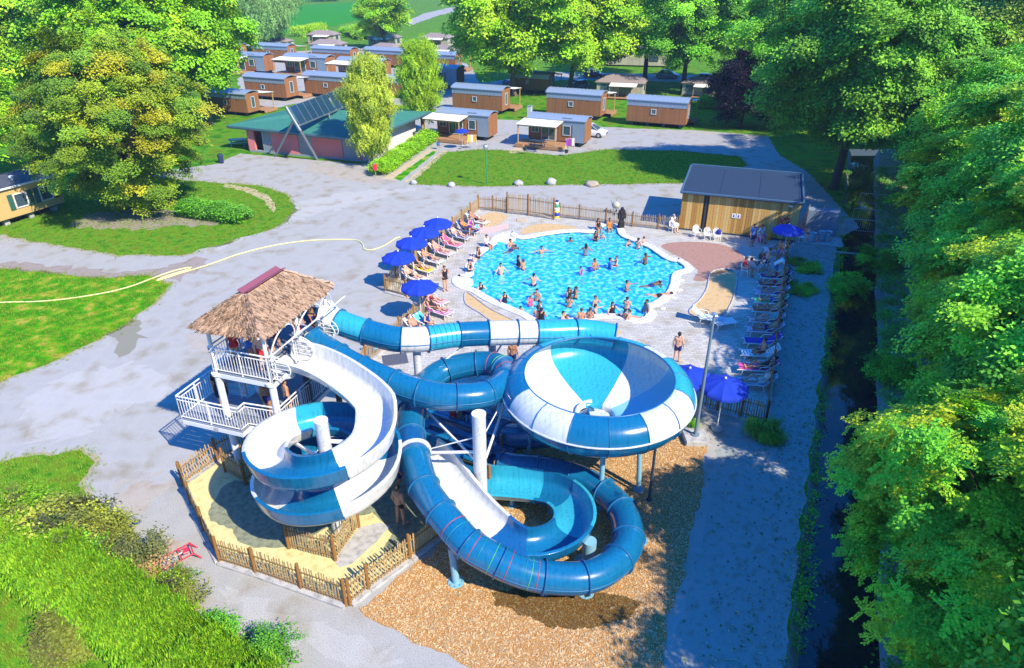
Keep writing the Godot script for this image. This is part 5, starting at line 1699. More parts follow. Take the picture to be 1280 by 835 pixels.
func make_hut() -> void:
	var a := Vector3(13.2, 0, -51.5)
	var b := Vector3(21.3, 0, -48.7)
	var d := (b - a).normalized()
	var back := Vector3(d.z, 0, -d.x)
	var ry := atan2(-d.z, d.x)
	var L := (b - a).length()
	var D := 6.2
	var o := thing("wooden_hut", "flat roofed hut clad in upright yellow boards beside the pool", "hut", a, ry)
	# local: x along the front, +z towards the pool
	var n := 42
	for i in n:
		var x := (i + 0.5) * L / n
		if absf(x - L * 0.215) < 0.12:
			continue
		var t := MB.new()
		var h := 2.92 - rng.randf_range(0.0, 0.02)
		t.box(Transform3D(Basis(), Vector3(x, h / 2 + 0.12, rng.randf_range(0.0, 0.02))), Vector3(L / n - 0.012, h, 0.035), 0.004)
		part("board", t, mats[["board_a", "board_b", "board_c"][rng.randi() % 3]], o)
	for i in 30:
		for x in [0.0, L]:
			var t := MB.new()
			t.bx(Vector3(x, 1.55, -(i + 0.5) * D / 30), Vector3(0.035, 2.9, D / 30 - 0.012))
			part("board", t, mats[["board_a", "board_b"][rng.randi() % 2]], o)
	var t := MB.new()
	t.bx(Vector3(L / 2, 1.55, -D / 2), Vector3(L - 0.1, 2.9, D - 0.1))
	part("wall_core", t, mats.dark_bark, o)
	t = MB.new()
	t.bx(Vector3(L * 0.215, 1.5, 0.03), Vector3(0.07, 3.0, 0.06))
	part("downpipe", t, mats.dark_steel, o)
	t = MB.new()
	t.bx(Vector3(L / 2, 0.06, 0.0), Vector3(L + 0.1, 0.12, 0.16))
	part("plinth", t, mats.dark_steel, o)
	var xf := Transform3D(Basis(Vector3.RIGHT, 0.05), Vector3(L / 2, 3.2, -D / 2 + 0.1))
	t = MB.new()
	t.box(xf, Vector3(L + 0.3, 0.12, D + 0.5), 0.02)
	var roof := part("roof", t, mat("roof_felt", Color(0.03, 0.055, 0.1), 0.85, {"metallic_specular": 0.15}), o)
	for i in 3:
		t = MB.new()
		t.box(xf * Transform3D(Basis(), Vector3(-L / 2 + (i + 0.5) * (L / 3) + 1.3, 0.07, 0)), Vector3(0.06, 0.03, D + 0.3))
		part("roof_seam", t, mats.roof_felt, roof)
	t = MB.new()
	for s in [-1.0, 1.0]:
		t.box(xf * Transform3D(Basis(), Vector3(s * (L / 2 + 0.12), 0.08, 0)), Vector3(0.14, 0.22, D + 0.6), 0.02)
	t.box(xf * Transform3D(Basis(), Vector3(0, 0.08, D / 2 + 0.25)), Vector3(L + 0.2, 0.16, 0.1), 0.02)
	t.box(xf * Transform3D(Basis(), Vector3(0, 0.12, -D / 2 - 0.25)), Vector3(L + 0.2, 0.32, 0.1), 0.02)
	part("roof_edge", t, mat("roof_edge", Color(0.08, 0.16, 0.26), 0.45, {"metallic": 0.3}), roof)
	# two small pictogram signs and a lamp
	for x in [L * 0.465, L * 0.505]:
		t = MB.new()
		t.bx(Vector3(x, 1.55, 0.05), Vector3(0.3, 0.36, 0.02), 0.004)
		var sg := part("pictogram_sign", t, mats.white_plastic, o)
		t = MB.new()
		t.ball(Vector3(x, 1.64, 0.065), Vector3(0.035, 0.035, 0.008), 8)
		t.bx(Vector3(x, 1.52, 0.065), Vector3(0.09, 0.14, 0.008))
		part("pictogram", t, mat("navy", Color(0.03, 0.05, 0.2), 0.5), sg)
	t = MB.new()
	t.bx(Vector3(L * 0.92, 2.75, 0.12), Vector3(0.26, 0.14, 0.2), 0.02)
	part("wall_lamp", t, mats.white_plastic, o)


func make_mobile_home() -> void:
	# its long side shows at the left edge of the photograph
	var a := Vector3(-42.2, 0, -47.9)
	var b := Vector3(-38.4, 0, -56.2)
	var d := (b - a).normalized()
	var ry := atan2(-d.z, d.x)
	var o := thing("mobile_home", "beige mobile home with green shutters at the left edge beside the big tree", "mobile home", a, ry)
	var L := 9.6
	var W := 4.2
	var beige := mat("siding", Color(0.6, 0.42, 0.17), 0.7)
	for i in 13:
		for s in [0, 1]:
			var t := MB.new()
			t.box(Transform3D(Basis(Vector3.RIGHT, 0.08 * (1 - 2 * s)), Vector3(L / 2, 0.66 + i * 0.18, 0.0 if s == 0 else -W)), Vector3(L, 0.185, 0.03))
			part("siding_board", t, beige, o)
		var t := MB.new()
		t.bx(Vector3(L, 0.66 + i * 0.18, -W / 2), Vector3(0.03, 0.17, W))
		part("siding_board", t, beige, o)
	var t := MB.new()
	t.bx(Vector3(L / 2, 1.72, -W / 2), Vector3(L - 0.05, 2.3, W - 0.05))
	part("wall_core", t, beige, o)
	t = MB.new()
	for i in 5:
		for z in [-0.5, -W + 0.5]:
			t.bx(Vector3(0.8 + i * 2.0, 0.27, z), Vector3(0.4, 0.54, 0.4))
	part("block_footing", t, mats.concrete, o)
	t = MB.new()
	t.bx(Vector3(L / 2, 0.5, -W / 2), Vector3(L - 0.2, 0.1, W - 0.2))
	part("chassis", t, mats.dark_steel, o)
	for s in [0, 1]:
		t = MB.new()
		t.box(Transform3D(Basis(Vector3.RIGHT, 0.2 if s == 0 else -0.2), Vector3(L / 2, 3.15, -W * (0.25 if s == 0 else 0.75) + (0.08 if s == 0 else -0.08))), Vector3(L + 0.5, 0.08, W / 2 + 0.35))
		var r := part("roof", t, mat("slate_roof", Color(0.07, 0.08, 0.1), 0.6), o)
		for i in 10:
			t = MB.new()
			t.box(Transform3D(Basis(Vector3.RIGHT, 0.2 if s == 0 else -0.2), Vector3(L / 2, 3.2, -W * (0.25 if s == 0 else 0.75) + (0.08 if s == 0 else -0.08))) * Transform3D(Basis(), Vector3(-L / 2 + (i + 0.5) * L / 10, 0, 0)), Vector3(0.03, 0.03, W / 2 + 0.3))
			part("roof_seam", t, mats.slate_roof, r)
	t = MB.new()
	t.bx(Vector3(L / 2, 2.93, 0.2), Vector3(L + 0.5, 0.14, 0.08), 0.01)
	part("gutter", t, mats.white_plastic, o)
	var vent := MB.new()
	vent.lathe([Vector2(0.0, 0.5), Vector2(0.2, 0.45), Vector2(0.2, 0.3), Vector2(0.12, 0.28), Vector2(0.12, 0.0)], 10, 0, TAU, 1.0)
	part("roof_vent", vent, mats.white_plastic, o, Transform3D(Basis(), Vector3(6.6, 3.05, -0.9)))
	for x in [3.2, 6.2, 8.3]:
		window(o, Vector3(x, 1.75, 0.03), 0.9, 1.0, 0, mats.white_plastic, 1)
		for s in [-1.0, 1.0]:
			t = MB.new()
			t.bx(Vector3(x + s * 0.78, 1.75, 0.06), Vector3(0.4, 1.25, 0.05), 0.01)
			for j in 7:
				t.bx(Vector3(x + s * 0.78, 1.25 + j * 0.165, 0.09), Vector3(0.32, 0.05, 0.03))
			part("shutter", t, mat("shutter", Color(0.03, 0.13, 0.11), 0.6), o)


# ---------------------------------------------------------------- trees and hedges
var sprays := {}


func spray(kind: String) -> Mesh:
	if sprays.has(kind):
		return sprays[kind]
	var r := RandomNumberGenerator.new()
	r.seed = hash(kind)
	var b := MB.new()
	var leaf := func(p: Vector3, dirv: Vector3, n: Vector3, l: float, w: float) -> void:
		var s := dirv.cross(n).normalized() * w
		var mid := p + dirv * l * 0.45 - n * l * 0.06
		var tip := p + dirv * l
		b.face(p, mid + s + n * l * 0.08, tip, n)
		b.face(p, tip, mid - s + n * l * 0.08, n)
	match kind:
		"broad", "fine", "big":
			var cnt: int = {"broad": 80, "fine": 90, "big": 70}[kind]
			var sz: float = {"broad": 0.26, "fine": 0.22, "big": 0.34}[kind]
			for i in cnt:
				var p := Vector3(r.randfn(0, 0.42), r.randfn(0, 0.2), r.randfn(0, 0.42))
				var n := (Vector3(0, 0.9, 0) + Vector3(r.randfn(0, 0.45), r.randfn(0, 0.3), r.randfn(0, 0.45))).normalized()
				var d := Vector3(p.x, 0, p.z).normalized().rotated(Vector3.UP, r.randfn(0, 0.8)) + Vector3.DOWN * r.randf_range(0.1, 0.5)
				d = (d - n * d.dot(n)).normalized()
				var s := r.randf_range(0.75, 1.15)
				b.col = Color(s, s, s * 0.9)
				leaf.call(p, d, n, sz * r.randf_range(0.7, 1.2), sz * 0.34)
		"layered":
			for k in 7:
				var a := r.randf() * TAU
				var tw := Vector3(cos(a), r.randf_range(-0.25, 0.12), sin(a))
				for i in 18:
					var t := (i + 0.5) / 18.0
					var side := 1.0 if i % 2 else -1.0
					var p := tw * t + Vector3(0, r.randfn(0, 0.03) - 0.12 * t * t, 0)
					var d := (tw * 0.6 + tw.cross(Vector3.UP) * side).normalized()
					var n := (Vector3.UP + Vector3(r.randfn(0, 0.35), 0, r.randfn(0, 0.35))).normalized()
					d = (d - n * d.dot(n)).normalized()
					var s := r.randf_range(0.75, 1.15)
					b.col = Color(s, s, s * 0.85)
					leaf.call(p, d, n, 0.2 * r.randf_range(0.8, 1.2), 0.07)
		"droop":
			for k in 12:
				var a := r.randf() * TAU
				var p0 := Vector3(cos(a), 0, sin(a)) * r.randf_range(0.1, 0.6)
				for i in 11:
					var p := p0 + Vector3(r.randfn(0, 0.06), 0.5 - i * 0.12, r.randfn(0, 0.06)) + p0 * i * 0.04
					var n := Vector3(cos(a), 0.6, sin(a)).normalized().rotated(Vector3.UP, r.randfn(0, 0.7))
					var d := (Vector3.DOWN + Vector3(r.randfn(0, 0.5), 0, r.randfn(0, 0.5))).normalized()
					d = (d - n * d.dot(n)).normalized()
					var s := r.randf_range(0.75, 1.2)
					b.col = Color(s, s, s * 0.9)
					leaf.call(p, d, n, 0.17, 0.05)
		"thuja":
			for i in 46:
				var a := r.randf() * TAU
				var p := Vector3(r.randfn(0, 0.3), r.randf_range(-0.4, 0.2), r.randfn(0, 0.3))
				var d := (Vector3(cos(a) * 0.45, 1.0, sin(a) * 0.45)).normalized()
				var n := d.cross(Vector3(sin(a), 0, -cos(a)).rotated(Vector3.UP, r.randf_range(-1, 1))).normalized()
				var s := r.randf_range(0.7, 1.2)
				b.col = Color(s * 1.05, s, s * 0.8)
				leaf.call(p, d, n, r.randf_range(0.22, 0.42), 0.045)
	sprays[kind] = b.mesh()
	return sprays[kind]


func tone(pal: Array, r: RandomNumberGenerator) -> Color:
	var c: Color = pal[r.randi() % pal.size()]
	var s := r.randf_range(0.78, 1.14)
	return Color(c.r * s, c.g * s, c.b * s)


# lobes: [centre, radius] in the tree's own axes
func foliage(o: Node3D, lobes: Array, count: int, kind: String, size: float, pal: Array, r: RandomNumberGenerator, fill := 0.2) -> void:
	var xfs := []
	var cols := []
	var wsum := 0.0
	for l in lobes:
		wsum += l[1] * l[1]
	var per := 11
	for l in lobes:
		var n := int(count * l[1] * l[1] / wsum / per) + 1
		for i in n:
			# a leafy branch end: sprays gathered round one point of the lobe's skin
			var d := Vector3(r.randfn(), r.randfn() * 0.9 + 0.15, r.randfn()).normalized()
			var pick := r.randf()
			var rad: float = l[1] * (r.randf_range(0.35, 0.8) if pick < fill else (r.randf_range(0.82, 1.06) if pick < 0.88 else r.randf_range(1.06, 1.38)))
			var c: Vector3 = l[0] + d * Vector3(rad, rad * 0.86, rad)
			var hid := false
			for q in lobes:
				if q != l and (c - q[0]).length() < q[1] * 0.62:
					hid = true
					break
			if hid:
				continue
			var lc := tone(pal, r) * r.randf_range(0.75, 1.15)
			var out := (d + Vector3(0, -0.25, 0)).normalized()
			var side := out.cross(Vector3.UP).normalized() if absf(out.y) < 0.98 else Vector3.RIGHT
			var lay := out.cross(side)
			var wide := size * r.randf_range(0.45, 0.8)
			for k in per:
				var p := c + side * r.randfn(0, wide) + out * r.randfn(0, wide * 0.75) + lay * r.randfn(0, wide * 0.28)
				var tilt := Basis(Vector3(d.z, 0, -d.x).normalized() if absf(d.y) < 0.99 else Vector3.RIGHT, clampf(acos(clampf(d.y, -1, 1)), 0, 1.0) * 0.6)
				xfs.append(Transform3D(tilt * Basis(Vector3.UP, r.randf() * TAU).scaled(Vector3.ONE * size * r.randf_range(0.5, 1.1)), p))
				cols.append(tone([lc], r))
	stuff("crown", "", "", spray(kind), mats.leaf, xfs, cols, o)


func tree(nm: String, label: String, cat: String, at: Vector3, h: float, rad: float, base: float, count: int, kind: String, size: float, pal: Array, bark := "bark", sd := 1, lean := Vector3.ZERO, group := "", nl := 13) -> Node3D:
	var r := RandomNumberGenerator.new()
	r.seed = sd * 97 + 5
	var o := thing(nm, label, cat, at, 0.0, group)
	var lobes := []
	var ch := h - base
	var mid := Vector3(0, base + ch * 0.5, 0) + lean
	var lr := minf(rad, ch * 0.5) * (0.5 if nl < 18 else 0.4)
	lobes.append([mid, minf(rad, ch * 0.5) * 0.72])
	for i in nl:
		var y := 1.0 - 2.0 * (i + 0.5) / nl
		var a := i * 2.399 + r.randf_range(-0.3, 0.3)
		var rr := sqrt(1.0 - y * y)
		var wide := 1.0 if y < 0.2 else lerpf(1.0, 0.8, (y - 0.2) / 0.8)
		lobes.append([mid + Vector3(cos(a) * rr * (rad - lr * 0.8) * wide, y * (ch * 0.5 - lr * 0.75), sin(a) * rr * (rad - lr * 0.8) * wide), lr * r.randf_range(0.6, 1.25)])
	var tr := clampf(h * 0.022, 0.08, 0.4)
	var t := MB.new()
	var top := mid * 0.75 + Vector3(0, 0, 0)
	t.tube([Vector3(0, -0.1, 0), Vector3(0, 0.35, 0), Vector3(lean.x * 0.2, base * 0.6 + 0.6, lean.z * 0.2), top], [tr * 1.5, tr * 1.08, tr * 0.9, tr * 0.5], 10)
	part("trunk", t, mats[bark], o)
	for i in range(1, lobes.size(), 2):
		t = MB.new()
		var e: Vector3 = lobes[i][0]
		var s := Vector3(0, maxf(base * 0.7, top.y * 0.5), 0)
		var m := s.lerp(e, 0.55) + Vector3(r.randf_range(-0.3, 0.3), 0.3, r.randf_range(-0.3, 0.3))
		t.tube([s, m, e], [tr * 0.5, tr * 0.3, tr * 0.1], 6, false)
		for k in 2:
			var z: Vector3 = e + Vector3(r.randf_range(-1, 1), r.randf_range(-0.3, 0.8), r.randf_range(-1, 1)) * lobes[i][1] * 0.9
			t.tube([m, z], [tr * 0.22, tr * 0.06], 5, false)
		part("limb", t, mats[bark], o)
	foliage(o, lobes, count, kind, size, pal, r)
	return o


func hedge(nm: String, label: String, cat: String, pts: Array, w: float, h: float, kind: String, size: float, pal: Array, dens: float) -> void:
	var r := RandomNumberGenerator.new()
	r.seed = hash(label)
	var o := thing(nm, label, cat, pts[0])
	var xfs := []
	var cols := []
	var stems := MB.new()
	for i in pts.size() - 1:
		var a: Vector3 = pts[i] - pts[0]
		var b: Vector3 = pts[i + 1] - pts[0]
		var d := (b - a).normalized()
		var s := Vector3(-d.z, 0, d.x)
		var l := (b - a).length()
		for k in int(l * dens):
			var u := r.randf() * l
			var side := r.randf_range(-1, 1)
			var y := 1.0
			if r.randf() < 0.5:
				side = signf(side) * r.randf_range(0.85, 1.0)
				y = r.randf_range(0.15, 1.0)
			var bump := 1.0 + 0.16 * sin(u * 1.7 + i) + 0.1 * sin(u * 4.1)
			xfs.append(Transform3D(Basis(Vector3.UP, r.randf() * TAU).rotated(d, -side * 0.35 * (1.2 - y)).scaled(Vector3.ONE * size * r.randf_range(0.8, 1.25)), a + d * u + s * side * w * 0.5 + Vector3.UP * (y * h * bump * (1.0 - 0.12 * absf(side)))))
			cols.append(tone(pal, r))
		for k in int(l / 0.8):
			var q := a + d * (k * 0.8 + 0.4)
			stems.tube([q, q + Vector3(r.randf_range(-0.1, 0.1), h * 0.8, r.randf_range(-0.1, 0.1))], [0.05, 0.02], 5, false)
	part("stems", stems, mats.bark, o, Transform3D(), "stuff")
	stuff("foliage", "", "", spray(kind), mats.leaf, xfs, cols, o)


func bush(label: String, at: Vector3, rad: float, h: float, kind: String, size: float, pal: Array, count: int, sd: int, nm := "shrub") -> void:
	var r := RandomNumberGenerator.new()
	r.seed = sd * 31 + 3
	var o := thing(nm, label, "shrub", at)
	var t := MB.new()
	var lobes := [[Vector3(0, h * 0.5, 0), minf(rad, h * 0.55)]]
	for i in 6:
		var a := TAU * i / 6.0 + r.randf()
		var q := Vector3(cos(a) * rad * 0.55, h * r.randf_range(0.4, 0.8), sin(a) * rad * 0.55)
		lobes.append([q, minf(rad, h) * r.randf_range(0.3, 0.45)])
		t.tube([Vector3(cos(a) * 0.05, 0, sin(a) * 0.05), q * 0.6 + Vector3.UP * 0.1, q], [0.04, 0.025, 0.01], 5, false)
	part("stems", t, mats.bark, o)
	foliage(o, lobes, count, kind, size, pal, r, 0.35)


func make_trees() -> void:
	var lime := [Color(0.404, 0.720, 0.025), Color(0.474, 0.720, 0.032), Color(0.309, 0.661, 0.023)]
	var plane := [Color(0.332, 0.720, 0.020), Color(0.427, 0.720, 0.025), Color(0.238, 0.593, 0.020)]
	var horn := [Color(0.288, 0.450, 0.025), Color(0.216, 0.388, 0.025), Color(0.374, 0.499, 0.025), Color(0.173, 0.337, 0.028), Color(0.259, 0.413, 0.025), Color(0.492, 0.499, 0.025)]
	var deep := [Color(0.142, 0.456, 0.038), Color(0.212, 0.593, 0.038), Color(0.119, 0.365, 0.038)]
	var green := [Color(0.212, 0.639, 0.038), Color(0.285, 0.720, 0.038), Color(0.167, 0.501, 0.038)]
	var olive := [Color(0.379, 0.547, 0.063), Color(0.474, 0.661, 0.076), Color(0.285, 0.456, 0.063)]
	var grey := [Color(0.238, 0.501, 0.152), Color(0.332, 0.616, 0.190), Color(0.189, 0.410, 0.127)]
	var birchy := [Color(0.545, 0.707, 0.063), Color(0.600, 0.720, 0.076), Color(0.427, 0.616, 0.063)]
	tree("hornbeam", "huge broad hornbeam turning yellow, on the grass island at the left", "tree", Vector3(-31.41, 0, -55.94), 14.3, 6.7, 0.8, 5000, "broad", 0.72, horn, "bark", 1, Vector3(-0.2, 0, 0), "", 34)
	tree("plane_tree", "tall plane tree right behind the huge hornbeam, above the green roofed block", "tree", Vector3(-39.46, 0, -91.29), 18.5, 6.6, 3.0, 2550, "big", 1.2, plane, "bark", 2, Vector3.ZERO, "plane trees at the upper left")
	tree("plane_tree", "tall plane tree behind the huge hornbeam, in the middle of its group", "tree", Vector3(-44.42, 0, -84.71), 19.0, 7.0, 4.0, 2380, "big", 1.2, plane, "bark", 3, Vector3.ZERO, "plane trees at the upper left")
	tree("plane_tree", "tall plane tree behind the huge hornbeam, at the far left of its group", "tree", Vector3(-58.1, 0, -94.39), 19.0, 7.5, 4.0, 2210, "big", 1.3, lime, "bark", 4, Vector3.ZERO, "plane trees at the upper left")
	tree("lime_tree", "yellow green tree cut by the left edge above the mobile home", "tree", Vector3(-51.94, 0, -63.55), 14.5, 6.0, 2.0, 2550, "broad", 1.15, lime, "bark", 5)
	tree("lime_tree", "pale yellow green tree in the upper left corner", "tree", Vector3(-70.87, 0, -100.02), 17.0, 7.5, 3.5, 2040, "broad", 1.4, lime, "bark", 6)
	tree("willow_tree", "blue grey willow at the lake behind the leftmost lodges", "tree", Vector3(-62.19, 0, -179.78), 17.0, 9.0, 2.0, 2550, "droop", 1.9, grey, "bark", 7)
	tree("birch_tree", "slender yellow green birch standing before the pink block", "tree", Vector3(-14.66, 0, -70.83), 10.8, 1.8, 1.6, 2100, "droop", 0.85, birchy, "white_bark", 8, Vector3(0.3, 0, 0), "", 24)
	tree("birch_tree", "slim fresh green birch between the far cabins and the porch cabins", "tree", Vector3(-11.04, 0, -86.5), 10.9, 2.0, 2.4, 1530, "droop", 0.85, [Color(0.365, 0.674, 0.034), Color(0.456, 0.720, 0.040)], "white_bark", 9, Vector3.ZERO, "", 22)
	tree("lake_tree", "small round tree before the lake among the canvas lodges", "tree", Vector3(-30.81, 0, -178.03), 13.5, 5.6, 3.5, 1360, "broad", 1.4, lime, "dark_bark", 10)
	tree("plane_tree", "great plane tree with bright lime crown, left one behind the cabins", "tree", Vector3(0.38, 0, -113.31), 20.0, 9.6, 3.8, 3400, "big", 1.4, lime, "bark", 11, Vector3(-1.0, 0, 0), "great plane trees behind the cabins")
	tree("plane_tree", "great plane tree with bright lime crown, right one behind the cabins", "tree", Vector3(9.49, 0, -117.95), 20.0, 9.8, 4.0, 3400, "big", 1.4, lime, "bark", 12, Vector3(1.5, 0, 0), "great plane trees behind the cabins")
	tree("ash_tree", "blue green tree standing between the plane trees and the purple tree", "tree", Vector3(27.74, 0, -116.36), 19.0, 8.0, 3.5, 2550, "broad", 1.35, green, "dark_bark", 13)
	tree("ash_tree", "dark trunked tree behind the right great plane tree", "tree", Vector3(24.5, 0, -133.2), 19.0, 7.0, 5.0, 1530, "broad", 1.4, deep, "dark_bark", 14)
	tree("ash_tree", "green tree above the dark purple tree", "tree", Vector3(39.39, 0, -119.57), 20.0, 9.0, 4.0, 2550, "broad", 1.35, green, "dark_bark", 15)
	tree("purple_tree", "small dark purple leaved tree at the end of the cabin road", "tree", Vector3(29.28, 0, -89.32), 9.2, 3.7, 0.9, 1530, "fine", 1.1, [Color(0.022, 0.014, 0.03), Color(0.03, 0.018, 0.035), Color(0.018, 0.016, 0.03)], "dark_bark", 16)
	tree("maple_tree", "big maple behind the wooden hut, hanging over its roof corner", "tree", Vector3(30.05, 0, -62.5), 19.0, 7.6, 3.6, 4930, "broad", 1.15, [Color(0.182, 0.493, 0.034), Color(0.255, 0.583, 0.040), Color(0.128, 0.365, 0.034)], "dark_bark", 17, Vector3(0.5, 0, 0), "", 18)
	tree("maple_tree", "pale olive maple right of the big maple behind the hut", "tree", Vector3(45.23, 0, -68.35), 20.0, 7.6, 3.0, 3400, "fine", 1.35, olive, "dark_bark", 18, Vector3.ZERO, "", 15)
	tree("maple_tree", "olive tree in the upper right corner", "tree", Vector3(58.07, 0, -76.67), 21.0, 8.0, 3.0, 2550, "fine", 1.4, olive, "dark_bark", 19)
	tree("ash_tree", "tall green tree behind the big maple, to its left", "tree", Vector3(37.88, 0, -89.32), 21.0, 8.5, 3.0, 2210, "broad", 1.4, green, "dark_bark", 20)
	tree("ash_tree", "tall yellow green tree behind the big maple, to its right", "tree", Vector3(54.43, 0, -100.02), 22.0, 9.0, 3.0, 2210, "broad", 1.4, lime, "dark_bark", 21)
	# the wood on the far bank of the ditch
	var sunny := [Color(0.389, 0.750, 0.034), Color(0.600, 0.750, 0.034), Color(0.194, 0.621, 0.040)]
	var fresh := [Color(0.259, 0.745, 0.046), Color(0.356, 0.750, 0.046), Color(0.162, 0.559, 0.057)]
	var wood := [
		[Vector3(37.5, 0, -56), 13.0, 4.6, deep, "dark green ditch side tree farthest back, behind the crowd barriers"],
		[Vector3(33.5, 0, -48), 13.0, 4.8, fresh, "green ditch side tree beyond the far end of the right pool fence"],
		[Vector3(29.4, 0, -39.5), 13.5, 4.6, sunny, "sunny ditch side tree level with the middle of the pool"],
		[Vector3(25.9, 0, -32.5), 13.0, 4.5, fresh, "ditch side tree level with the near end of the pool"],
		[Vector3(22.8, 0, -26.5), 12.3, 4.4, sunny, "ditch side tree level with the big slide bowl"],
		[Vector3(19.6, 0, -20.6), 10.8, 4.4, fresh, "leafy ditch side tree overhanging the water level with the ground curve of the slides"],
		[Vector3(14.7, 0, -14.0), 9.0, 4.7, sunny, "ditch side tree in the lower right corner, nearest in view"],
		[Vector3(43.0, 0, -43), 12.0, 5.6, olive, "tall olive tree in the second row of the wood, farthest back"],
		[Vector3(37.5, 0, -34.5), 9.5, 5.2, fresh, "tall tree in the second row of the wood at the right edge, upper one"],
		[Vector3(33.0, 0, -27), 8.5, 5.0, lime, "yellow green tree in the second row of the wood at the right edge, middle one"],
		[Vector3(29.3, 0, -20), 7.5, 4.6, lime, "yellow green tree in the second row of the wood at the right edge, lowest one"],
	]
	var i := 0
	for w in wood:
		var near := clampf((absf(w[0].z) - 12.0) / 30.0, 0.0, 1.0)
		tree("ash_tree", w[4], "tree", w[0], w[1], w[2], 1.0, int(lerpf(7500, 3000, near)), "layered" if i % 2 == 0 else "broad", lerpf(0.5, 0.85, near), w[3], "dark_bark", 40 + i, Vector3(-0.4, 0, 0.2), "trees along the far bank of the ditch", 26)
		i += 1
	for w in [[Vector3(14.6, 0, -7.0), 12.0, 4.6, "nearest"], [Vector3(12.0, 0, 0.5), 12.5, 4.6, "middle"], [Vector3(9.4, 0, 7.5), 12.0, 4.4, "last"]]:
		tree("ash_tree", "ditch side tree of the wood just outside the view, %s of three" % w[3], "tree", w[0], w[1], w[2], 2.5, 2040, "fine", 0.8, green, "dark_bark", 60 + i, Vector3.ZERO, "trees of the wood beside the viewpoint")
		i += 1
	# far shore
	i = 0
	for q in [[Vector3(-115.58, 0, -363.9), "left"], [Vector3(-103.09, 0, -393.43), "second from left"], [Vector3(-88.37, 0, -418.84), "second from right"], [Vector3(-68.26, 0, -437.63), "right"]]:
		tree("far_tree", "small distant tree on the far shore of the lake, the %s of four" % q[1], "tree", q[0] + Vector3(0, 0, -30), 9.0, 6.0, 0.5, 850, "big", 2.2, deep, "bark", 80 + i)
		i += 1
	# hedges
	var th := [Color(0.17, 0.42, 0.018), Color(0.22, 0.48, 0.02), Color(0.1, 0.3, 0.02), Color(0.27, 0.48, 0.025)]
	hedge("conifer_hedge", "long bright yellow green conifer hedge across the lower left corner", "hedge", [Vector3(-20.4, 0.3, -18.4), Vector3(-15.65, 0.3, -16.3), Vector3(-13.03, 0.3, -14.91), Vector3(-10.59, 0.3, -13.47), Vector3(-8.67, 0.3, -12.26), Vector3(-6.37, 0.3, -10.72)], 1.7, 1.35, "thuja", 0.42, th, 620.0)
	hedge("clipped_hedge", "low clipped green hedge between the pink block and the sandy path", "hedge", [Vector3(-13.28, 0, -67.16), Vector3(-11.67, 0, -74.51), Vector3(-9.73, 0, -82.56)], 1.3, 0.9, "fine", 0.6, plane, 60.0)
	hedge("clipped_hedge", "low dark hedge on the grass island under the big hornbeam", "hedge", [Vector3(-27.47, 0, -55.31), Vector3(-24.52, 0, -54.28), Vector3(-21.79, 0, -53.28)], 1.4, 0.9, "fine", 0.6, deep, 70.0)
	hedge("clipped_hedge", "low hedge in front of the canvas lodge by the purple tree", "hedge", [Vector3(27.66, 0, -103.7), Vector3(29.9, 0, -102.44)], 1.4, 1.2, "fine", 0.7, green, 60.0)
	hedge("reed_bed", "pale reeds along the near shore of the lake", "reeds", [Vector3(-62.24, 0, -215.38), Vector3(-58.58, 0, -212.92), Vector3(-58.99, 0, -228.54)], 3.0, 1.8, "thuja", 1.8, lime, 14.0)
	hedge("clipped_hedge", "loose green hedge between two canvas lodges by the lake", "hedge", [Vector3(-46.81, 0, -210.51), Vector3(-46.12, 0, -223.09), Vector3(-40.06, 0, -203.59)], 3.0, 1.8, "fine", 1.4, plane, 22.0)
	var dull := [Color(0.230, 0.270, 0.050), Color(0.297, 0.351, 0.060), Color(0.162, 0.189, 0.060), Color(0.405, 0.459, 0.060)]
	bush("dull olive shrub at the upper end of the bright conifer hedge", Vector3(-15.68, 0, -17.73), 1.5, 1.9, "fine", 0.6, dull, 420, 1)
	bush("reddish olive shrub beside the hedge next to the red frame", Vector3(-13.12, 0, -16.37), 1.1, 1.4, "fine", 0.5, dull + [Color(0.338, 0.203, 0.120)], 300, 2)
	bush("yellowish shrub at the very top of the bright conifer hedge", Vector3(-17.7, 0, -18.59), 1.1, 1.5, "fine", 0.5, dull + th, 300, 31)
	bush("loose mixed shrub on the gravel side of the hedge, above the red frame", Vector3(-14.45, 0, -17.36), 0.8, 1.2, "fine", 0.45, dull + deep, 240, 32)
	bush("leafy shrub on the gravel side of the hedge, below the red frame", Vector3(-11.3, 0, -15.57), 0.7, 1.0, "fine", 0.4, dull + plane, 200, 33)
	bush("dark brownish shrub on the lawn side of the conifer hedge", Vector3(-13.45, 0, -13.78), 0.75, 1.1, "fine", 0.45, [Color(0.162, 0.162, 0.050), Color(0.216, 0.270, 0.040)], 220, 3)
	bush("small blue green rose bush at the middle of the conifer hedge", Vector3(-8.96, 0, -14.12), 0.5, 1.0, "fine", 0.4, deep, 70, 4)
	bush("thin leafy bush at the lower end of the conifer hedge", Vector3(-7.21, 0, -13.29), 0.55, 1.1, "fine", 0.4, deep, 70, 5)
	bush("low shrub at the corner of the front right pool fence", Vector3(11.33, 0, -24.55), 0.7, 0.55, "droop", 0.4, deep, 90, 6)
	bush("single green weed by the block of the tall lamp post", Vector3(8.12, 0, -25.45), 0.28, 0.35, "fine", 0.28, green, 40, 7)
	bush("green bush on the ditch edge beyond the right pool fence", Vector3(21.58, 0, -39.59), 1.2, 0.9, "layered", 0.5, green, 160, 8)
	bush("second bush on the ditch edge, nearer to the barriers", Vector3(25.2, 0, -44.06), 1.4, 1.1, "layered", 0.5, green, 170, 9)
	bush("low weeds between the right pool fence and the ditch bush", Vector3(20.19, 0, -43.63), 1.5, 0.22, "fine", 0.35, green, 150, 10)
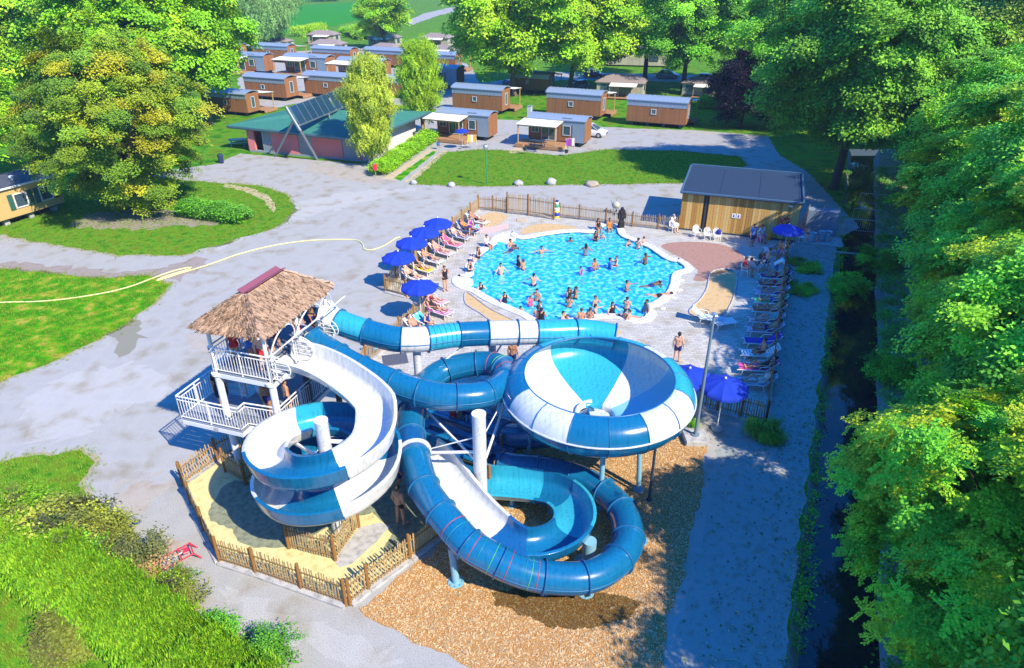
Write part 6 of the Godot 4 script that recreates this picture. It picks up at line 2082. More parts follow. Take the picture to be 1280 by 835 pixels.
	bush("low weeds beside the right pool fence near the parasol", Vector3(18.59, 0, -40.08), 1.6, 0.2, "fine", 0.32, green, 130, 11)
	bush("shrub on the far bank where the ditch passes the tall lamp", Vector3(19.27, 0, -29.58), 0.9, 1.0, "fine", 0.5, green, 220, 14)
	# brambles and ivy over the dark bank
	var xfs := []
	var cols := []
	for k in 900:
		var z := rng.randf_range(-70, -6)
		var east := rng.randf() < 0.8
		var x := 8.2 - (z + 13.2) * 0.463 + (2.9 + absf(rng.randfn(0, 1.6)) if east else rng.randf_range(-0.3, 0.4))
		xfs.append(Transform3D(Basis(Vector3.UP, rng.randf() * TAU).scaled(Vector3.ONE * rng.randf_range(0.2, 0.55)), Vector3(x, 0.05 if east else -0.1, z)))
		cols.append(tone(deep, rng))
	stuff("undergrowth", "dark ivy and bramble along the banks of the ditch", "undergrowth", spray("fine"), mats.leaf, xfs, cols)


# ---------------------------------------------------------------- furniture, vehicles and small things
func make_parasol() -> Node3D:
	var o := thing("parasol", "x", "parasol")
	var t := MB.new()
	t.tube([Vector3.ZERO, Vector3(0, 2.62, 0)], 0.024, 8)
	part("pole", t, mats.white_steel, o)
	t = MB.new()
	t.lathe([Vector2(0.26, 0.0), Vector2(0.26, 0.08), Vector2(0.06, 0.14), Vector2(0.05, 0.34), Vector2(0.0, 0.34)], 16, 0, TAU, 1.0)
	part("base", t, mats.concrete, o)
	for i in 10:
		var a0 := TAU * i / 10.0
		var a1 := TAU * (i + 1) / 10.0
		t = MB.new()
		var rows := []
		for k in 7:
			var u := k / 6.0
			var r := lerpf(0.04, 1.06, u)
			var y := 2.6 - 0.36 * pow(u, 1.25)
			var row := PackedVector3Array()
			for j in 5:
				var f := j / 4.0
				var sag := sin(f * PI)
				var rr := r * (1.0 - 0.055 * sag * u)
				var a := lerpf(a0, a1, f)
				row.append(Vector3(cos(a) * rr, y - 0.05 * sag * u, sin(a) * rr))
			rows.append(row)
		var lip := PackedVector3Array()
		for q in rows[6]:
			lip.append(q + Vector3(0, -0.14, 0))
		rows.append(lip)
		t.grid(rows, 1.0)
		part("canopy_panel", t, mats.parasol, o)
		t = MB.new()
		t.tube([Vector3(cos(a0) * 0.05, 2.54, sin(a0) * 0.05), Vector3(cos(a0) * 1.04, 2.21, sin(a0) * 1.04)], 0.008, 5)
		part("rib", t, mats.white_steel, o)
	t = MB.new()
	t.lathe([Vector2(0.16, 2.58), Vector2(0.08, 2.64), Vector2(0.0, 2.66)], 10, 0, TAU, 1.0)
	part("top_cap", t, mats.parasol, o)
	t = MB.new()
	t.lathe([Vector2(0.055, 2.64), Vector2(0.055, 2.67), Vector2(0.02, 2.72), Vector2(0.0, 2.72)], 10, 0, TAU, 1.0)
	part("finial", t, mats.white_plastic, o)
	return o


# feet towards +z, head at -z
func make_lounger() -> Node3D:
	var o := thing("sun_lounger", "x", "sun lounger")
	var m: Material = mats.white_plastic
	for s in [-1.0, 1.0]:
		var t := MB.new()
		t.tube([Vector3(s * 0.32, 0.33, -0.35), Vector3(s * 0.32, 0.33, 1.05), Vector3(s * 0.3, 0.3, 1.12)], 0.03, 6)
		part("side_rail", t, m, o)
		t = MB.new()
		t.tube([Vector3(s * 0.31, 0.33, -0.3), Vector3(s * 0.31, 0.86, -0.88)], 0.026, 6)
		part("back_rail", t, m, o)
		for z in [-0.25, 0.85]:
			t = MB.new()
			t.tube([Vector3(s * 0.32, 0.33, z), Vector3(s * 0.36, 0.0, z + (0.05 if z > 0 else -0.1))], 0.024, 6)
			part("leg", t, m, o)
		t = MB.new()
		t.tube([Vector3(s * 0.34, 0.36, 0.1), Vector3(s * 0.37, 0.55, 0.0), Vector3(s * 0.35, 0.6, -0.45)], 0.022, 6)
		part("armrest", t, m, o)
	for i in 9:
		var t := MB.new()
		t.bx(Vector3(0, 0.345, -0.24 + i * 0.15), Vector3(0.6, 0.022, 0.105), 0.005)
		part("slat", t, m, o)
	for i in 6:
		var t := MB.new()
		var f := (i + 0.5) / 6.0
		t.box(Transform3D(Basis(Vector3.RIGHT, 0.74), Vector3(0, 0.34 + 0.54 * f, -0.3 - 0.58 * f)), Vector3(0.58, 0.022, 0.1), 0.005)
		part("slat", t, m, o)
	return o


func make_chair() -> Node3D:
	var o := thing("garden_chair", "x", "chair")
	var m: Material = mats.white_plastic
	var t := MB.new()
	t.bx(Vector3(0, 0.43, 0), Vector3(0.46, 0.03, 0.46), 0.01)
	part("seat", t, m, o)
	t = MB.new()
	for i in 5:
		t.bar(Vector3(-0.18 + i * 0.09, 0.45, -0.22), Vector3(-0.18 + i * 0.09, 0.84, -0.3), 0.05, 0.02)
	var pts := []
	for i in 9:
		var a := PI * i / 8.0
		pts.append(Vector3(cos(a) * 0.23, 0.72 + sin(a) * 0.18, -0.29))
	pts.push_front(Vector3(0.23, 0.44, -0.21))
	pts.append(Vector3(-0.23, 0.44, -0.21))
	t.tube(pts, 0.018, 6)
	part("backrest", t, m, o)
	for s in [-1.0, 1.0]:
		t = MB.new()
		t.tube([Vector3(s * 0.26, 0.66, -0.24), Vector3(s * 0.28, 0.66, 0.16), Vector3(s * 0.27, 0.44, 0.22)], 0.02, 6)
		part("armrest", t, m, o)
		for z in [-0.2, 0.2]:
			t = MB.new()
			t.tube([Vector3(s * 0.2, 0.43, z), Vector3(s * 0.25, 0, z * 1.2)], 0.022, 6)
			part("leg", t, m, o)
	return o


func cloth_over(nm: String, label: String, at: Vector3, ry: float, c: Color, stripe := false) -> void:
	var o := thing(nm, label, "towel", at, ry)
	for i in 7:
		var t := MB.new()
		var prof := [Vector2(0.375, 1.0), Vector2(0.372, 0.4), Vector2(0.37, -0.24), Vector2(0.56, -0.48), Vector2(0.82, -0.8), Vector2(0.9, -0.9), Vector2(0.6, -0.98)]
		var rows := []
		for q in prof:
			var row := PackedVector3Array()
			for j in 3:
				row.append(Vector3(-0.32 + 0.64 * (i + j / 2.0) / 7.0, q.x + 0.008 * sin(q.y * 9.0 + i * 2.1), q.y))
			rows.append(row)
		t.grid(rows, 1.0)
		var cc := c if not stripe or i % 2 == 0 else Color(0.75, 0.75, 0.75)
		part("stripe" if stripe else "fold", t, mat("cloth_%s" % cc.to_html(false), cc, 0.95), o)


func bag(nm: String, label: String, at: Vector3, s: Vector3, c: Color) -> void:
	var o := thing(nm, label, "bag", at, rng.randf() * TAU)
	var t := MB.new()
	t.ball(Vector3(0, s.y * 0.45, 0), Vector3(s.x * 0.55, s.y * 0.55, s.z * 0.55), 10)
	part("sack", t, mat("cloth_%s" % c.to_html(false), c, 0.9), o)
	t = MB.new()
	t.tube([Vector3(-s.x * 0.3, s.y * 0.8, 0), Vector3(0, s.y * 1.35, 0), Vector3(s.x * 0.3, s.y * 0.8, 0)], 0.015, 5)
	part("strap", t, mat("cloth_%s" % c.to_html(false), c, 0.9), o)


func make_car(label: String, at: Vector3, ry: float, c: Color) -> void:
	var o := thing("parked_car", label, "car", at, ry)
	var paint := mat("paint_%s" % c.to_html(false), c, 0.25, {"clearcoat_enabled": true, "clearcoat": 1.0})
	var t := MB.new()
	# sections along the car: [z, half width, sill, shoulder height]
	var rows := []
	for s in [[-2.05, 0.6, 0.35, 0.6], [-2.0, 0.78, 0.25, 0.78], [-1.2, 0.86, 0.2, 0.92], [0.0, 0.88, 0.2, 0.95], [1.2, 0.86, 0.2, 0.9], [1.9, 0.8, 0.25, 0.74], [2.1, 0.62, 0.35, 0.6]]:
		var row := PackedVector3Array()
		for q in [[-0.9, 0.0], [-1.0, 0.25], [-1.0, 0.75], [-0.9, 1.0], [0.0, 1.04], [0.9, 1.0], [1.0, 0.75], [1.0, 0.25], [0.9, 0.0]]:
			row.append(Vector3(q[0] * s[1], lerpf(s[2], s[3], q[1]), s[0]))
		rows.append(row)
	t.grid(rows, 1.0)
	part("body", t, paint, o)
	t = MB.new()
	rows = []
	for s in [[-1.75, 0.72, 0.88, 0.9], [-1.1, 0.62, 0.9, 1.42], [0.3, 0.62, 0.9, 1.46], [1.15, 0.74, 0.88, 0.92]]:
		var row := PackedVector3Array()
		for q in [[-1.15, 0.0], [-1.0, 1.0], [0.0, 1.03], [1.0, 1.0], [1.15, 0.0]]:
			row.append(Vector3(q[0] * s[1], lerpf(s[2], s[3], q[1]), s[0]))
		rows.append(row)
	t.grid(rows, 1.0)
	part("windows", t, mats.glass, o)
	t = MB.new()
	t.bx(Vector3(0, 1.46, -0.4), Vector3(1.2, 0.05, 1.5), 0.02)
	for s in [-1.0, 1.0]:
		t.bar(Vector3(s * 0.63, 1.44, 0.3), Vector3(s * 0.78, 0.92, 1.1), 0.06, 0.04)
		t.bar(Vector3(s * 0.63, 1.44, -1.1), Vector3(s * 0.78, 0.92, -1.7), 0.1, 0.05)
		t.bar(Vector3(s * 0.645, 1.44, -0.35), Vector3(s * 0.74, 0.92, -0.35), 0.05, 0.08)
	part("roof", t, paint, o)
	for z in [-1.3, 1.3]:
		for s in [-1.0, 1.0]:
			t = MB.new()
			t.tube([Vector3(s * 0.68, 0.32, z), Vector3(s * 0.88, 0.32, z)], 0.32, 16)
			var w := part("wheel", t, mat("tyre", Color(0.02, 0.02, 0.02), 0.9), o)
			t = MB.new()
			t.tube([Vector3(s * 0.86, 0.32, z), Vector3(s * 0.895, 0.32, z)], 0.19, 12)
			part("rim", t, mats.galv, w)
	for s in [-1.0, 1.0]:
		t = MB.new()
		t.bx(Vector3(s * 0.6, 0.66, 2.0), Vector3(0.3, 0.14, 0.12), 0.03)
		part("headlight", t, mats.white_plastic, o)
		t = MB.new()
		t.bx(Vector3(s * 0.62, 0.72, -1.98), Vector3(0.28, 0.16, 0.1), 0.03)
		part("tail_light", t, mat("tail_red", Color(0.4, 0.01, 0.01), 0.3), o)


func make_furniture() -> void:
	var dy := Vector3(0, 0.024, 0)
	var p := make_parasol()
	var first := true
	for q in [
		[Vector3(-7.15, 2.5, -40.04), "navy parasol nearest to the corner of the left pool fence", 1.0],
		[Vector3(-6.66, 2.5, -42.59), "navy parasol second along the left pool fence, counting from its corner post", 1.0],
		[Vector3(-6.04, 2.5, -44.6), "navy parasol third along the left pool fence, counting from its corner post", 1.0],
		[Vector3(-5.28, 2.5, -46.43), "navy parasol farthest along the left pool fence", 1.0],
		[Vector3(-5.32, 2.5, -35.64), "navy parasol by the gap in the left pool fence, nearest to the thatched tower", 1.0],
		[Vector3(19.17, 2.5, -45.08), "navy parasol by the far end of the right pool fence, near the grey lockers", 1.0],
		[Vector3(9.25, 2.5, -25.06), "big navy parasol behind the front right fence, the nearer of two", 1.02],
		[Vector3(7.93, 2.5, -25.99), "navy parasol partly hidden behind the slide bowl", 1.0],
	]:
		var o := p
		var at := Vector3(q[0].x, 0.024, q[0].z)
		if first:
			p.position = at
			metas(p, q[1], "parasol", "navy parasols round the pool")
			first = false
		else:
			o = copy(p, q[1], at, rng.randf(), "parasol", "navy parasols round the pool")
		o.scale = Vector3.ONE * q[2]
	p = make_lounger()
	first = true
	var lf := 1.0   # feet towards the pool
	for q in [
		[Vector3(-2.84, 0, -52.51), lf, "white lounger at the far end of the left pool fence"],
		[Vector3(-3.43, 0, -50.47), lf, "white lounger under the orange clad sunbather at the left fence"],
		[Vector3(-4.08, 0, -49.07), lf, "white lounger with a navy and white towel at the left fence"],
		[Vector3(-4.56, 0, -47.41), lf, "white lounger with a pink towel at the left fence"],
		[Vector3(-5.12, 0, -45.84), lf, "white lounger between the second and third left parasols"],
		[Vector3(-5.72, 0, -44.35), lf, "white lounger with a bather in dark trunks at the left fence"],
		[Vector3(-6.21, 0, -42.8), lf, "white lounger with a yellow towel at the left fence"],
		[Vector3(-6.56, 0, -41.34), lf, "white lounger in the corner of the left pool fence"],
		[Vector3(-4.88, 0, -37.85), lf, "white lounger right below the parasol at the fence gap"],
		[Vector3(-4.5, 0, -36.43), lf, "white lounger with a magenta towel below the fence gap"],
		[Vector3(-4.77, 0, -34.51), lf, "white lounger with a turquoise towel just behind the upper tube"],
		[Vector3(-5.27, 0, -34.03), lf, "white lounger pushed to the lower left fence behind the upper tube"],
		[Vector3(19.28, 0, -46.14), -1.7, "white lounger under the far right parasol"],
		[Vector3(17.42, 0, -41.34), -1.7, "white lounger with a navy cover on the right fence, farthest group"],
		[Vector3(16.89, 0, -40.08), -1.7, "white lounger of the close set pair at the right fence, upper"],
		[Vector3(16.38, 0, -38.88), -1.7, "white lounger of the close set pair at the right fence, lower"],
		[Vector3(15.86, 0, -37.62), -1.7, "white lounger with a green towel at the right fence"],
		[Vector3(15.37, 0, -36.43), -1.7, "white lounger with a red orange towel at the right fence"],
		[Vector3(14.79, 0, -35.1), -1.7, "white lounger with a red striped towel at the right fence"],
		[Vector3(14.32, 0, -33.93), -1.7, "white lounger beside the low white table at the right fence"],
		[Vector3(13.74, 0, -32.56), -1.7, "white lounger with a deep blue cover and nobody on it"],
		[Vector3(13.19, 0, -31.26), -1.7, "white lounger under a seated bather at the right fence"],
		[Vector3(12.61, 0, -29.81), -1.7, "white lounger with a pink towel at the near end of the right fence"],
		[Vector3(12.06, 0, -28.46), -1.7, "white lounger in the near corner of the right fence"],
		[Vector3(11.36, 0, -35.5), 1.2, "white lounger folded flat on the paving before the tall lamp"],
		[Vector3(11.92, 0, -34.8), 1.9, "white lounger beside the tall lamp on the shaded paving"],
		[Vector3(16.74, 0, -43.21), 2.2, "white lounger set apart on the shaded paving right of the pool"],
	]:
		var ry: float = q[1]
		if first:
			p.position = q[0] + dy
			p.rotation.y = ry
			metas(p, q[2], "sun lounger", "white plastic loungers round the pool")
			first = false
		else:
			copy(p, q[2], q[0] + dy, ry, "sun_lounger", "white plastic loungers round the pool")
	var ty := Vector3(0, 0.03, 0)
	for q in [
		[Vector3(-4.08, 0, -49.07), lf, Color(0.02, 0.05, 0.3), true, "navy and white striped towel on a lounger at the left fence"],
		[Vector3(-4.56, 0, -47.41), lf, Color(0.75, 0.2, 0.4), false, "pink towel on a lounger at the left fence"],
		[Vector3(-5.12, 0, -45.84), lf, Color(0.7, 0.4, 0.6), true, "pale pink striped towel on a lounger between two parasols"],
		[Vector3(-6.21, 0, -42.8), lf, Color(0.8, 0.6, 0.03), false, "yellow towel on a lounger at the left fence"],
		[Vector3(-6.56, 0, -41.34), lf, Color(0.7, 0.6, 0.62), true, "white and rose towel in the corner of the left fence"],
		[Vector3(-4.88, 0, -37.85), lf, Color(0.6, 0.1, 0.3), true, "red and white towel below the parasol at the fence gap"],
		[Vector3(-4.5, 0, -36.43), lf, Color(0.6, 0.05, 0.45), true, "magenta and white towel below the fence gap"],
		[Vector3(-4.77, 0, -34.51), lf, Color(0.1, 0.55, 0.65), false, "turquoise towel on a lounger just behind the upper tube"],
		[Vector3(17.42, 0, -41.34), -1.7, Color(0.02, 0.03, 0.2), false, "navy cover on a lounger at the right fence"],
		[Vector3(15.86, 0, -37.62), -1.7, Color(0.05, 0.5, 0.2), false, "green towel on a lounger at the right fence"],
		[Vector3(15.37, 0, -36.43), -1.7, Color(0.7, 0.12, 0.04), false, "red orange towel on a lounger at the right fence"],
		[Vector3(14.79, 0, -35.1), -1.7, Color(0.6, 0.08, 0.1), true, "red striped towel on a lounger at the right fence"],
		[Vector3(12.61, 0, -29.81), -1.7, Color(0.75, 0.08, 0.3), false, "hot pink towel at the near end of the right fence"],
		[Vector3(16.89, 0, -40.08), -1.7, Color(0.5, 0.05, 0.06), false, "dark red towel on the upper lounger of the close pair"],
		[Vector3(16.38, 0, -38.88), -1.7, Color(0.3, 0.1, 0.4), true, "purple striped towel on the lower lounger of the close pair"],
		[Vector3(14.32, 0, -33.93), -1.7, Color(0.7, 0.12, 0.3), true, "pink striped towel in the middle of the right fence"],
		[Vector3(13.74, 0, -32.56), -1.7, Color(0.02, 0.03, 0.35), false, "deep blue cover on the empty lounger at the right fence"],
		[Vector3(12.06, 0, -28.46), -1.7, Color(0.2, 0.4, 0.6), true, "pale blue striped towel in the near corner of the right fence"],
		[Vector3(-3.43, 0, -50.47), lf, Color(0.03, 0.08, 0.3), false, "navy towel under the orange clad sunbather"],
		[Vector3(-5.72, 0, -44.35), lf, Color(0.6, 0.6, 0.65), true, "white and grey towel under the sunbather in navy trunks"],
		[Vector3(11.36, 0, -35.5), 1.2, Color(0.2, 0.45, 0.65), true, "pale blue towel on the flat lounger before the tall lamp"],
	]:
		cloth_over("towel", q[4], q[0] + ty, q[1], q[2], q[3])
	p = make_chair()
	first = true
	for q in [
		[Vector3(12.61, 0, -50.83), 0.4, "white garden chair with a sitter beside the left end of the hut"],
		[Vector3(14.13, 0, -49.59), 0.2, "white garden chair before the hut, left of three"],
		[Vector3(14.8, 0, -49.07), -0.1, "white garden chair before the hut, in the middle of three"],
		[Vector3(15.49, 0, -48.9), 0.1, "white garden chair with a navy bag before the hut, right of three"],
		[Vector3(18.78, 0, -48.56), 0.3, "white garden chair with a sitter near the hut's right end"],
		[Vector3(15.68, 0, -42.26), 0.9, "white garden chair with a sitter in white and red on the shaded paving"],
		[Vector3(21.74, 0, -48.56), 0.0, "white chair by the grey lockers"],
	]:
		if first:
			p.position = q[0] + dy
			p.rotation.y = q[1]
			metas(p, q[2], "chair", "white garden chairs")
			first = false
		else:
			copy(p, q[2], q[0] + dy, q[1], "garden_chair", "white garden chairs")
	bag("beach_bag", "pink beach bag at the feet of the sitter near the hut", Vector3(18.72, 0, -48.56) + dy, Vector3(0.4, 0.4, 0.3), Color(0.8, 0.06, 0.3))
	bag("beach_bag", "orange bag standing against the right end of the hut", Vector3(19.61, 0, -49.24) + dy, Vector3(0.6, 0.5, 0.35), Color(0.7, 0.25, 0.02))
	bag("beach_bag", "navy bag on the chair before the hut", Vector3(15.65, 0, -49.07) + Vector3(0, 0.45, 0), Vector3(0.45, 0.4, 0.35), Color(0.01, 0.02, 0.25))
	bag("beach_bag", "black rucksack on the paving beside the man in navy shorts", Vector3(17.72, 0, -45.08) + dy, Vector3(0.5, 0.55, 0.4), Color(0.02, 0.02, 0.03))
	bag("beach_bag", "red bag on the paving left of the close set loungers", Vector3(16.44, 0, -40.45) + dy, Vector3(0.4, 0.3, 0.3), Color(0.7, 0.03, 0.08))
	bag("beach_bag", "red bag behind the front right fence next to the big parasol", Vector3(9.48, 0, -27.96) + dy, Vector3(0.35, 0.35, 0.3), Color(0.7, 0.05, 0.05))
	# red lifebuoy on the hut wall
	var o := thing("lifebuoy", "red ring buoy hanging on the right end of the hut wall", "ring buoy", Vector3(20.4, 1.5, -48.92), -0.33)
	var t := MB.new()
	var rows := []
	for i in 19:
		var a := TAU * i / 18.0
		var row := PackedVector3Array()
		for j in 9:
			var b := TAU * j / 8.0
			row.append(Vector3(cos(a) * (0.27 + cos(b) * 0.09), sin(a) * (0.27 + cos(b) * 0.09), sin(b) * 0.09))
		rows.append(row)
	t.grid(rows, 1.0)
	part("ring", t, mat("buoy_red", Color(0.75, 0.03, 0.02), 0.5), o)
	for i in 4:
		t = MB.new()
		var a := TAU * i / 4.0 + 0.6
		t.bx(Vector3(cos(a) * 0.27, sin(a) * 0.27, 0), Vector3(0.1, 0.1, 0.2), 0.03)
		part("band", t, mats.white_plastic, o)
	# banded bollard
	o = thing("banded_bollard", "blue, white and yellow banded bollard figure beside the bamboo panel", "bollard", Vector3(3.68, 0, -54.28))
	var y := 0.0
	for b in [[0.2, 0.25, Color(0.75, 0.6, 0.05)], [0.3, 0.27, Color(0.01, 0.05, 0.45)], [0.12, 0.28, Color(0.78, 0.65, 0.05)], [0.28, 0.25, Color(0.75, 0.75, 0.7)], [0.25, 0.22, Color(0.05, 0.35, 0.2)], [0.2, 0.17, Color(0.75, 0.75, 0.7)], [0.12, 0.14, Color(0.02, 0.05, 0.35)]]:
		t = MB.new()
		t.lathe([Vector2(b[1] * 0.94, y), Vector2(b[1], y + b[0] * 0.5), Vector2(b[1] * 0.92, y + b[0]), Vector2(0, y + b[0])], 14, 0, TAU, 1.0)
		part("band", t, mat("cloth_%s" % b[2].to_html(false), b[2], 0.5), o)
		y += b[0]
	# rocks along the lawn
	var k := 0
	for q in [[Vector3(-9.39, 0, -64.08), 0.7, "small pale boulder at the left end of the row along the cabin lawn"], [Vector3(-5.74, 0, -63.28), 0.75, "pale boulder left of the green lamp post"], [Vector3(0.61, 0, -63.81), 0.9, "long low grey boulder right of the green lamp post"], [Vector3(3.74, 0, -64.08), 0.95, "tall pale grey boulder in the middle of the cabin lawn edge"], [Vector3(7.58, 0, -63.55), 1.3, "broad flat brownish boulder at the right of the row"], [Vector3(3.67, 0, -35.6), 0.0, ""]]:
		if q[1] == 0.0:
			continue
		o = thing("boulder", q[2], "boulder", q[0], k * 1.3, "boulders along the cabin lawn")
		t = MB.new()
		var f := FastNoiseLite.new()
		f.seed = k + 4
		f.frequency = 0.9
		rows = []
		for i in 17:
			var row := PackedVector3Array()
			for j in 9:
				var a := TAU * (i % 16) / 16.0
				var b := PI * (j / 8.0 - 0.5)
				var d := Vector3(cos(a) * cos(b), sin(b), sin(a) * cos(b))
				var r: float = q[1] * (0.5 + 0.22 * f.get_noise_3dv(d * 1.6))
				row.append(Vector3(d.x * r, maxf(-0.05, 0.12 + d.y * r * (0.5 if k == 4 else (0.75 if k != 3 else 1.0))), d.z * r))
			rows.append(row)
		t.grid(rows, -1.0)
		part("stone", t, ground_mat("rock_tan" if k == 4 else "rock", Color(0.5, 0.42, 0.33) if k == 4 else Color(0.5, 0.51, 0.54), mats.gravel.albedo_texture, 2.0, mats.gravel.detail_albedo, 2.0), o)
		k += 1
	# green lamp post
	o = thing("lamp_post", "slim green lamp post with a round grey head on the cabin lawn", "lamp post", Vector3(-2.36, 0, -63.81))
	t = MB.new()
	t.tube([Vector3.ZERO, Vector3(-0.08, 3.3, 0)], [0.06, 0.045], 8)
	part("pole", t, mat("lamp_green", Color(0.02, 0.28, 0.12), 0.5), o)
	t = MB.new()
	t.lathe([Vector2(0.06, 3.25), Vector2(0.24, 3.45), Vector2(0.26, 3.65), Vector2(0.14, 3.8), Vector2(0.0, 3.82)], 12, 0, TAU, 1.0)
	part("lamp_head", t, mats.galv, o, Transform3D(Basis(), Vector3(-0.08, 0, 0)))
	# tall grey lamp at the right
	o = thing("lamp_post", "tall grey lamp post on a concrete block right of the slide bowl", "lamp post", Vector3(8.06, 0, -24.26))
	t = MB.new()
	t.bx(Vector3(0, 0.14, 0), Vector3(1.0, 0.28, 1.0), 0.03)
	part("concrete_block", t, mats.concrete, o)
	t = MB.new()
	t.tube([Vector3(0, 0.28, 0), Vector3(0, 3.0, 0), Vector3(0.0, 6.2, 0)], [0.08, 0.07, 0.05], 10)
	t.tube([Vector3(0, 0.28, 0), Vector3(0, 0.34, 0)], 0.17, 10)
	part("pole", t, mat("lamp_grey", Color(0.16, 0.24, 0.3), 0.5), o)
	t = MB.new()
	t.bx(Vector3(0.0, 6.26, 0.12), Vector3(0.16, 0.1, 0.4), 0.03)
	part("lamp_head", t, mats.galv, o)
	# yellow hose across the yard
	o = thing("hose", "long pale yellow hose lying in a loose bend across the yard and corner lawn", "hose")
	t = MB.new()
	var hp: Array = [Vector3(-32.98, 0, -37.74), Vector3(-31.73, 0, -38.07), Vector3(-28.89, 0, -38.3), Vector3(-26.4, 0, -39.23), Vector3(-24.91, 0, -40.33), Vector3(-24, 0, -41.73), Vector3(-23.2, 0, -42.94), Vector3(-22.34, 0, -43.63), Vector3(-22.17, 0, -43.35), Vector3(-23.32, 0, -41.99), Vector3(-23.51, 0, -41.34), Vector3(-22.32, 0, -42.8), Vector3(-21.18, 0, -44.06), Vector3(-19.68, 0, -46.14), Vector3(-17.86, 0, -47.73), Vector3(-15.74, 0, -48.73), Vector3(-13.4, 0, -49.07), Vector3(-11.78, 0, -48.9), Vector3(-11.1, 0, -47.9), Vector3(-10.89, 0, -47.09), Vector3(-10.21, 0, -46.93), Vector3(-9.43, 0, -47.9), Vector3(-8.92, 0, -49.24), Vector3(-8.6, 0, -49.59)]
	var hs := smooth3(hp, 0.5)
	for i in hs.size():
		hs[i].y = 0.05
	t.tube(hs, 0.045, 6)
	part("hose_line", t, mat("hose", Color(0.72, 0.7, 0.32), 0.6), o)
	# red and white tubular frame on the gravel
	o = thing("tubular_frame", "red and white tubular steel frame lying on the gravel by the hedge", "steel frame", Vector3(-11.93, 0, -17.14), 0.62)
	for q in [[[Vector3(-0.9, 0.1, -0.3), Vector3(0.75, 0.35, -0.3)], "r"], [[Vector3(-0.9, 0.1, 0.3), Vector3(0.75, 0.35, 0.3)], "r"], [[Vector3(-0.8, 0.12, 0.0), Vector3(0.6, 0.36, 0.0)], "w"], [[Vector3(0.75, 0.35, -0.34), Vector3(0.75, 0.35, 0.34)], "r"], [[Vector3(0.75, 0.35, -0.3), Vector3(0.95, 0.0, -0.3)], "r"], [[Vector3(0.75, 0.35, 0.3), Vector3(0.95, 0.0, 0.3)], "r"], [[Vector3(-0.9, 0.1, -0.34), Vector3(-0.9, 0.1, 0.34)], "r"], [[Vector3(-0.2, 0.21, -0.32), Vector3(-0.2, 0.21, 0.32)], "w"], [[Vector3(0.35, 0.3, -0.32), Vector3(0.35, 0.3, 0.32)], "r"], [[Vector3(-0.9, 0.1, -0.3), Vector3(-0.95, 0.0, -0.3)], "r"], [[Vector3(-0.9, 0.1, 0.3), Vector3(-0.95, 0.0, 0.3)], "r"]]:
		t = MB.new()
		t.tube(q[0], 0.024, 6)
		part("tube", t, mat("frame_red", Color(0.65, 0.03, 0.06), 0.4) if q[1] == "r" else mats.white_steel, o)
	t = MB.new()
	t.bx(Vector3(0.55, 0.36, 0), Vector3(0.22, 0.06, 0.3), 0.02)
	part("grip", t, mats.frame_red, o)
	# grey lockers, bins and crowd barriers beyond the hut
	for q in [[Vector3(23.39, 0, -50.65), "grey steel cabinet beside the hut, left of two"], [Vector3(24.43, 0, -50.29), "grey steel cabinet beside the hut, right of two"]]:
		o = thing("steel_cabinet", q[1], "cabinet", q[0], -0.33, "grey steel cabinets")
		t = MB.new()
		t.bx(Vector3(0, 1.0, 0), Vector3(1.15, 1.9, 0.8), 0.02)
		part("case", t, mat("cabinet_grey", Color(0.2, 0.27, 0.36), 0.5), o)
		for s in [-1.0, 1.0]:
			t = MB.new()
			t.bx(Vector3(s * 0.285, 1.0, 0.41), Vector3(0.55, 1.78, 0.03), 0.006)
			var d := part("door", t, mats.cabinet_grey, o)
			t = MB.new()
			t.bx(Vector3(s * 0.06, 1.0, 0.44), Vector3(0.03, 0.2, 0.03))
			part("door_handle", t, mats.galv, d)
			t = MB.new()
			t.tube([Vector3(s * 0.52, 1.95, 0), Vector3(s * 0.52, 2.25, 0)], 0.03, 6)
			part("corner_tube", t, mats.galv, o)
	o = thing("stone_slab", "pale stone platform under the cabinets beside the hut", "slab", Vector3(23.27, 0, -49.07), -0.33)
	t = MB.new()
	t.bx(Vector3(0, 0.06, 0.2), Vector3(3.4, 0.12, 2.0), 0.03)
	part("slab", t, mats.concrete, o)
	k = 0
	for q in [[Vector3(22.52, 0, -48.39), 0.25, "pale blue plastic tub on the slab, left of three"], [Vector3(23.25, 0, -48.56), 0.3, "pale blue plastic tub on the slab, in the middle of three"], [Vector3(23.73, 0, -48.56), 0.3, "pale blue plastic tub on the slab, right of three"]]:
		o = thing("plastic_tub", q[2], "tub", q[0] + Vector3(0, 0.12, 0), k * 0.7, "tubs on the slab")
		t = MB.new()
		t.lathe([Vector2(0.0, 0.02), Vector2(0.22, 0.02), Vector2(0.27, 0.45 + q[1]), Vector2(0.3, 0.46 + q[1]), Vector2(0.24, 0.44 + q[1]), Vector2(0.0, 0.3 + q[1])], 12, 0, TAU, 1.0)
		part("shell", t, mat("tub", Color(0.4, 0.5, 0.6), 0.5), o)
		k += 1
	var bp: Node3D = null
	for q in [[Vector3(24.67, 0, -52.32), -0.3, "crowd barrier in front of the grey cabinets"], [Vector3(27.31, 0, -50.47), -0.3, "crowd barrier right of the cabinets, nearest row"], [Vector3(28.94, 0, -53.09), -0.35, "crowd barrier in the second row under the trees"], [Vector3(31.34, 0, -57.25), -0.4, "crowd barrier farthest back on the woodland track"]]:
		if bp:
			copy(bp, q[2], q[0], q[1], "crowd_barrier", "crowd barriers")
			continue
		bp = thing("crowd_barrier", q[2], "barrier", q[0], q[1], "crowd barriers")
		t = MB.new()
		t.tube([Vector3(-1.25, 0, 0), Vector3(-1.25, 0.95, 0), Vector3(-1.1, 1.08, 0), Vector3(1.1, 1.08, 0), Vector3(1.25, 0.95, 0), Vector3(1.25, 0, 0)], 0.024, 6)
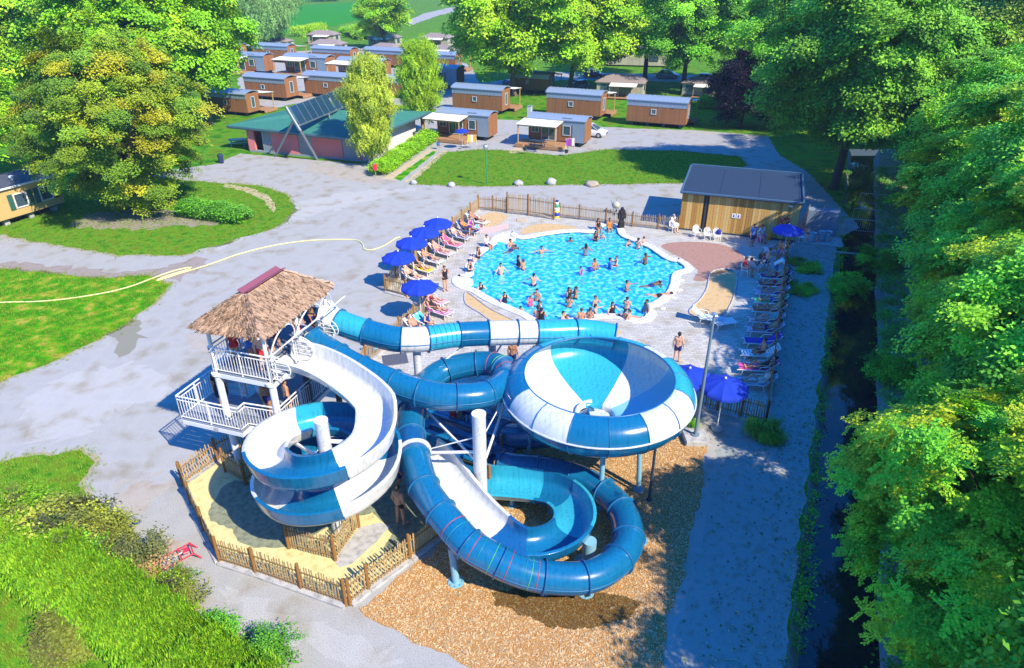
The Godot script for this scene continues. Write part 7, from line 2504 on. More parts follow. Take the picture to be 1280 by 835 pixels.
		part("frame", t, mats.galv, bp)
		t = MB.new()
		t.tube([Vector3(-1.25, 0.2, 0), Vector3(1.25, 0.2, 0)], 0.016, 6)
		part("rail", t, mats.galv, bp)
		for i in 15:
			t = MB.new()
			t.tube([Vector3(-1.1 + i * 0.157, 0.2, 0), Vector3(-1.1 + i * 0.157, 1.08, 0)], 0.008, 4, false)
			part("bar", t, mats.galv, bp)
		for s in [-1.0, 1.0]:
			t = MB.new()
			t.tube([Vector3(s, 0.2, 0), Vector3(s, 0.02, 0), Vector3(s, 0.02, 0.35)], 0.016, 6)
			t.tube([Vector3(s, 0.02, 0), Vector3(s, 0.02, -0.35)], 0.016, 6)
			part("foot", t, mats.galv, bp)
	o = thing("fallen_log", "pale fallen branch on the ground between the barriers and the ditch", "branch", Vector3(24.49, 0, -46.14), -0.2)
	t = MB.new()
	t.tube([Vector3(-0.9, 0.08, 0), Vector3(0.2, 0.12, 0.1), Vector3(1.0, 0.07, 0)], [0.09, 0.08, 0.04], 8)
	part("wood", t, mats.white_bark, o)
	# towel on the fence, dark grate, sand trap, skimmer lids
	o = thing("beach_towel", "blue, green and yellow towel hung over the lower left fence", "towel", Vector3(-7.17, 0, -31.6), 0.72)
	for i in 5:
		t = MB.new()
		t.bx(Vector3(-0.24 + i * 0.12, 0.85, 0.05), Vector3(0.12, 0.75, 0.02), 0.005)
		t.bx(Vector3(-0.24 + i * 0.12, 1.22, 0.0), Vector3(0.12, 0.02, 0.12), 0.005)
		var c: Color = [Color(0.02, 0.1, 0.5), Color(0.05, 0.5, 0.6), Color(0.7, 0.6, 0.05), Color(0.05, 0.4, 0.15), Color(0.02, 0.1, 0.5)][i]
		part("stripe", t, mat("cloth_%s" % c.to_html(false), c, 0.95), o)
	o = thing("entrance_mat", "dark square grate in the paving behind the lower left fence", "grate", Vector3(-6.2, 0, -31.18), 0.25)
	t = MB.new()
	t.bx(Vector3(0, 0.045, 0), Vector3(1.3, 0.04, 1.1), 0.008)
	for i in 9:
		t.bx(Vector3(-0.56 + i * 0.14, 0.07, 0), Vector3(0.03, 0.02, 1.0))
	part("grating", t, mat("grate", Color(0.09, 0.1, 0.13), 0.7), o)
	o = thing("sand_tray", "small brown foot tray on the paving before the bamboo panel", "tray", Vector3(0.79, 0, -53.48), -0.1)
	t = MB.new()
	t.bx(Vector3(0, 0.06, 0), Vector3(0.8, 0.08, 0.6), 0.01)
	part("tray", t, mats.sandy, o)
	k = 0
	for q in [Vector3(11.25, 0, -41.47), Vector3(10.82, 0, -39.96), Vector3(10.21, 0, -38.76), Vector3(9.22, 0, -37.29), Vector3(5.56, 0, -34.9), Vector3(2.48, 0, -34.51)]:
		o = thing("skimmer_lid", "white skimmer lid in the paving, %s" % ["at the steps right of the pool, farthest", "right pool edge, second from the steps", "right pool edge, third from the steps", "right pool edge, nearest to the round bay", "near pool edge behind the bowl", "near pool edge behind the upper tube"][k], "lid", q + Vector3(0, 0.035, 0), k * 0.4, "skimmer lids")
		t = MB.new()
		t.bx(Vector3.ZERO, Vector3(0.34, 0.03, 0.24), 0.008)
		part("lid", t, mats.white_plastic, o)
		k += 1
	# inflatable ring carried near the far end of the left fence
	o = thing("inflatable_ring", "pink and blue swim ring held out by the girl at the far left fence", "swim ring", Vector3(-2.64, 0.95, -49.45), 0.3)
	for i in 6:
		t = MB.new()
		rows = []
		for j in 4:
			var a := TAU * (i + j / 3.0) / 6.0
			var row := PackedVector3Array()
			for m in 9:
				var b := TAU * m / 8.0
				row.append(Vector3(cos(a) * (0.24 + cos(b) * 0.08), sin(b) * 0.08, sin(a) * (0.24 + cos(b) * 0.08)))
			rows.append(row)
		t.grid(rows, -1.0)
		var c: Color = [Color(0.75, 0.05, 0.15), Color(0.1, 0.5, 0.6), Color(0.75, 0.75, 0.75)][i % 3]
		part("segment", t, mat("cloth_%s" % c.to_html(false), c, 0.4), o)
	# pushchair behind the back fence
	o = thing("pushchair", "beige pushchair parked outside the long back fence", "pushchair", Vector3(8.69, 0, -55.31), 0.3)
	t = MB.new()
	t.ball(Vector3(0, 0.75, 0), Vector3(0.34, 0.3, 0.4), 12)
	part("hood", t, mats.canvas, o)
	for s in [-1.0, 1.0]:
		t = MB.new()
		t.tube([Vector3(s * 0.24, 1.05, -0.5), Vector3(s * 0.24, 0.4, 0.1), Vector3(s * 0.24, 0.12, 0.4)], 0.018, 6)
		part("frame", t, mats.dark_steel, o)
		for z in [-0.35, 0.4]:
			t = MB.new()
			t.tube([Vector3(s * 0.24, 0.13, z), Vector3(s * 0.28, 0.13, z)], 0.13, 12)
			part("wheel", t, mats.dark_steel, o)
	# things on the porches and by the block
	o = thing("picnic_table", "black picnic table with benches on the porch of the right cabin", "picnic table", Vector3(2.86, 0.44, -77.05), -0.4)
	t = MB.new()
	t.bx(Vector3(0, 0.74, 0), Vector3(1.7, 0.05, 0.75), 0.01)
	part("table_top", t, mats.dark_steel, o)
	for s in [-1.0, 1.0]:
		t = MB.new()
		t.bx(Vector3(0, 0.45, s * 0.65), Vector3(1.7, 0.05, 0.26), 0.01)
		part("bench", t, mats.dark_steel, o)
		t = MB.new()
		t.bar(Vector3(s * 0.6, 0, -0.7), Vector3(s * 0.6, 0.74, -0.2), 0.08, 0.05)
		t.bar(Vector3(s * 0.6, 0, 0.7), Vector3(s * 0.6, 0.74, 0.2), 0.08, 0.05)
		part("leg", t, mats.dark_steel, o)
	var pp := copy(find_child("parasol", false, false), "navy parasol shading the porch of the left cabin", Vector3(-5.6, 0.44, -77.82), 0.2, "parasol", "navy parasols on the porches")
	pp.scale = Vector3.ONE * 0.72
	k = 0
	for q in [[Vector3(-4.53, 0.44, -78.2), "drying rack with yellow and white washing on the left porch", [Color(0.7, 0.6, 0.05), Color(0.78, 0.78, 0.78), Color(0.7, 0.35, 0.02)]], [Vector3(6.39, 0.44, -76.3), "drying rack with purple washing on the right porch", [Color(0.3, 0.05, 0.4), Color(0.25, 0.05, 0.35), Color(0.75, 0.6, 0.6)]], [Vector3(-36.13, 0.44, -131.02), "drying rack with pink washing by the far cabin with awning", [Color(0.6, 0.1, 0.3), Color(0.1, 0.1, 0.4), Color(0.75, 0.7, 0.7)]]]:
		o = thing("drying_rack", q[1], "drying rack", q[0], 0.3 * k)
		t = MB.new()
		for s in [-1.0, 1.0]:
			t.tube([Vector3(s * 0.5, 0, -0.3), Vector3(s * 0.5, 1.1, 0.1)], 0.015, 5)
			t.tube([Vector3(s * 0.5, 0, 0.3), Vector3(s * 0.5, 1.1, -0.1)], 0.015, 5)
		t.tube([Vector3(-0.5, 1.1, 0), Vector3(0.5, 1.1, 0)], 0.015, 5)
		part("frame", t, mats.white_steel, o)
		for i in 3:
			t = MB.new()
			t.bx(Vector3(-0.33 + i * 0.33, 0.72, 0.1), Vector3(0.3, 0.8, 0.02), 0.005)
			var c: Color = q[2][i]
			part("cloth", t, mat("cloth_%s" % c.to_html(false), c, 0.95), o)
		k += 1
	k = 0
	for q in [[Vector3(1.41, 0.44, -75.57), Color(0.7, 0.3, 0.05), "potted orange flowers at the left corner of the right porch"], [Vector3(5.91, 0.44, -74.48), Color(0.75, 0.6, 0.03), "potted yellow flowers at the right corner of the right porch"], [Vector3(-8.31, 0.44, -77.82), Color(0.2, 0.4, 0.1), "blue crate with green things at the left corner of the left porch"]]:
		o = thing("flower_pot", q[2], "flower pot", q[0])
		t = MB.new()
		t.lathe([Vector2(0.0, 0.0), Vector2(0.16, 0.0), Vector2(0.22, 0.32), Vector2(0.19, 0.32), Vector2(0.0, 0.28)], 10, 0, TAU, 1.0)
		part("pot", t, mat("pot", Color(0.08, 0.2, 0.5), 0.6) if k == 2 else mats.dark_steel, o)
		t = MB.new()
		for i in 26:
			var a := i * 2.4
			var q2 := Vector3(cos(a) * 0.22 * sqrt(i / 26.0), 0.4 + 0.2 * (1.0 - i / 26.0), sin(a) * 0.22 * sqrt(i / 26.0))
			t.face(q2, q2 + Vector3(0.09, 0.06, 0.02).rotated(Vector3.UP, a), q2 + Vector3(0.02, 0.1, 0.08).rotated(Vector3.UP, a), Vector3.UP)
		part("flowers", t, mat("cloth_%s" % q[1].to_html(false), q[1], 0.8), o)
		k += 1
	o = thing("post_box", "red box on a post at the end of the clipped hedge", "box on post", Vector3(-13.37, 0, -66.3))
	t = MB.new()
	t.tube([Vector3.ZERO, Vector3(0, 1.5, 0)], 0.04, 6)
	part("post", t, mats.galv, o)
	t = MB.new()
	t.bx(Vector3(0, 1.05, 0.08), Vector3(0.4, 0.6, 0.25), 0.03)
	part("box", t, mats.frame_red, o)
	o = thing("service_pillar", "pale grey service pillar on the road between the back view cabins", "service pillar", Vector3(2.38, 0, -94.93), -0.4)
	t = MB.new()
	t.bx(Vector3(0, 0.85, 0), Vector3(0.6, 1.7, 0.5), 0.03)
	part("cabinet", t, mats.grey_gel, o)
	t = MB.new()
	t.bx(Vector3(0, 1.74, 0), Vector3(0.68, 0.08, 0.58), 0.02)
	part("lid", t, mats.galv, o)
	for q in [[Vector3(-30.61, 0, -71.8), "small dark waste bin left of the pink block"]]:
		o = thing("waste_bin", q[1], "waste bin", q[0])
		t = MB.new()
		t.lathe([Vector2(0.0, 0.0), Vector2(0.25, 0.0), Vector2(0.3, 0.9), Vector2(0.26, 0.95), Vector2(0.0, 1.0)], 12, 0, TAU, 1.0)
		part("drum", t, mat("navy_bin", Color(0.02, 0.04, 0.12), 0.5), o)
		t = MB.new()
		t.lathe([Vector2(0.31, 0.88), Vector2(0.31, 0.94), Vector2(0.0, 1.03)], 12, 0, TAU, 1.0)
		part("lid", t, mats.dark_steel, o)
	o = thing("picnic_table", "grey picnic table in the shade left of the pink block", "picnic table", Vector3(-31.63, 0, -79.71), 0.3)
	t = MB.new()
	t.bx(Vector3(0, 0.74, 0), Vector3(1.9, 0.06, 0.8), 0.01)
	part("table_top", t, mats.galv, o)
	for s in [-1.0, 1.0]:
		t = MB.new()
		t.bx(Vector3(0, 0.45, s * 0.7), Vector3(1.9, 0.05, 0.28), 0.01)
		part("bench", t, mats.galv, o)
		t = MB.new()
		t.bar(Vector3(s * 0.7, 0, -0.7), Vector3(s * 0.7, 0.74, -0.2), 0.08, 0.05)
		t.bar(Vector3(s * 0.7, 0, 0.7), Vector3(s * 0.7, 0.74, 0.2), 0.08, 0.05)
		part("leg", t, mats.galv, o)
	# cars
	make_car("white car parked behind the right porch cabin", Vector3(9.47, 0, -84.71), 1.2, Color(0.75, 0.75, 0.77))
	make_car("dark blue car in the shade under the great plane trees", Vector3(10.95, 0, -119.57), -0.9, Color(0.08, 0.14, 0.25))
	make_car("red car half hidden by the right great plane tree", Vector3(15.05, 0, -133.2), 1.1, Color(0.6, 0.02, 0.03))
	make_car("grey car in the shade behind the blue green tree", Vector3(28.43, 0, -132.2), 1.2, Color(0.2, 0.24, 0.3))
	make_car("white car far back under the trees left of the purple tree", Vector3(34.27, 0, -127.42), 1.2, Color(0.7, 0.72, 0.75))
	make_car("black car beside the brown cabin under the plane trees", Vector3(0, 0, -119.57), 0.7, Color(0.02, 0.025, 0.03))


# ---------------------------------------------------------------- people
# a body is one smooth surface meshed round a posed skeleton of tapered capsules
class Field:
	var cell: float
	var lo: Vector3
	var nx: int
	var ny: int
	var nz: int
	var acc: PackedFloat32Array
	var k: float

	func _init(bones: Array, c: float, kk: float, grow := 0.0) -> void:
		cell = c
		k = kk
		var a := Vector3.ONE * 1e9
		var b := -a
		for q in bones:
			for e in [[q[0], q[2]], [q[1], q[3]]]:
				var r: float = e[1] + grow + c * 3.0
				a = a.min(e[0] - Vector3.ONE * r)
				b = b.max(e[0] + Vector3.ONE * r)
		lo = a
		nx = int((b.x - a.x) / c) + 2
		ny = int((b.y - a.y) / c) + 2
		nz = int((b.z - a.z) / c) + 2
		acc = PackedFloat32Array()
		acc.resize(nx * ny * nz)
		for q in bones:
			var p: Vector3 = q[0]
			var d: Vector3 = q[1] - p
			var l2 := maxf(d.length_squared(), 1e-9)
			var r0: float = q[2] + grow
			var r1: float = q[3] + grow
			var m := maxf(r0, r1) + 4.0 / k
			var s := (p.min(q[1]) - Vector3.ONE * m - lo) / c
			var t := (p.max(q[1]) + Vector3.ONE * m - lo) / c
			for z in range(maxi(0, int(s.z)), mini(nz, int(t.z) + 2)):
				for y in range(maxi(0, int(s.y)), mini(ny, int(t.y) + 2)):
					for x in range(maxi(0, int(s.x)), mini(nx, int(t.x) + 2)):
						var w := lo + Vector3(x, y, z) * c - p
						var u := clampf(w.dot(d) / l2, 0.0, 1.0)
						var dist := (w - d * u).length() - lerpf(r0, r1, u)
						if dist * k < 6.0:
							acc[(z * ny + y) * nx + x] += exp(-k * maxf(dist, -0.1))

	func v(i: int) -> float:
		return 0.2 if acc[i] < 1e-6 else -log(acc[i]) / k

	# cut: keeps only where cut.call(p) is negative
	func mesh_into(out: MB, xf: Transform3D, cut: Variant = null) -> void:
		var val := PackedFloat32Array()
		val.resize(acc.size())
		for i in acc.size():
			val[i] = v(i)
		if cut != null:
			for z in nz:
				for y in ny:
					for x in nx:
						var i := (z * ny + y) * nx + x
						if val[i] < cell * 2.5:
							val[i] = maxf(val[i], cut.call(lo + Vector3(x, y, z) * cell))
		var at := {}
		var off := [0, 1, nx, nx + 1, nx * ny, nx * ny + 1, nx * ny + nx, nx * ny + nx + 1]
		for z in nz - 1:
			for y in ny - 1:
				for x in nx - 1:
					var i := (z * ny + y) * nx + x
					var v0 := val[i] < 0.0
					var mixed := false
					for o in range(1, 8):
						if (val[i + off[o]] < 0.0) != v0:
							mixed = true
							break
					if not mixed:
						continue
					var sum := Vector3.ZERO
					var n := 0
					for e in [[0, 1], [2, 3], [4, 5], [6, 7], [0, 2], [1, 3], [4, 6], [5, 7], [0, 4], [1, 5], [2, 6], [3, 7]]:
						var a: float = val[i + off[e[0]]]
						var b: float = val[i + off[e[1]]]
						if (a < 0.0) != (b < 0.0):
							var t := a / (a - b)
							var pa := Vector3(e[0] & 1, (e[0] >> 1) & 1, e[0] >> 2)
							var pb := Vector3(e[1] & 1, (e[1] >> 1) & 1, e[1] >> 2)
							sum += pa.lerp(pb, t)
							n += 1
					at[i] = lo + (Vector3(x, y, z) + sum / n) * cell
		var nrm := {}
		for i in at:
			var x: int = i % nx
			var y: int = (i / nx) % ny
			var z: int = i / (nx * ny)
			var g := Vector3.ZERO
			for o in 8:
				var q := Vector3((o & 1) * 2 - 1, ((o >> 1) & 1) * 2 - 1, (o >> 2) * 2 - 1)
				g += q * val[i + off[o]]
			nrm[i] = (xf.basis * g).normalized() if g.length_squared() > 0 else Vector3.UP
		for i in at:
			for ax in 3:
				var step: int = [1, nx, nx * ny][ax]
				var s1: int = [nx, nx * ny, 1][ax]
				var s2: int = [nx * ny, 1, nx][ax]
				# the edge along this axis that starts at the cell's low corner
				if (val[i] < 0.0) == (val[i + step] < 0.0):
					continue
				var q := [i, i - s1, i - s1 - s2, i - s2]
				var ok := true
				for w in q:
					if not at.has(w):
						ok = false
				if not ok:
					continue
				var o: Vector3 = nrm[i]
				for t in [[0, 1, 2], [0, 2, 3]]:
					var a: Vector3 = xf * (at[q[t[0]]] as Vector3)
					var b: Vector3 = xf * (at[q[t[1]]] as Vector3)
					var c: Vector3 = xf * (at[q[t[2]]] as Vector3)
					var order: Array = t if (b - a).cross(c - a).dot(o) < 0.0 else [t[0], t[2], t[1]]
					for w in order:
						out.vert(xf * (at[q[w]] as Vector3), nrm[q[w]])


var poses := {}
var bodies := {}
var head_mb: MB
var hand_mb: MB
var hairs := {}


func base_pose() -> Dictionary:
	return {"pel": Vector3(0, 0.95, 0), "wai": Vector3(0, 1.1, 0), "che": Vector3(0, 1.29, 0), "nek": Vector3(0, 1.47, -0.01), "hed": Vector3(0, 1.6, 0.01), "tilt": 0.0, "turn": 0.0,
		"shL": Vector3(0.175, 1.405, 0), "elL": Vector3(0.245, 1.13, -0.03), "wrL": Vector3(0.26, 0.88, 0.05), "hiL": Vector3(0.09, 0.92, 0), "knL": Vector3(0.1, 0.5, 0.02), "anL": Vector3(0.11, 0.08, -0.03), "toL": Vector3(0.13, 0.035, 0.13),
		"shR": Vector3(-0.175, 1.405, 0), "elR": Vector3(-0.245, 1.13, -0.03), "wrR": Vector3(-0.26, 0.88, 0.05), "hiR": Vector3(-0.09, 0.92, 0), "knR": Vector3(-0.1, 0.5, 0.02), "anR": Vector3(-0.11, 0.08, -0.03), "toR": Vector3(-0.13, 0.035, 0.13)}


func make_poses() -> void:
	var P := func(over: Dictionary) -> Dictionary:
		var d := base_pose()
		d.merge(over, true)
		return d
	poses["stand"] = P.call({"knR": Vector3(-0.1, 0.5, 0.06), "anR": Vector3(-0.14, 0.08, 0.02), "toR": Vector3(-0.18, 0.035, 0.17)})
	poses["hips"] = P.call({"elL": Vector3(0.38, 1.17, -0.08), "wrL": Vector3(0.2, 1.02, 0.04), "elR": Vector3(-0.38, 1.17, -0.08), "wrR": Vector3(-0.2, 1.02, 0.04)})
	poses["walk"] = P.call({"knL": Vector3(0.09, 0.52, 0.16), "anL": Vector3(0.1, 0.1, 0.26), "toL": Vector3(0.11, 0.05, 0.43), "knR": Vector3(-0.09, 0.5, -0.06), "anR": Vector3(-0.1, 0.12, -0.32), "toR": Vector3(-0.11, 0.03, -0.18), "elL": Vector3(0.24, 1.14, -0.14), "wrL": Vector3(0.23, 0.92, -0.05), "elR": Vector3(-0.24, 1.14, 0.08), "wrR": Vector3(-0.2, 0.98, 0.26)})
	poses["wade"] = P.call({"elL": Vector3(0.36, 1.19, 0.07), "wrL": Vector3(0.44, 1.1, 0.29), "elR": Vector3(-0.36, 1.19, 0.07), "wrR": Vector3(-0.44, 1.1, 0.29)})
	poses["reach"] = P.call({"elL": Vector3(0.38, 1.34, 0.12), "wrL": Vector3(0.5, 1.4, 0.33), "elR": Vector3(-0.28, 1.2, 0.18), "wrR": Vector3(-0.2, 1.2, 0.42), "turn": 0.5})
	poses["spread"] = P.call({"elL": Vector3(0.44, 1.36, 0.02), "wrL": Vector3(0.68, 1.32, 0.08), "elR": Vector3(-0.44, 1.36, 0.02), "wrR": Vector3(-0.68, 1.32, 0.08)})
	poses["carry"] = P.call({"elL": Vector3(0.27, 1.15, 0.08), "wrL": Vector3(0.12, 1.08, 0.27), "elR": Vector3(-0.27, 1.15, 0.08), "wrR": Vector3(-0.12, 1.12, 0.29)})
	poses["swim"] = P.call({"elL": Vector3(0.27, 1.66, 0.02), "wrL": Vector3(0.2, 1.9, 0.06), "elR": Vector3(-0.36, 1.5, 0.02), "wrR": Vector3(-0.5, 1.3, 0.06), "knL": Vector3(0.1, 0.5, 0.0), "anL": Vector3(0.11, 0.1, -0.12), "toL": Vector3(0.12, -0.05, -0.08), "anR": Vector3(-0.11, 0.08, 0.02), "toR": Vector3(-0.12, -0.06, 0.03), "tilt": -0.9})
	poses["bend"] = P.call({"wai": Vector3(0, 1.07, 0.08), "che": Vector3(0, 1.18, 0.25), "nek": Vector3(0, 1.28, 0.42), "hed": Vector3(0, 1.33, 0.55), "tilt": 0.7, "shL": Vector3(0.17, 1.24, 0.34), "elL": Vector3(0.22, 0.98, 0.42), "wrL": Vector3(0.18, 0.78, 0.52), "shR": Vector3(-0.17, 1.24, 0.34), "elR": Vector3(-0.22, 0.98, 0.42), "wrR": Vector3(-0.14, 0.8, 0.55), "pel": Vector3(0, 0.94, -0.06)})
	poses["edge"] = P.call({"pel": Vector3(0, 0.11, 0), "wai": Vector3(0, 0.27, -0.02), "che": Vector3(0, 0.46, -0.01), "nek": Vector3(0, 0.64, 0.02), "hed": Vector3(0, 0.77, 0.05), "shL": Vector3(0.175, 0.575, 0.01), "elL": Vector3(0.26, 0.32, -0.1), "wrL": Vector3(0.3, 0.09, -0.12), "shR": Vector3(-0.175, 0.575, 0.01), "elR": Vector3(-0.24, 0.32, 0.08), "wrR": Vector3(-0.16, 0.2, 0.27), "hiL": Vector3(0.09, 0.1, 0.03), "knL": Vector3(0.11, 0.12, 0.45), "anL": Vector3(0.12, -0.3, 0.46), "toL": Vector3(0.13, -0.36, 0.62), "hiR": Vector3(-0.09, 0.1, 0.03), "knR": Vector3(-0.13, 0.12, 0.45), "anR": Vector3(-0.16, -0.29, 0.5), "toR": Vector3(-0.18, -0.35, 0.66)})
	poses["sit"] = P.call({"pel": Vector3(0, 0.55, -0.06), "wai": Vector3(0, 0.7, -0.1), "che": Vector3(0, 0.88, -0.12), "nek": Vector3(0, 1.05, -0.1), "hed": Vector3(0, 1.18, -0.06), "shL": Vector3(0.175, 0.99, -0.1), "elL": Vector3(0.24, 0.74, -0.04), "wrL": Vector3(0.17, 0.67, 0.19), "shR": Vector3(-0.175, 0.99, -0.1), "elR": Vector3(-0.24, 0.74, -0.04), "wrR": Vector3(-0.17, 0.67, 0.19), "hiL": Vector3(0.09, 0.54, -0.03), "knL": Vector3(0.12, 0.55, 0.4), "anL": Vector3(0.13, 0.1, 0.4), "toL": Vector3(0.15, 0.04, 0.56), "hiR": Vector3(-0.09, 0.54, -0.03), "knR": Vector3(-0.13, 0.55, 0.4), "anR": Vector3(-0.15, 0.1, 0.46), "toR": Vector3(-0.17, 0.04, 0.62)})
	poses["recline"] = P.call({"pel": Vector3(0, 0.47, -0.18), "wai": Vector3(0, 0.56, -0.32), "che": Vector3(0, 0.7, -0.47), "nek": Vector3(0, 0.86, -0.62), "hed": Vector3(0, 0.97, -0.68), "tilt": -0.45, "shL": Vector3(0.175, 0.8, -0.56), "elL": Vector3(0.28, 0.62, -0.36), "wrL": Vector3(0.2, 0.6, -0.12), "shR": Vector3(-0.175, 0.8, -0.56), "elR": Vector3(-0.28, 0.62, -0.36), "wrR": Vector3(-0.14, 0.6, -0.16), "hiL": Vector3(0.09, 0.46, -0.14), "knL": Vector3(0.12, 0.5, 0.28), "anL": Vector3(0.11, 0.42, 0.7), "toL": Vector3(0.13, 0.57, 0.78), "hiR": Vector3(-0.09, 0.46, -0.14), "knR": Vector3(-0.12, 0.68, 0.2), "anR": Vector3(-0.12, 0.42, 0.5), "toR": Vector3(-0.14, 0.4, 0.66)})


func torso_bones(p: Dictionary) -> Array:
	var X := Vector3.RIGHT
	return [[p.pel + X * 0.065, p.pel - X * 0.065, 0.1, 0.1], [p.pel + X * 0.05, p.wai + X * 0.045, 0.1, 0.088], [p.pel - X * 0.05, p.wai - X * 0.045, 0.1, 0.088], [p.wai + X * 0.045, p.che + X * 0.075, 0.088, 0.095], [p.wai - X * 0.045, p.che - X * 0.075, 0.088, 0.095], [p.che + X * 0.07, p.shL * 0.85 + p.nek * 0.15, 0.09, 0.06], [p.che - X * 0.07, p.shR * 0.85 + p.nek * 0.15, 0.09, 0.06]]


func limb_bones(p: Dictionary) -> Array:
	var out := []
	for s in ["L", "R"]:
		out.append([p["sh" + s], p["el" + s], 0.052, 0.04])
		out.append([p["el" + s], p["wr" + s], 0.041, 0.027])
		out.append([p["hi" + s], p["kn" + s], 0.088, 0.055])
		out.append([p["kn" + s], p["kn" + s].lerp(p["an" + s], 0.35), 0.054, 0.055])
		out.append([p["kn" + s].lerp(p["an" + s], 0.35), p["an" + s], 0.055, 0.036])
		out.append([p["an" + s], p["to" + s], 0.038, 0.028])
		out.append([p["an" + s] + Vector3(0, -0.03, 0), p["to" + s], 0.034, 0.03])
	out.append([p.che.lerp(p.nek, 0.5), p.hed - Vector3(0, 0.07, 0), 0.055, 0.048])
	return out


func make_head() -> void:
	var h := [[Vector3(0, 0.035, -0.03), Vector3(0, 0.03, 0.012), 0.086, 0.08], [Vector3(0, -0.03, 0.02), Vector3(0, -0.075, 0.04), 0.064, 0.042], [Vector3(0.03, -0.055, 0.0), Vector3(-0.03, -0.055, 0.0), 0.045, 0.045], [Vector3(0, 0.005, 0.09), Vector3(0, -0.032, 0.105), 0.009, 0.014], [Vector3(0.08, 0.01, -0.01), Vector3(0.084, -0.025, -0.006), 0.016, 0.011], [Vector3(-0.08, 0.01, -0.01), Vector3(-0.084, -0.025, -0.006), 0.016, 0.011], [Vector3(0, -0.06, -0.025), Vector3(0, -0.15, -0.03), 0.05, 0.052]]
	head_mb = MB.new()
	Field.new(h, 0.011, 110.0).mesh_into(head_mb, X0)
	for s in [-1.0, 1.0]:
		head_mb.col = Color(0.9, 0.9, 0.9)
		head_mb.ball(Vector3(s * 0.032, 0.008, 0.083), Vector3(0.013, 0.009, 0.009), 6)
		head_mb.col = Color(0.04, 0.03, 0.03)
		head_mb.ball(Vector3(s * 0.032, 0.008, 0.089), Vector3(0.007, 0.007, 0.005), 6)
		head_mb.bar(Vector3(s * 0.018, 0.03, 0.09), Vector3(s * 0.048, 0.03, 0.08), 0.008, 0.008)
	head_mb.col = Color(0.75, 0.4, 0.4)
	head_mb.ball(Vector3(0, -0.062, 0.083), Vector3(0.022, 0.006, 0.008), 6)
	head_mb.col = Color(1, 1, 1)
	# hand: wrist at the origin, fingers towards -y, thumb towards +z, palm facing -x
	var f := [[Vector3(0, -0.01, 0), Vector3(0, -0.075, 0.022), 0.024, 0.014], [Vector3(0, -0.01, 0), Vector3(0, -0.075, -0.022), 0.024, 0.014], [Vector3(0, -0.02, 0), Vector3(0, -0.08, 0.0), 0.02, 0.016]]
	for i in 4:
		var z: float = [0.031, 0.011, -0.01, -0.03][i]
		var l: float = [0.036, 0.042, 0.039, 0.029][i]
		var k1 := Vector3(-0.004, -0.084 - l * 0.5, z * 1.12)
		var k2 := Vector3(-0.018, -0.084 - l * 1.2, z * 1.18)
		var k3 := Vector3(-0.036, -0.084 - l * 1.6, z * 1.18)
		f.append([Vector3(0, -0.075, z * 0.95), k1, 0.0095, 0.009])
		f.append([k1, k2, 0.009, 0.0082])
		f.append([k2, k3, 0.0082, 0.007])
	f.append([Vector3(-0.005, -0.025, 0.02), Vector3(-0.015, -0.055, 0.05), 0.014, 0.011])
	f.append([Vector3(-0.015, -0.055, 0.05), Vector3(-0.026, -0.085, 0.06), 0.0105, 0.008])
	hand_mb = MB.new()
	Field.new(f, 0.0048, 320.0).mesh_into(hand_mb, X0)
	# hair: cropped, and long down the back
	for kind in ["short", "long", "bun"]:
		var b := [[Vector3(0, 0.045, -0.035), Vector3(0, 0.04, 0.008), 0.097, 0.088]]
		if kind == "short":
			b.append([Vector3(0, 0.0, -0.05), Vector3(0, -0.03, -0.055), 0.075, 0.06])
		elif kind == "long":
			b.append([Vector3(0.03, 0.0, -0.05), Vector3(0.05, -0.2, -0.06), 0.07, 0.045])
			b.append([Vector3(-0.03, 0.0, -0.05), Vector3(-0.05, -0.2, -0.06), 0.07, 0.045])
			b.append([Vector3(0, -0.05, -0.07), Vector3(0, -0.26, -0.09), 0.06, 0.04])
		else:
			b.append([Vector3(0, 0.0, -0.05), Vector3(0, -0.03, -0.055), 0.075, 0.06])
			b.append([Vector3(0, 0.1, -0.11), Vector3(0, 0.11, -0.12), 0.04, 0.04])
		var m := MB.new()
		Field.new(b, 0.013, 100.0).mesh_into(m, X0, func(p: Vector3) -> float: return minf(p.z - 0.035 + maxf(0.0, p.y - 0.05) * -1.6, 0.055 - p.y) if p.z > 0.0 else minf(p.z - 0.02, 0.02 - p.y - 0.3))
		hairs[kind] = m


func body_mesh(pose: String) -> Mesh:
	var key := "body" + pose
	if bodies.has(key):
		return bodies[key]
	var p: Dictionary = poses[pose]
	var m := MB.new()
	Field.new(torso_bones(p) + limb_bones(p), 0.022, 46.0).mesh_into(m, X0)
	m.add(head_mb, head_xf(p))
	for s in ["L", "R"]:
		var d: Vector3 = (p["wr" + s] - p["el" + s]).normalized()
		var y := -d
		var z := Vector3(0, 0.2, 1.0)
		z = (z - y * z.dot(y)).normalized()
		var x := y.cross(z)
		var bs := Basis(x, y, z)
		if s == "R":
			bs = Basis(-x, y, z)
		m.add(hand_mb, Transform3D(bs, p["wr" + s] + d * 0.012))
	bodies[key] = m.mesh()
	return bodies[key]


func head_xf(p: Dictionary) -> Transform3D:
	return Transform3D(Basis(Vector3.UP, p.turn) * Basis(Vector3.RIGHT, p.tilt), p.hed)


func hair_mesh(pose: String, kind: String) -> Mesh:
	var key := "hair" + pose + kind
	if not bodies.has(key):
		var m := MB.new()
		m.add(hairs[kind], head_xf(poses[pose]))
		bodies[key] = m.mesh()
	return bodies[key]


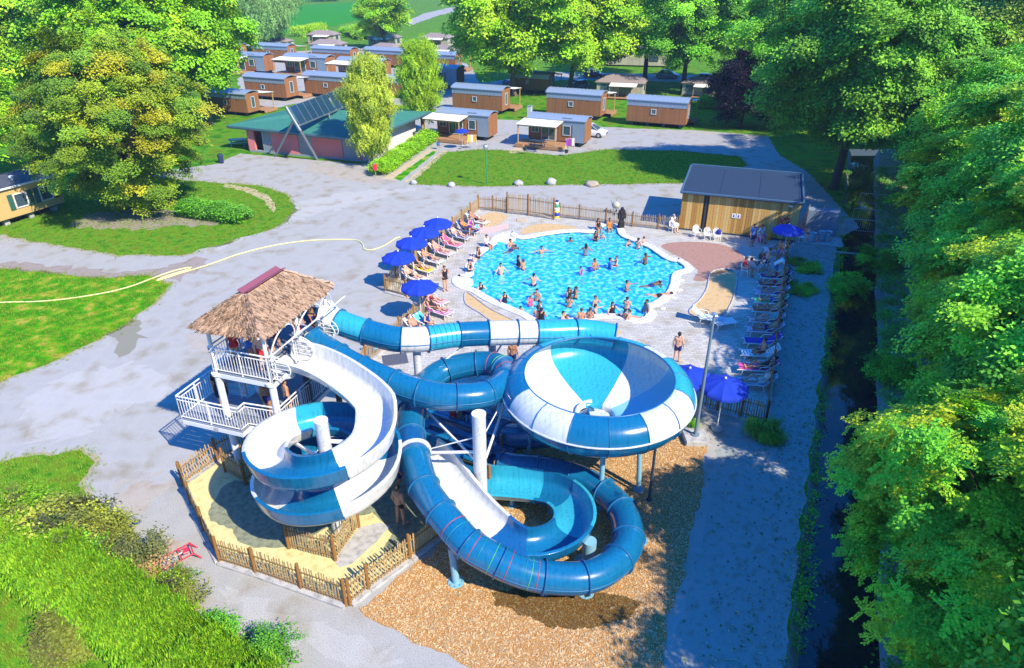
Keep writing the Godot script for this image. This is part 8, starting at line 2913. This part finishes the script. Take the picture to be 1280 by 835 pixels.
func cloth_mesh(pose: String, kind: String) -> Mesh:
	var key := kind + pose
	if bodies.has(key):
		return bodies[key]
	var p: Dictionary = poses[pose]
	var T := torso_bones(p)
	var b := []
	var grow := 0.014
	match kind:
		"trunks", "shorts", "brief", "suit", "robe":
			b = [[p.pel + Vector3(0.065, 0, 0), p.pel - Vector3(0.065, 0, 0), 0.102, 0.102]]
			var f: float = {"trunks": 0.5, "shorts": 0.72, "brief": 0.14, "suit": 0.12, "robe": 0.95}[kind]
			for s in ["L", "R"]:
				b.append([p["hi" + s], p["hi" + s].lerp(p["kn" + s], f), 0.09, lerpf(0.09, 0.062, f)])
			if kind == "suit" or kind == "robe":
				b.append_array(T)
			if kind == "robe":
				grow = 0.035
				for s in ["L", "R"]:
					b.append([p["kn" + s], p["an" + s], 0.12, 0.15])
					b.append([p["sh" + s], p["el" + s], 0.06, 0.06])
					b.append([p["el" + s], p["wr" + s], 0.06, 0.06])
				b.append([p.nek, p.hed, 0.09, 0.1])
		"top":
			b = [[p.che + Vector3(0.08, -0.01, 0.02), p.che + Vector3(-0.08, -0.01, 0.02), 0.086, 0.086]]
		"tee", "dress":
			b = T.duplicate()
			for s in ["L", "R"]:
				b.append([p["sh" + s], p["sh" + s].lerp(p["el" + s], 0.55), 0.056, 0.05])
				if kind == "dress":
					b.append([p["hi" + s], p["hi" + s].lerp(p["kn" + s], 0.8), 0.11, 0.14])
			grow = 0.016
	var m := MB.new()
	Field.new(b, 0.024, 60.0, grow).mesh_into(m, X0)
	bodies[key] = m.mesh()
	return bodies[key]


func person(label: String, at: Vector3, ry: float, pose: String, sc: float, skin: Color, hair: String, hc: Color, clothes: Array, group := "") -> Node3D:
	var o := thing("person", label, "person", at, ry, group)
	o.scale = Vector3.ONE * sc
	part("body", body_mesh(pose), mat("skin_%s" % skin.to_html(false), skin, 0.6, {"vertex_color_use_as_albedo": true}), o)
	if hair:
		part("hair", hair_mesh(pose, hair), mat("cloth_%s" % hc.to_html(false), hc, 0.7), o)
	for c in clothes:
		var nm: String = {"trunks": "swim_trunks", "shorts": "shorts", "brief": "swim_briefs", "suit": "swimsuit", "robe": "robe", "top": "bikini_top", "tee": "shirt", "dress": "dress"}[c[0]]
		part(nm, cloth_mesh(pose, c[0]), mat("cloth_%s" % c[1].to_html(false), c[1], 0.85), o)
	return o


func make_people() -> void:
	make_poses()
	make_head()
	var o: Node3D
	var SK := {"l": Color(0.62, 0.36, 0.25), "m": Color(0.5, 0.26, 0.16), "t": Color(0.4, 0.19, 0.1), "d": Color(0.16, 0.075, 0.04)}
	var HC := {"k": Color(0.015, 0.012, 0.01), "b": Color(0.08, 0.04, 0.02), "y": Color(0.4, 0.25, 0.09), "g": Color(0.35, 0.33, 0.3), "h": Color(0.02, 0.02, 0.03)}
	var CC := {"navy": Color(0.01, 0.02, 0.16), "black": Color(0.012, 0.012, 0.015), "red": Color(0.55, 0.02, 0.03), "pink": Color(0.75, 0.08, 0.3), "purple": Color(0.25, 0.03, 0.4), "blue": Color(0.02, 0.12, 0.5), "white": Color(0.75, 0.75, 0.75), "green": Color(0.03, 0.35, 0.12), "orange": Color(0.7, 0.22, 0.03), "teal": Color(0.02, 0.3, 0.35), "grey": Color(0.2, 0.22, 0.25), "yellow": Color(0.7, 0.55, 0.04)}
	person("man chest deep below the round bay at the upper left of the pool", Vector3(-0.12, -1.2, -47.89), 0.8, "wade", 1, SK.m, "short", HC.k, [["trunks", CC.black]])
	o = person("dark haired swimmer below the bather in the upper left of the pool", Vector3(-0.52, -0.12, -46.29), 2.6, "swim", 0.95, SK.d, "short", HC.k, [["trunks", CC.navy]])
	o.basis = Basis(Vector3.UP, 2.6) * Basis(Vector3.RIGHT, 1.45) * Basis().scaled(Vector3.ONE * 0.95)
	person("bather holding both arms out, upper middle of the left half of the pool", Vector3(2.15, -1.2, -46.45), 0.2, "spread", 1, SK.m, "short", HC.k, [["trunks", CC.navy]])
	person("bather up to the neck near the far pool edge left of the steps", Vector3(4.43, -1.42, -48.89), 2.9, "wade", 1, SK.d, "short", HC.k, [["trunks", CC.navy]])
	person("woman in black swimsuit hip deep at the left pool edge, the upper of a trio", Vector3(-2.4, -0.84, -45.38), 1.2, "carry", 1, SK.m, "long", HC.b, [["suit", CC.black]])
	person("child hip deep at the left pool edge beside the woman in black", Vector3(-2.71, -0.62, -44.64), 1.5, "wade", 0.72, SK.l, "short", HC.b, [["trunks", CC.red]])
	person("bather standing in the notch of the left pool edge, lower of a trio", Vector3(-2.89, -0.84, -42.94), 1.1, "carry", 1, SK.l, "bun", HC.k, [["suit", CC.black]])
	person("pale backed man waist deep in the left part of the pool, alone", Vector3(-0.76, -0.96, -42.67), 0.3, "wade", 1, SK.l, "short", HC.k, [["trunks", CC.navy]])
	person("woman in black of a close pair left of the pool centre", Vector3(0.45, -0.92, -44.2), 2, "carry", 0.95, SK.t, "bun", HC.k, [["suit", CC.black]])
	person("lighter skinned bather of the close pair left of the pool centre", Vector3(0.77, -0.92, -43.49), -2.2, "carry", 0.95, SK.m, "short", HC.b, [["trunks", CC.navy]])
	person("woman hip deep in navy bikini below the pair, left of the pool centre", Vector3(1.41, -0.84, -40.71), 3, "wade", 1, SK.l, "bun", HC.k, [["brief", CC.navy], ["top", CC.navy]])
	person("long haired bather close to the lower left pool edge", Vector3(-2.02, -1.09, -40.21), 0.6, "wade", 0.9, SK.l, "long", HC.b, [["suit", CC.black]])
	person("child with long dark hair by the lower left pool edge, above the gravel bed", Vector3(-0.45, -0.82, -38.31), 0.4, "wade", 0.85, SK.l, "long", HC.k, [["suit", CC.black]])
	person("bather standing behind the child in pink, lower left of the pool", Vector3(1.55, -0.96, -38.54), -0.5, "wade", 1, SK.m, "short", HC.k, [["trunks", CC.black]])
	person("child in bright pink swimsuit in the lower left of the pool", Vector3(1.13, -0.65, -37.75), 0.4, "carry", 0.75, SK.m, "bun", HC.b, [["suit", CC.pink]])
	person("small child right of the child in pink", Vector3(1.72, -0.97, -37.52), -1.2, "wade", 0.8, SK.l, "short", HC.b, [["trunks", CC.teal]])
	person("bather of whom mostly the head shows, at the near edge below the child in pink", Vector3(0.53, -1.28, -37.09), 0.4, "wade", 0.9, SK.m, "short", HC.k, [["trunks", CC.black]])
	person("left one of two bathers seen from behind at the near edge above the white tube", Vector3(1.52, -0.96, -36.13), 3, "carry", 1, SK.l, "short", HC.k, [["trunks", CC.navy]])
	person("right one of two bathers seen from behind at the near edge above the white tube", Vector3(1.75, -0.96, -35.92), 2.8, "carry", 1, SK.m, "bun", HC.k, [["suit", CC.black]])
	person("man chest deep at the near edge above the cyan tube", Vector3(3.03, -1.2, -35.92), 1, "wade", 1, SK.l, "short", HC.k, [["trunks", CC.navy]])
	person("child next to the man at the near edge above the cyan tube", Vector3(3.26, -0.92, -35.82), -1.2, "wade", 0.75, SK.m, "short", HC.b, [["trunks", CC.navy]])
	person("man in navy trunks with his back turned, lower middle of the pool", Vector3(3.49, -0.96, -37.63), 2.6, "carry", 1, SK.m, "short", HC.k, [["trunks", CC.navy]])
	person("woman in black directly behind the man with his back turned", Vector3(3.58, -0.92, -38.89), 0.6, "reach", 0.95, SK.t, "long", HC.k, [["suit", CC.black]])
	person("dark haired bather right of the woman in black, lower middle of the pool", Vector3(3.99, -0.96, -38.89), -1.4, "carry", 1, SK.t, "short", HC.k, [["trunks", CC.black]])
	person("bather chest deep with arms half raised, lower middle right of the pool", Vector3(5.16, -1.2, -38.08), 0.9, "wade", 1, SK.m, "short", HC.b, [["trunks", CC.grey]])
	person("bather reaching sideways close to the near pool edge", Vector3(5.03, -1.2, -36.87), 1.2, "reach", 1, SK.l, "short", HC.k, [["trunks", CC.navy]])
	person("ruddy bather lounging on the near pool edge, left of two", Vector3(4.07, -0.12, -35.82), 2.9, "edge", 1, SK.m, "short", HC.b, [["trunks", CC.red]])
	person("ruddy bather lounging on the near pool edge, right of two", Vector3(4.6, -0.12, -35.92), 2.4, "edge", 1, SK.m, "short", HC.b, [["trunks", CC.red]])
	person("woman in dark swimsuit alone near the round bay at the lower right of the pool", Vector3(6.03, -0.92, -36.76), 0.4, "wade", 0.95, SK.l, "long", HC.k, [["suit", CC.black]])
	person("woman in dark swimsuit just below the far steps of the pool", Vector3(6.34, -0.92, -49.06), 0.3, "carry", 0.95, SK.t, "long", HC.k, [["suit", CC.black]])
	person("child right of the woman below the far steps", Vector3(6.94, -0.97, -49.57), -0.5, "wade", 0.8, SK.l, "short", HC.b, [["trunks", CC.navy]])
	person("tall long haired bather in grey standing in the upper middle of the pool", Vector3(5.31, -0.86, -45.99), 3, "wade", 1.02, SK.t, "long", HC.k, [["suit", CC.grey]])
	person("man hugging a blue float in the middle of the pool", Vector3(5.68, -0.96, -43.49), 0.6, "carry", 1, SK.t, "short", HC.k, [["trunks", CC.black]])
	person("child in purple in the middle of the pool", Vector3(4.67, -0.69, -42.67), 1, "wade", 0.7, SK.m, "bun", HC.k, [["suit", CC.purple]])
	person("bather in a blue shirt right of the pool centre", Vector3(6.75, -0.96, -43.64), 1.3, "reach", 1, SK.m, "short", HC.k, [["tee", CC.blue], ["trunks", CC.blue]])
	person("bather facing the one in the blue shirt", Vector3(7.27, -0.87, -44.2), -1.3, "carry", 0.9, SK.l, "short", HC.b, [["trunks", CC.red]])
	person("bather at the far right pool edge, left of the pale man", Vector3(8.68, -1.09, -48.05), 0.8, "wade", 0.9, SK.m, "short", HC.k, [["trunks", CC.navy]])
	person("pale broad man at the far right pool edge", Vector3(9.3, -1.01, -47.4), 2.4, "carry", 1.05, SK.l, "short", HC.k, [["trunks", CC.navy]])
	person("child beside the pale broad man at the far right pool edge", Vector3(9.85, -0.78, -48.22), -2.2, "wade", 0.8, SK.l, "short", HC.b, [["trunks", CC.navy]])
	person("dark figure with arms flung out in the right part of the pool", Vector3(9.33, -0.96, -44.49), 0.8, "spread", 1, SK.d, "short", HC.k, [["trunks", CC.black]])
	person("bather raising one arm, right of the lower pool centre", Vector3(7.37, -0.92, -39.96), 0.9, "reach", 0.95, SK.t, "short", HC.k, [["trunks", CC.navy]])
	o = person("swimmer mostly under water right of the raised arm", Vector3(8.38, -0.12, -40.46), 2, "swim", 0.95, SK.d, "short", HC.k, [["trunks", CC.navy]])
	o.basis = Basis(Vector3.UP, 2) * Basis(Vector3.RIGHT, 1.45) * Basis().scaled(Vector3.ONE * 0.95)
	o = person("swimmer stretched out flat in the right part of the pool", Vector3(8.54, -0.12, -39.24), 1.6, "swim", 1, SK.m, "short", HC.k, [["trunks", CC.black]])
	o.basis = Basis(Vector3.UP, 1.6) * Basis(Vector3.RIGHT, 1.45) * Basis().scaled(Vector3.ONE * 1)
	person("pale backed man with a child in his arms, lower right of the pool", Vector3(7, -0.96, -37.41), 2.6, "carry", 1, SK.l, "short", HC.k, [["trunks", CC.navy]])
	person("left one of a huddled pair at the near edge of the round bay", Vector3(6.68, -0.87, -35.92), 2.2, "carry", 0.9, SK.m, "short", HC.k, [["trunks", CC.red]])
	person("right one of a huddled pair at the near edge of the round bay", Vector3(6.9, -0.87, -35.82), -2, "carry", 0.9, SK.l, "short", HC.b, [["trunks", CC.red]])
	person("bather in grey shirt and white shorts standing in the round bay", Vector3(8.06, -0.84, -36.76), -1.2, "stand", 1, SK.t, "short", HC.k, [["tee", CC.grey], ["trunks", CC.white]])
	o = person("girl in pink floating in the round bay at the lower right", Vector3(7.79, -0.12, -36.34), -1.5, "swim", 0.9, SK.m, "long", HC.b, [["suit", CC.pink]])
	o.basis = Basis(Vector3.UP, -1.5) * Basis(Vector3.RIGHT, 1.45) * Basis().scaled(Vector3.ONE * 0.9)
	person("sitter in white shirt on the left pool edge with feet in the water", Vector3(-1.9, 0.07, -47.66), 0.9, "edge", 1, SK.m, "short", HC.k, [["tee", CC.white], ["trunks", CC.navy]])
	person("woman in black sitting on the far steps of the pool, left of two", Vector3(6.76, 0.07, -51.3), 0.3, "edge", 1, SK.m, "long", HC.k, [["suit", CC.black]])
	person("woman in orange sitting on the far steps of the pool, right of two", Vector3(7.65, 0.07, -51.3), 0.1, "edge", 1, SK.t, "bun", HC.k, [["suit", CC.orange]])
	person("person wrapped head to foot in black beside the far steps of the pool", Vector3(8.64, 0.03, -51.67), 0.2, "stand", 1, SK.d, "", HC.k, [["robe", CC.black]])
	person("woman in dark swimsuit standing hand on hip by the left tip of the pool", Vector3(-4.26, 0.03, -39.82), 0.5, "hips", 1, SK.l, "bun", HC.b, [["suit", CC.black]])
	person("girl in dark purple swimsuit holding out a swim ring at the far left fence", Vector3(-3.2, 0.03, -49.68), 0.9, "carry", 0.92, SK.l, "bun", HC.b, [["suit", CC.purple]])
	person("man in navy swim shorts seen from behind on the paving right of the bowl", Vector3(8.66, 0.03, -30.96), 2.8, "stand", 1.03, SK.l, "short", HC.k, [["trunks", CC.navy]])
	person("man with bare back walking between the looping tube and the bowl", Vector3(0.04, 0.03, -30.16), 2.9, "stand", 1, SK.t, "short", HC.k, [["trunks", CC.navy]])
	person("elderly sitter in white on the chair beside the left end of the hut", Vector3(12.66, 0.03, -51.11), 0.4, "sit", 1, SK.l, "short", HC.g, [["dress", CC.white]])
	person("person in bright blue shirt standing before the hut", Vector3(17.77, 0.03, -47.66), 0.3, "stand", 1, SK.m, "short", HC.k, [["tee", CC.blue], ["shorts", CC.navy]])
	person("person in white sitting on the chair near the right end of the hut", Vector3(18.8, 0.03, -48.65), 0.3, "sit", 1, SK.m, "bun", HC.b, [["tee", CC.white], ["shorts", CC.pink]])
	person("bare chested man in navy shorts walking past the right fence loungers", Vector3(17.28, 0.03, -42.87), -2, "walk", 1, SK.l, "short", HC.k, [["trunks", CC.navy]])
	person("person in white and pale blue bending over a lounger at the right fence", Vector3(17.6, 0.03, -42.06), 1.4, "bend", 1, SK.m, "bun", HC.b, [["tee", CC.white], ["shorts", CC.blue]])
	person("person in red and white top sitting apart on the shaded paving", Vector3(15.7, 0.03, -42.33), 1, "sit", 1, SK.m, "short", HC.k, [["tee", CC.red]])
	person("sunbather on the lounger set apart on the shaded paving", Vector3(16.75, 0.03, -43.28), 2.2, "recline", 1, SK.l, "short", HC.b, [["trunks", CC.navy]])
	person("sunbather in orange on a lounger at the far left fence", Vector3(-3.42, 0.03, -50.39), 1, "recline", 1, SK.m, "short", HC.b, [["suit", CC.orange]])
	person("dark haired sunbather at the far end of the left fence", Vector3(-2.83, 0.03, -52.42), 1, "recline", 1, SK.t, "short", HC.k, [["trunks", CC.black]])
	person("sunbather in white bikini on the navy striped towel", Vector3(-4.07, 0.03, -48.99), 1, "recline", 1, SK.l, "bun", HC.y, [["brief", CC.white], ["top", CC.white]])
	person("sunbather in pink bikini between the left parasols", Vector3(-5.12, 0.03, -45.76), 1, "recline", 1, SK.l, "bun", HC.b, [["brief", CC.pink], ["top", CC.pink]])
	person("sunbather with long bare legs in navy trunks at the left fence", Vector3(-5.71, 0.03, -44.28), 1, "recline", 1, SK.m, "short", HC.k, [["trunks", CC.navy]])
	person("fair haired sunbather on the yellow towel", Vector3(-6.2, 0.03, -42.73), 1, "recline", 1, SK.l, "bun", HC.y, [["suit", CC.black]])
	person("sunbather in the corner of the left fence", Vector3(-6.55, 0.03, -41.27), 1, "recline", 1, SK.l, "short", HC.b, [["trunks", CC.black]])
	person("sunbather in red trunks right below the parasol at the fence gap", Vector3(-4.88, 0.03, -37.79), 1, "recline", 1, SK.l, "short", HC.b, [["trunks", CC.red]])
	person("sunbather on the magenta towel below the fence gap", Vector3(-4.49, 0.03, -36.37), 1, "recline", 1, SK.m, "bun", HC.b, [["suit", CC.black]])
	person("dark haired sunbather behind the upper tube at the lower left fence", Vector3(-5.26, 0.03, -33.97), 1, "recline", 1, SK.m, "short", HC.k, [["trunks", CC.navy]])
	person("sunbather in blue under the far right parasol", Vector3(19.25, 0.03, -46.07), -1.7, "recline", 1, SK.t, "short", HC.k, [["trunks", CC.blue]])
	person("sunbather in red trunks on the upper lounger of the close pair", Vector3(16.86, 0.03, -40.01), -1.7, "recline", 1, SK.m, "short", HC.k, [["trunks", CC.red]])
	person("sunbather in purple bikini on the lower lounger of the close pair", Vector3(16.35, 0.03, -38.82), -1.7, "recline", 1, SK.m, "bun", HC.k, [["brief", CC.purple], ["top", CC.purple]])
	person("sunbather with the green towel at the right fence", Vector3(15.84, 0.03, -37.56), -1.7, "recline", 1, SK.m, "short", HC.b, [["trunks", CC.blue]])
	person("sunbather in orange bikini at the right fence", Vector3(15.35, 0.03, -36.37), -1.7, "recline", 1, SK.m, "bun", HC.b, [["brief", CC.orange], ["top", CC.orange]])
	person("sunbather in navy trunks in the middle of the right fence", Vector3(14.29, 0.03, -33.88), -1.7, "recline", 1, SK.t, "short", HC.k, [["trunks", CC.navy]])
	person("bather sitting upright on a lounger at the right fence", Vector3(13.17, 0, -31.21), -1.5, "sit", 1, SK.m, "short", HC.b, [["trunks", CC.red]])
	person("sunbather in black on the hot pink towel", Vector3(12.59, 0.03, -29.76), -1.7, "recline", 1, SK.m, "bun", HC.k, [["suit", CC.black]])
	person("sunbather in the near corner of the right fence", Vector3(12.04, 0.03, -28.41), -1.7, "recline", 1, SK.l, "bun", HC.b, [["brief", CC.white], ["top", CC.white]])
	person("sunbather in red trunks on the navy cover at the right fence", Vector3(17.39, 0.03, -41.27), -1.7, "recline", 1, SK.m, "short", HC.b, [["trunks", CC.red]])
	person("sunbather in teal swimsuit on the red striped towel", Vector3(14.77, 0.03, -35.04), -1.7, "recline", 1, SK.l, "bun", HC.b, [["suit", CC.teal]])
	person("sunbather in pink swimsuit on the pink towel", Vector3(-4.55, 0.03, -47.33), 1, "recline", 1, SK.l, "bun", HC.b, [["suit", CC.pink]])
	person("bather sitting up on the turquoise towel behind the upper tube", Vector3(-4.77, 0, -34.45), 1, "sit", 1, SK.l, "bun", HC.b, [["suit", CC.navy]])
	person("dark haired man in blue standing by the far right parasol", Vector3(18.67, 0.03, -44.57), -1.4, "stand", 1, SK.t, "short", HC.k, [["trunks", CC.blue]])
	person("man in black briefs standing on the wet pad right of the helix", Vector3(-4.15, 0.11, -19), 2.6, "stand", 1.08, SK.m, "short", HC.k, [["brief", CC.black]])
	person("person in blue shirt in the shade right of the helix", Vector3(-4.33, 0.11, -20.9), 1, "walk", 1, SK.t, "short", HC.k, [["tee", CC.blue], ["trunks", CC.navy]])
	person("woman in purple bikini beyond the white braces", Vector3(-4.03, 0.11, -24.64), 0.6, "stand", 0.95, SK.m, "long", HC.k, [["brief", CC.purple], ["top", CC.purple]])
	person("bare backed man on the pad behind the white post", Vector3(-2.63, 0.11, -25), 2.6, "stand", 1, SK.t, "short", HC.k, [["trunks", CC.red]])
	person("small child between two grown ups behind the white post", Vector3(-2.34, 0.11, -25), 0.4, "stand", 0.62, SK.m, "short", HC.b, [["trunks", CC.red]])
	person("man in navy trunks behind the white post", Vector3(-2.06, 0.11, -25.12), 0.3, "carry", 1, SK.l, "short", HC.k, [["trunks", CC.navy]])
	person("woman in black top and blue shorts on the lower landing of the tower", tp(-1.95, 2.8, -1.2), 0.6, "stand", 1.05, SK.m, "long", HC.k, [["dress", CC.black], ["shorts", CC.blue]])
	person("bare chested rider queueing on the lower floor, left of two", tp(0.2, 2.8, -1.2), 1.2, "stand", 1, SK.t, "short", HC.k, [["trunks", CC.navy]])
	person("bare chested rider queueing on the lower floor, right of two", tp(1, 2.8, -1), 2.2, "stand", 1, SK.m, "short", HC.b, [["trunks", CC.navy]])
	person("rider waiting at the white slide entrance under the thatch", tp(0.5, 5, -1.3), 0.8, "stand", 1, SK.l, "short", HC.b, [["trunks", CC.red]])
	person("rider in blue trunks behind the front railing of the platform", tp(-0.3, 5, -0.9), 1.2, "carry", 1, SK.t, "short", HC.k, [["trunks", CC.blue]])
	person("child in red swimsuit behind the front railing of the platform", tp(-0.8, 5, -1.2), 0.2, "stand", 0.9, SK.m, "long", HC.b, [["suit", CC.red]])
	person("rider with a red ring at the blue tube entrance", tp(0.7, 5, 0.7), 1.4, "carry", 1, SK.m, "short", HC.k, [["trunks", CC.red]])
	person("rider at the entrance of the upper tube", tp(0.8, 5, 1.6), 1.6, "stand", 1, SK.t, "short", HC.k, [["trunks", CC.navy]])
	person("attendant in red shirt in the middle of the platform", tp(0, 5, 0.2), 0.4, "stand", 1, SK.m, "short", HC.k, [["tee", CC.red], ["shorts", CC.navy]])
	var fl := thing("pool_float", "blue float in the arms of the man in the middle of the pool", "float", Vector3(5.45, -0.05, -43.35), 0.4)
	var t := MB.new()
	t.ball(Vector3(-0.1, 0.12, 0.1), Vector3(0.2, 0.2, 0.2), 10)
	part("bladder", t, mat("float_blue", Color(0.02, 0.06, 0.5), 0.4), fl)
	t = MB.new()
	t.tube([Vector3(-0.1, 0.31, 0.1), Vector3(-0.1, 0.35, 0.1)], 0.015, 6)
	part("valve", t, mats.white_plastic, fl)
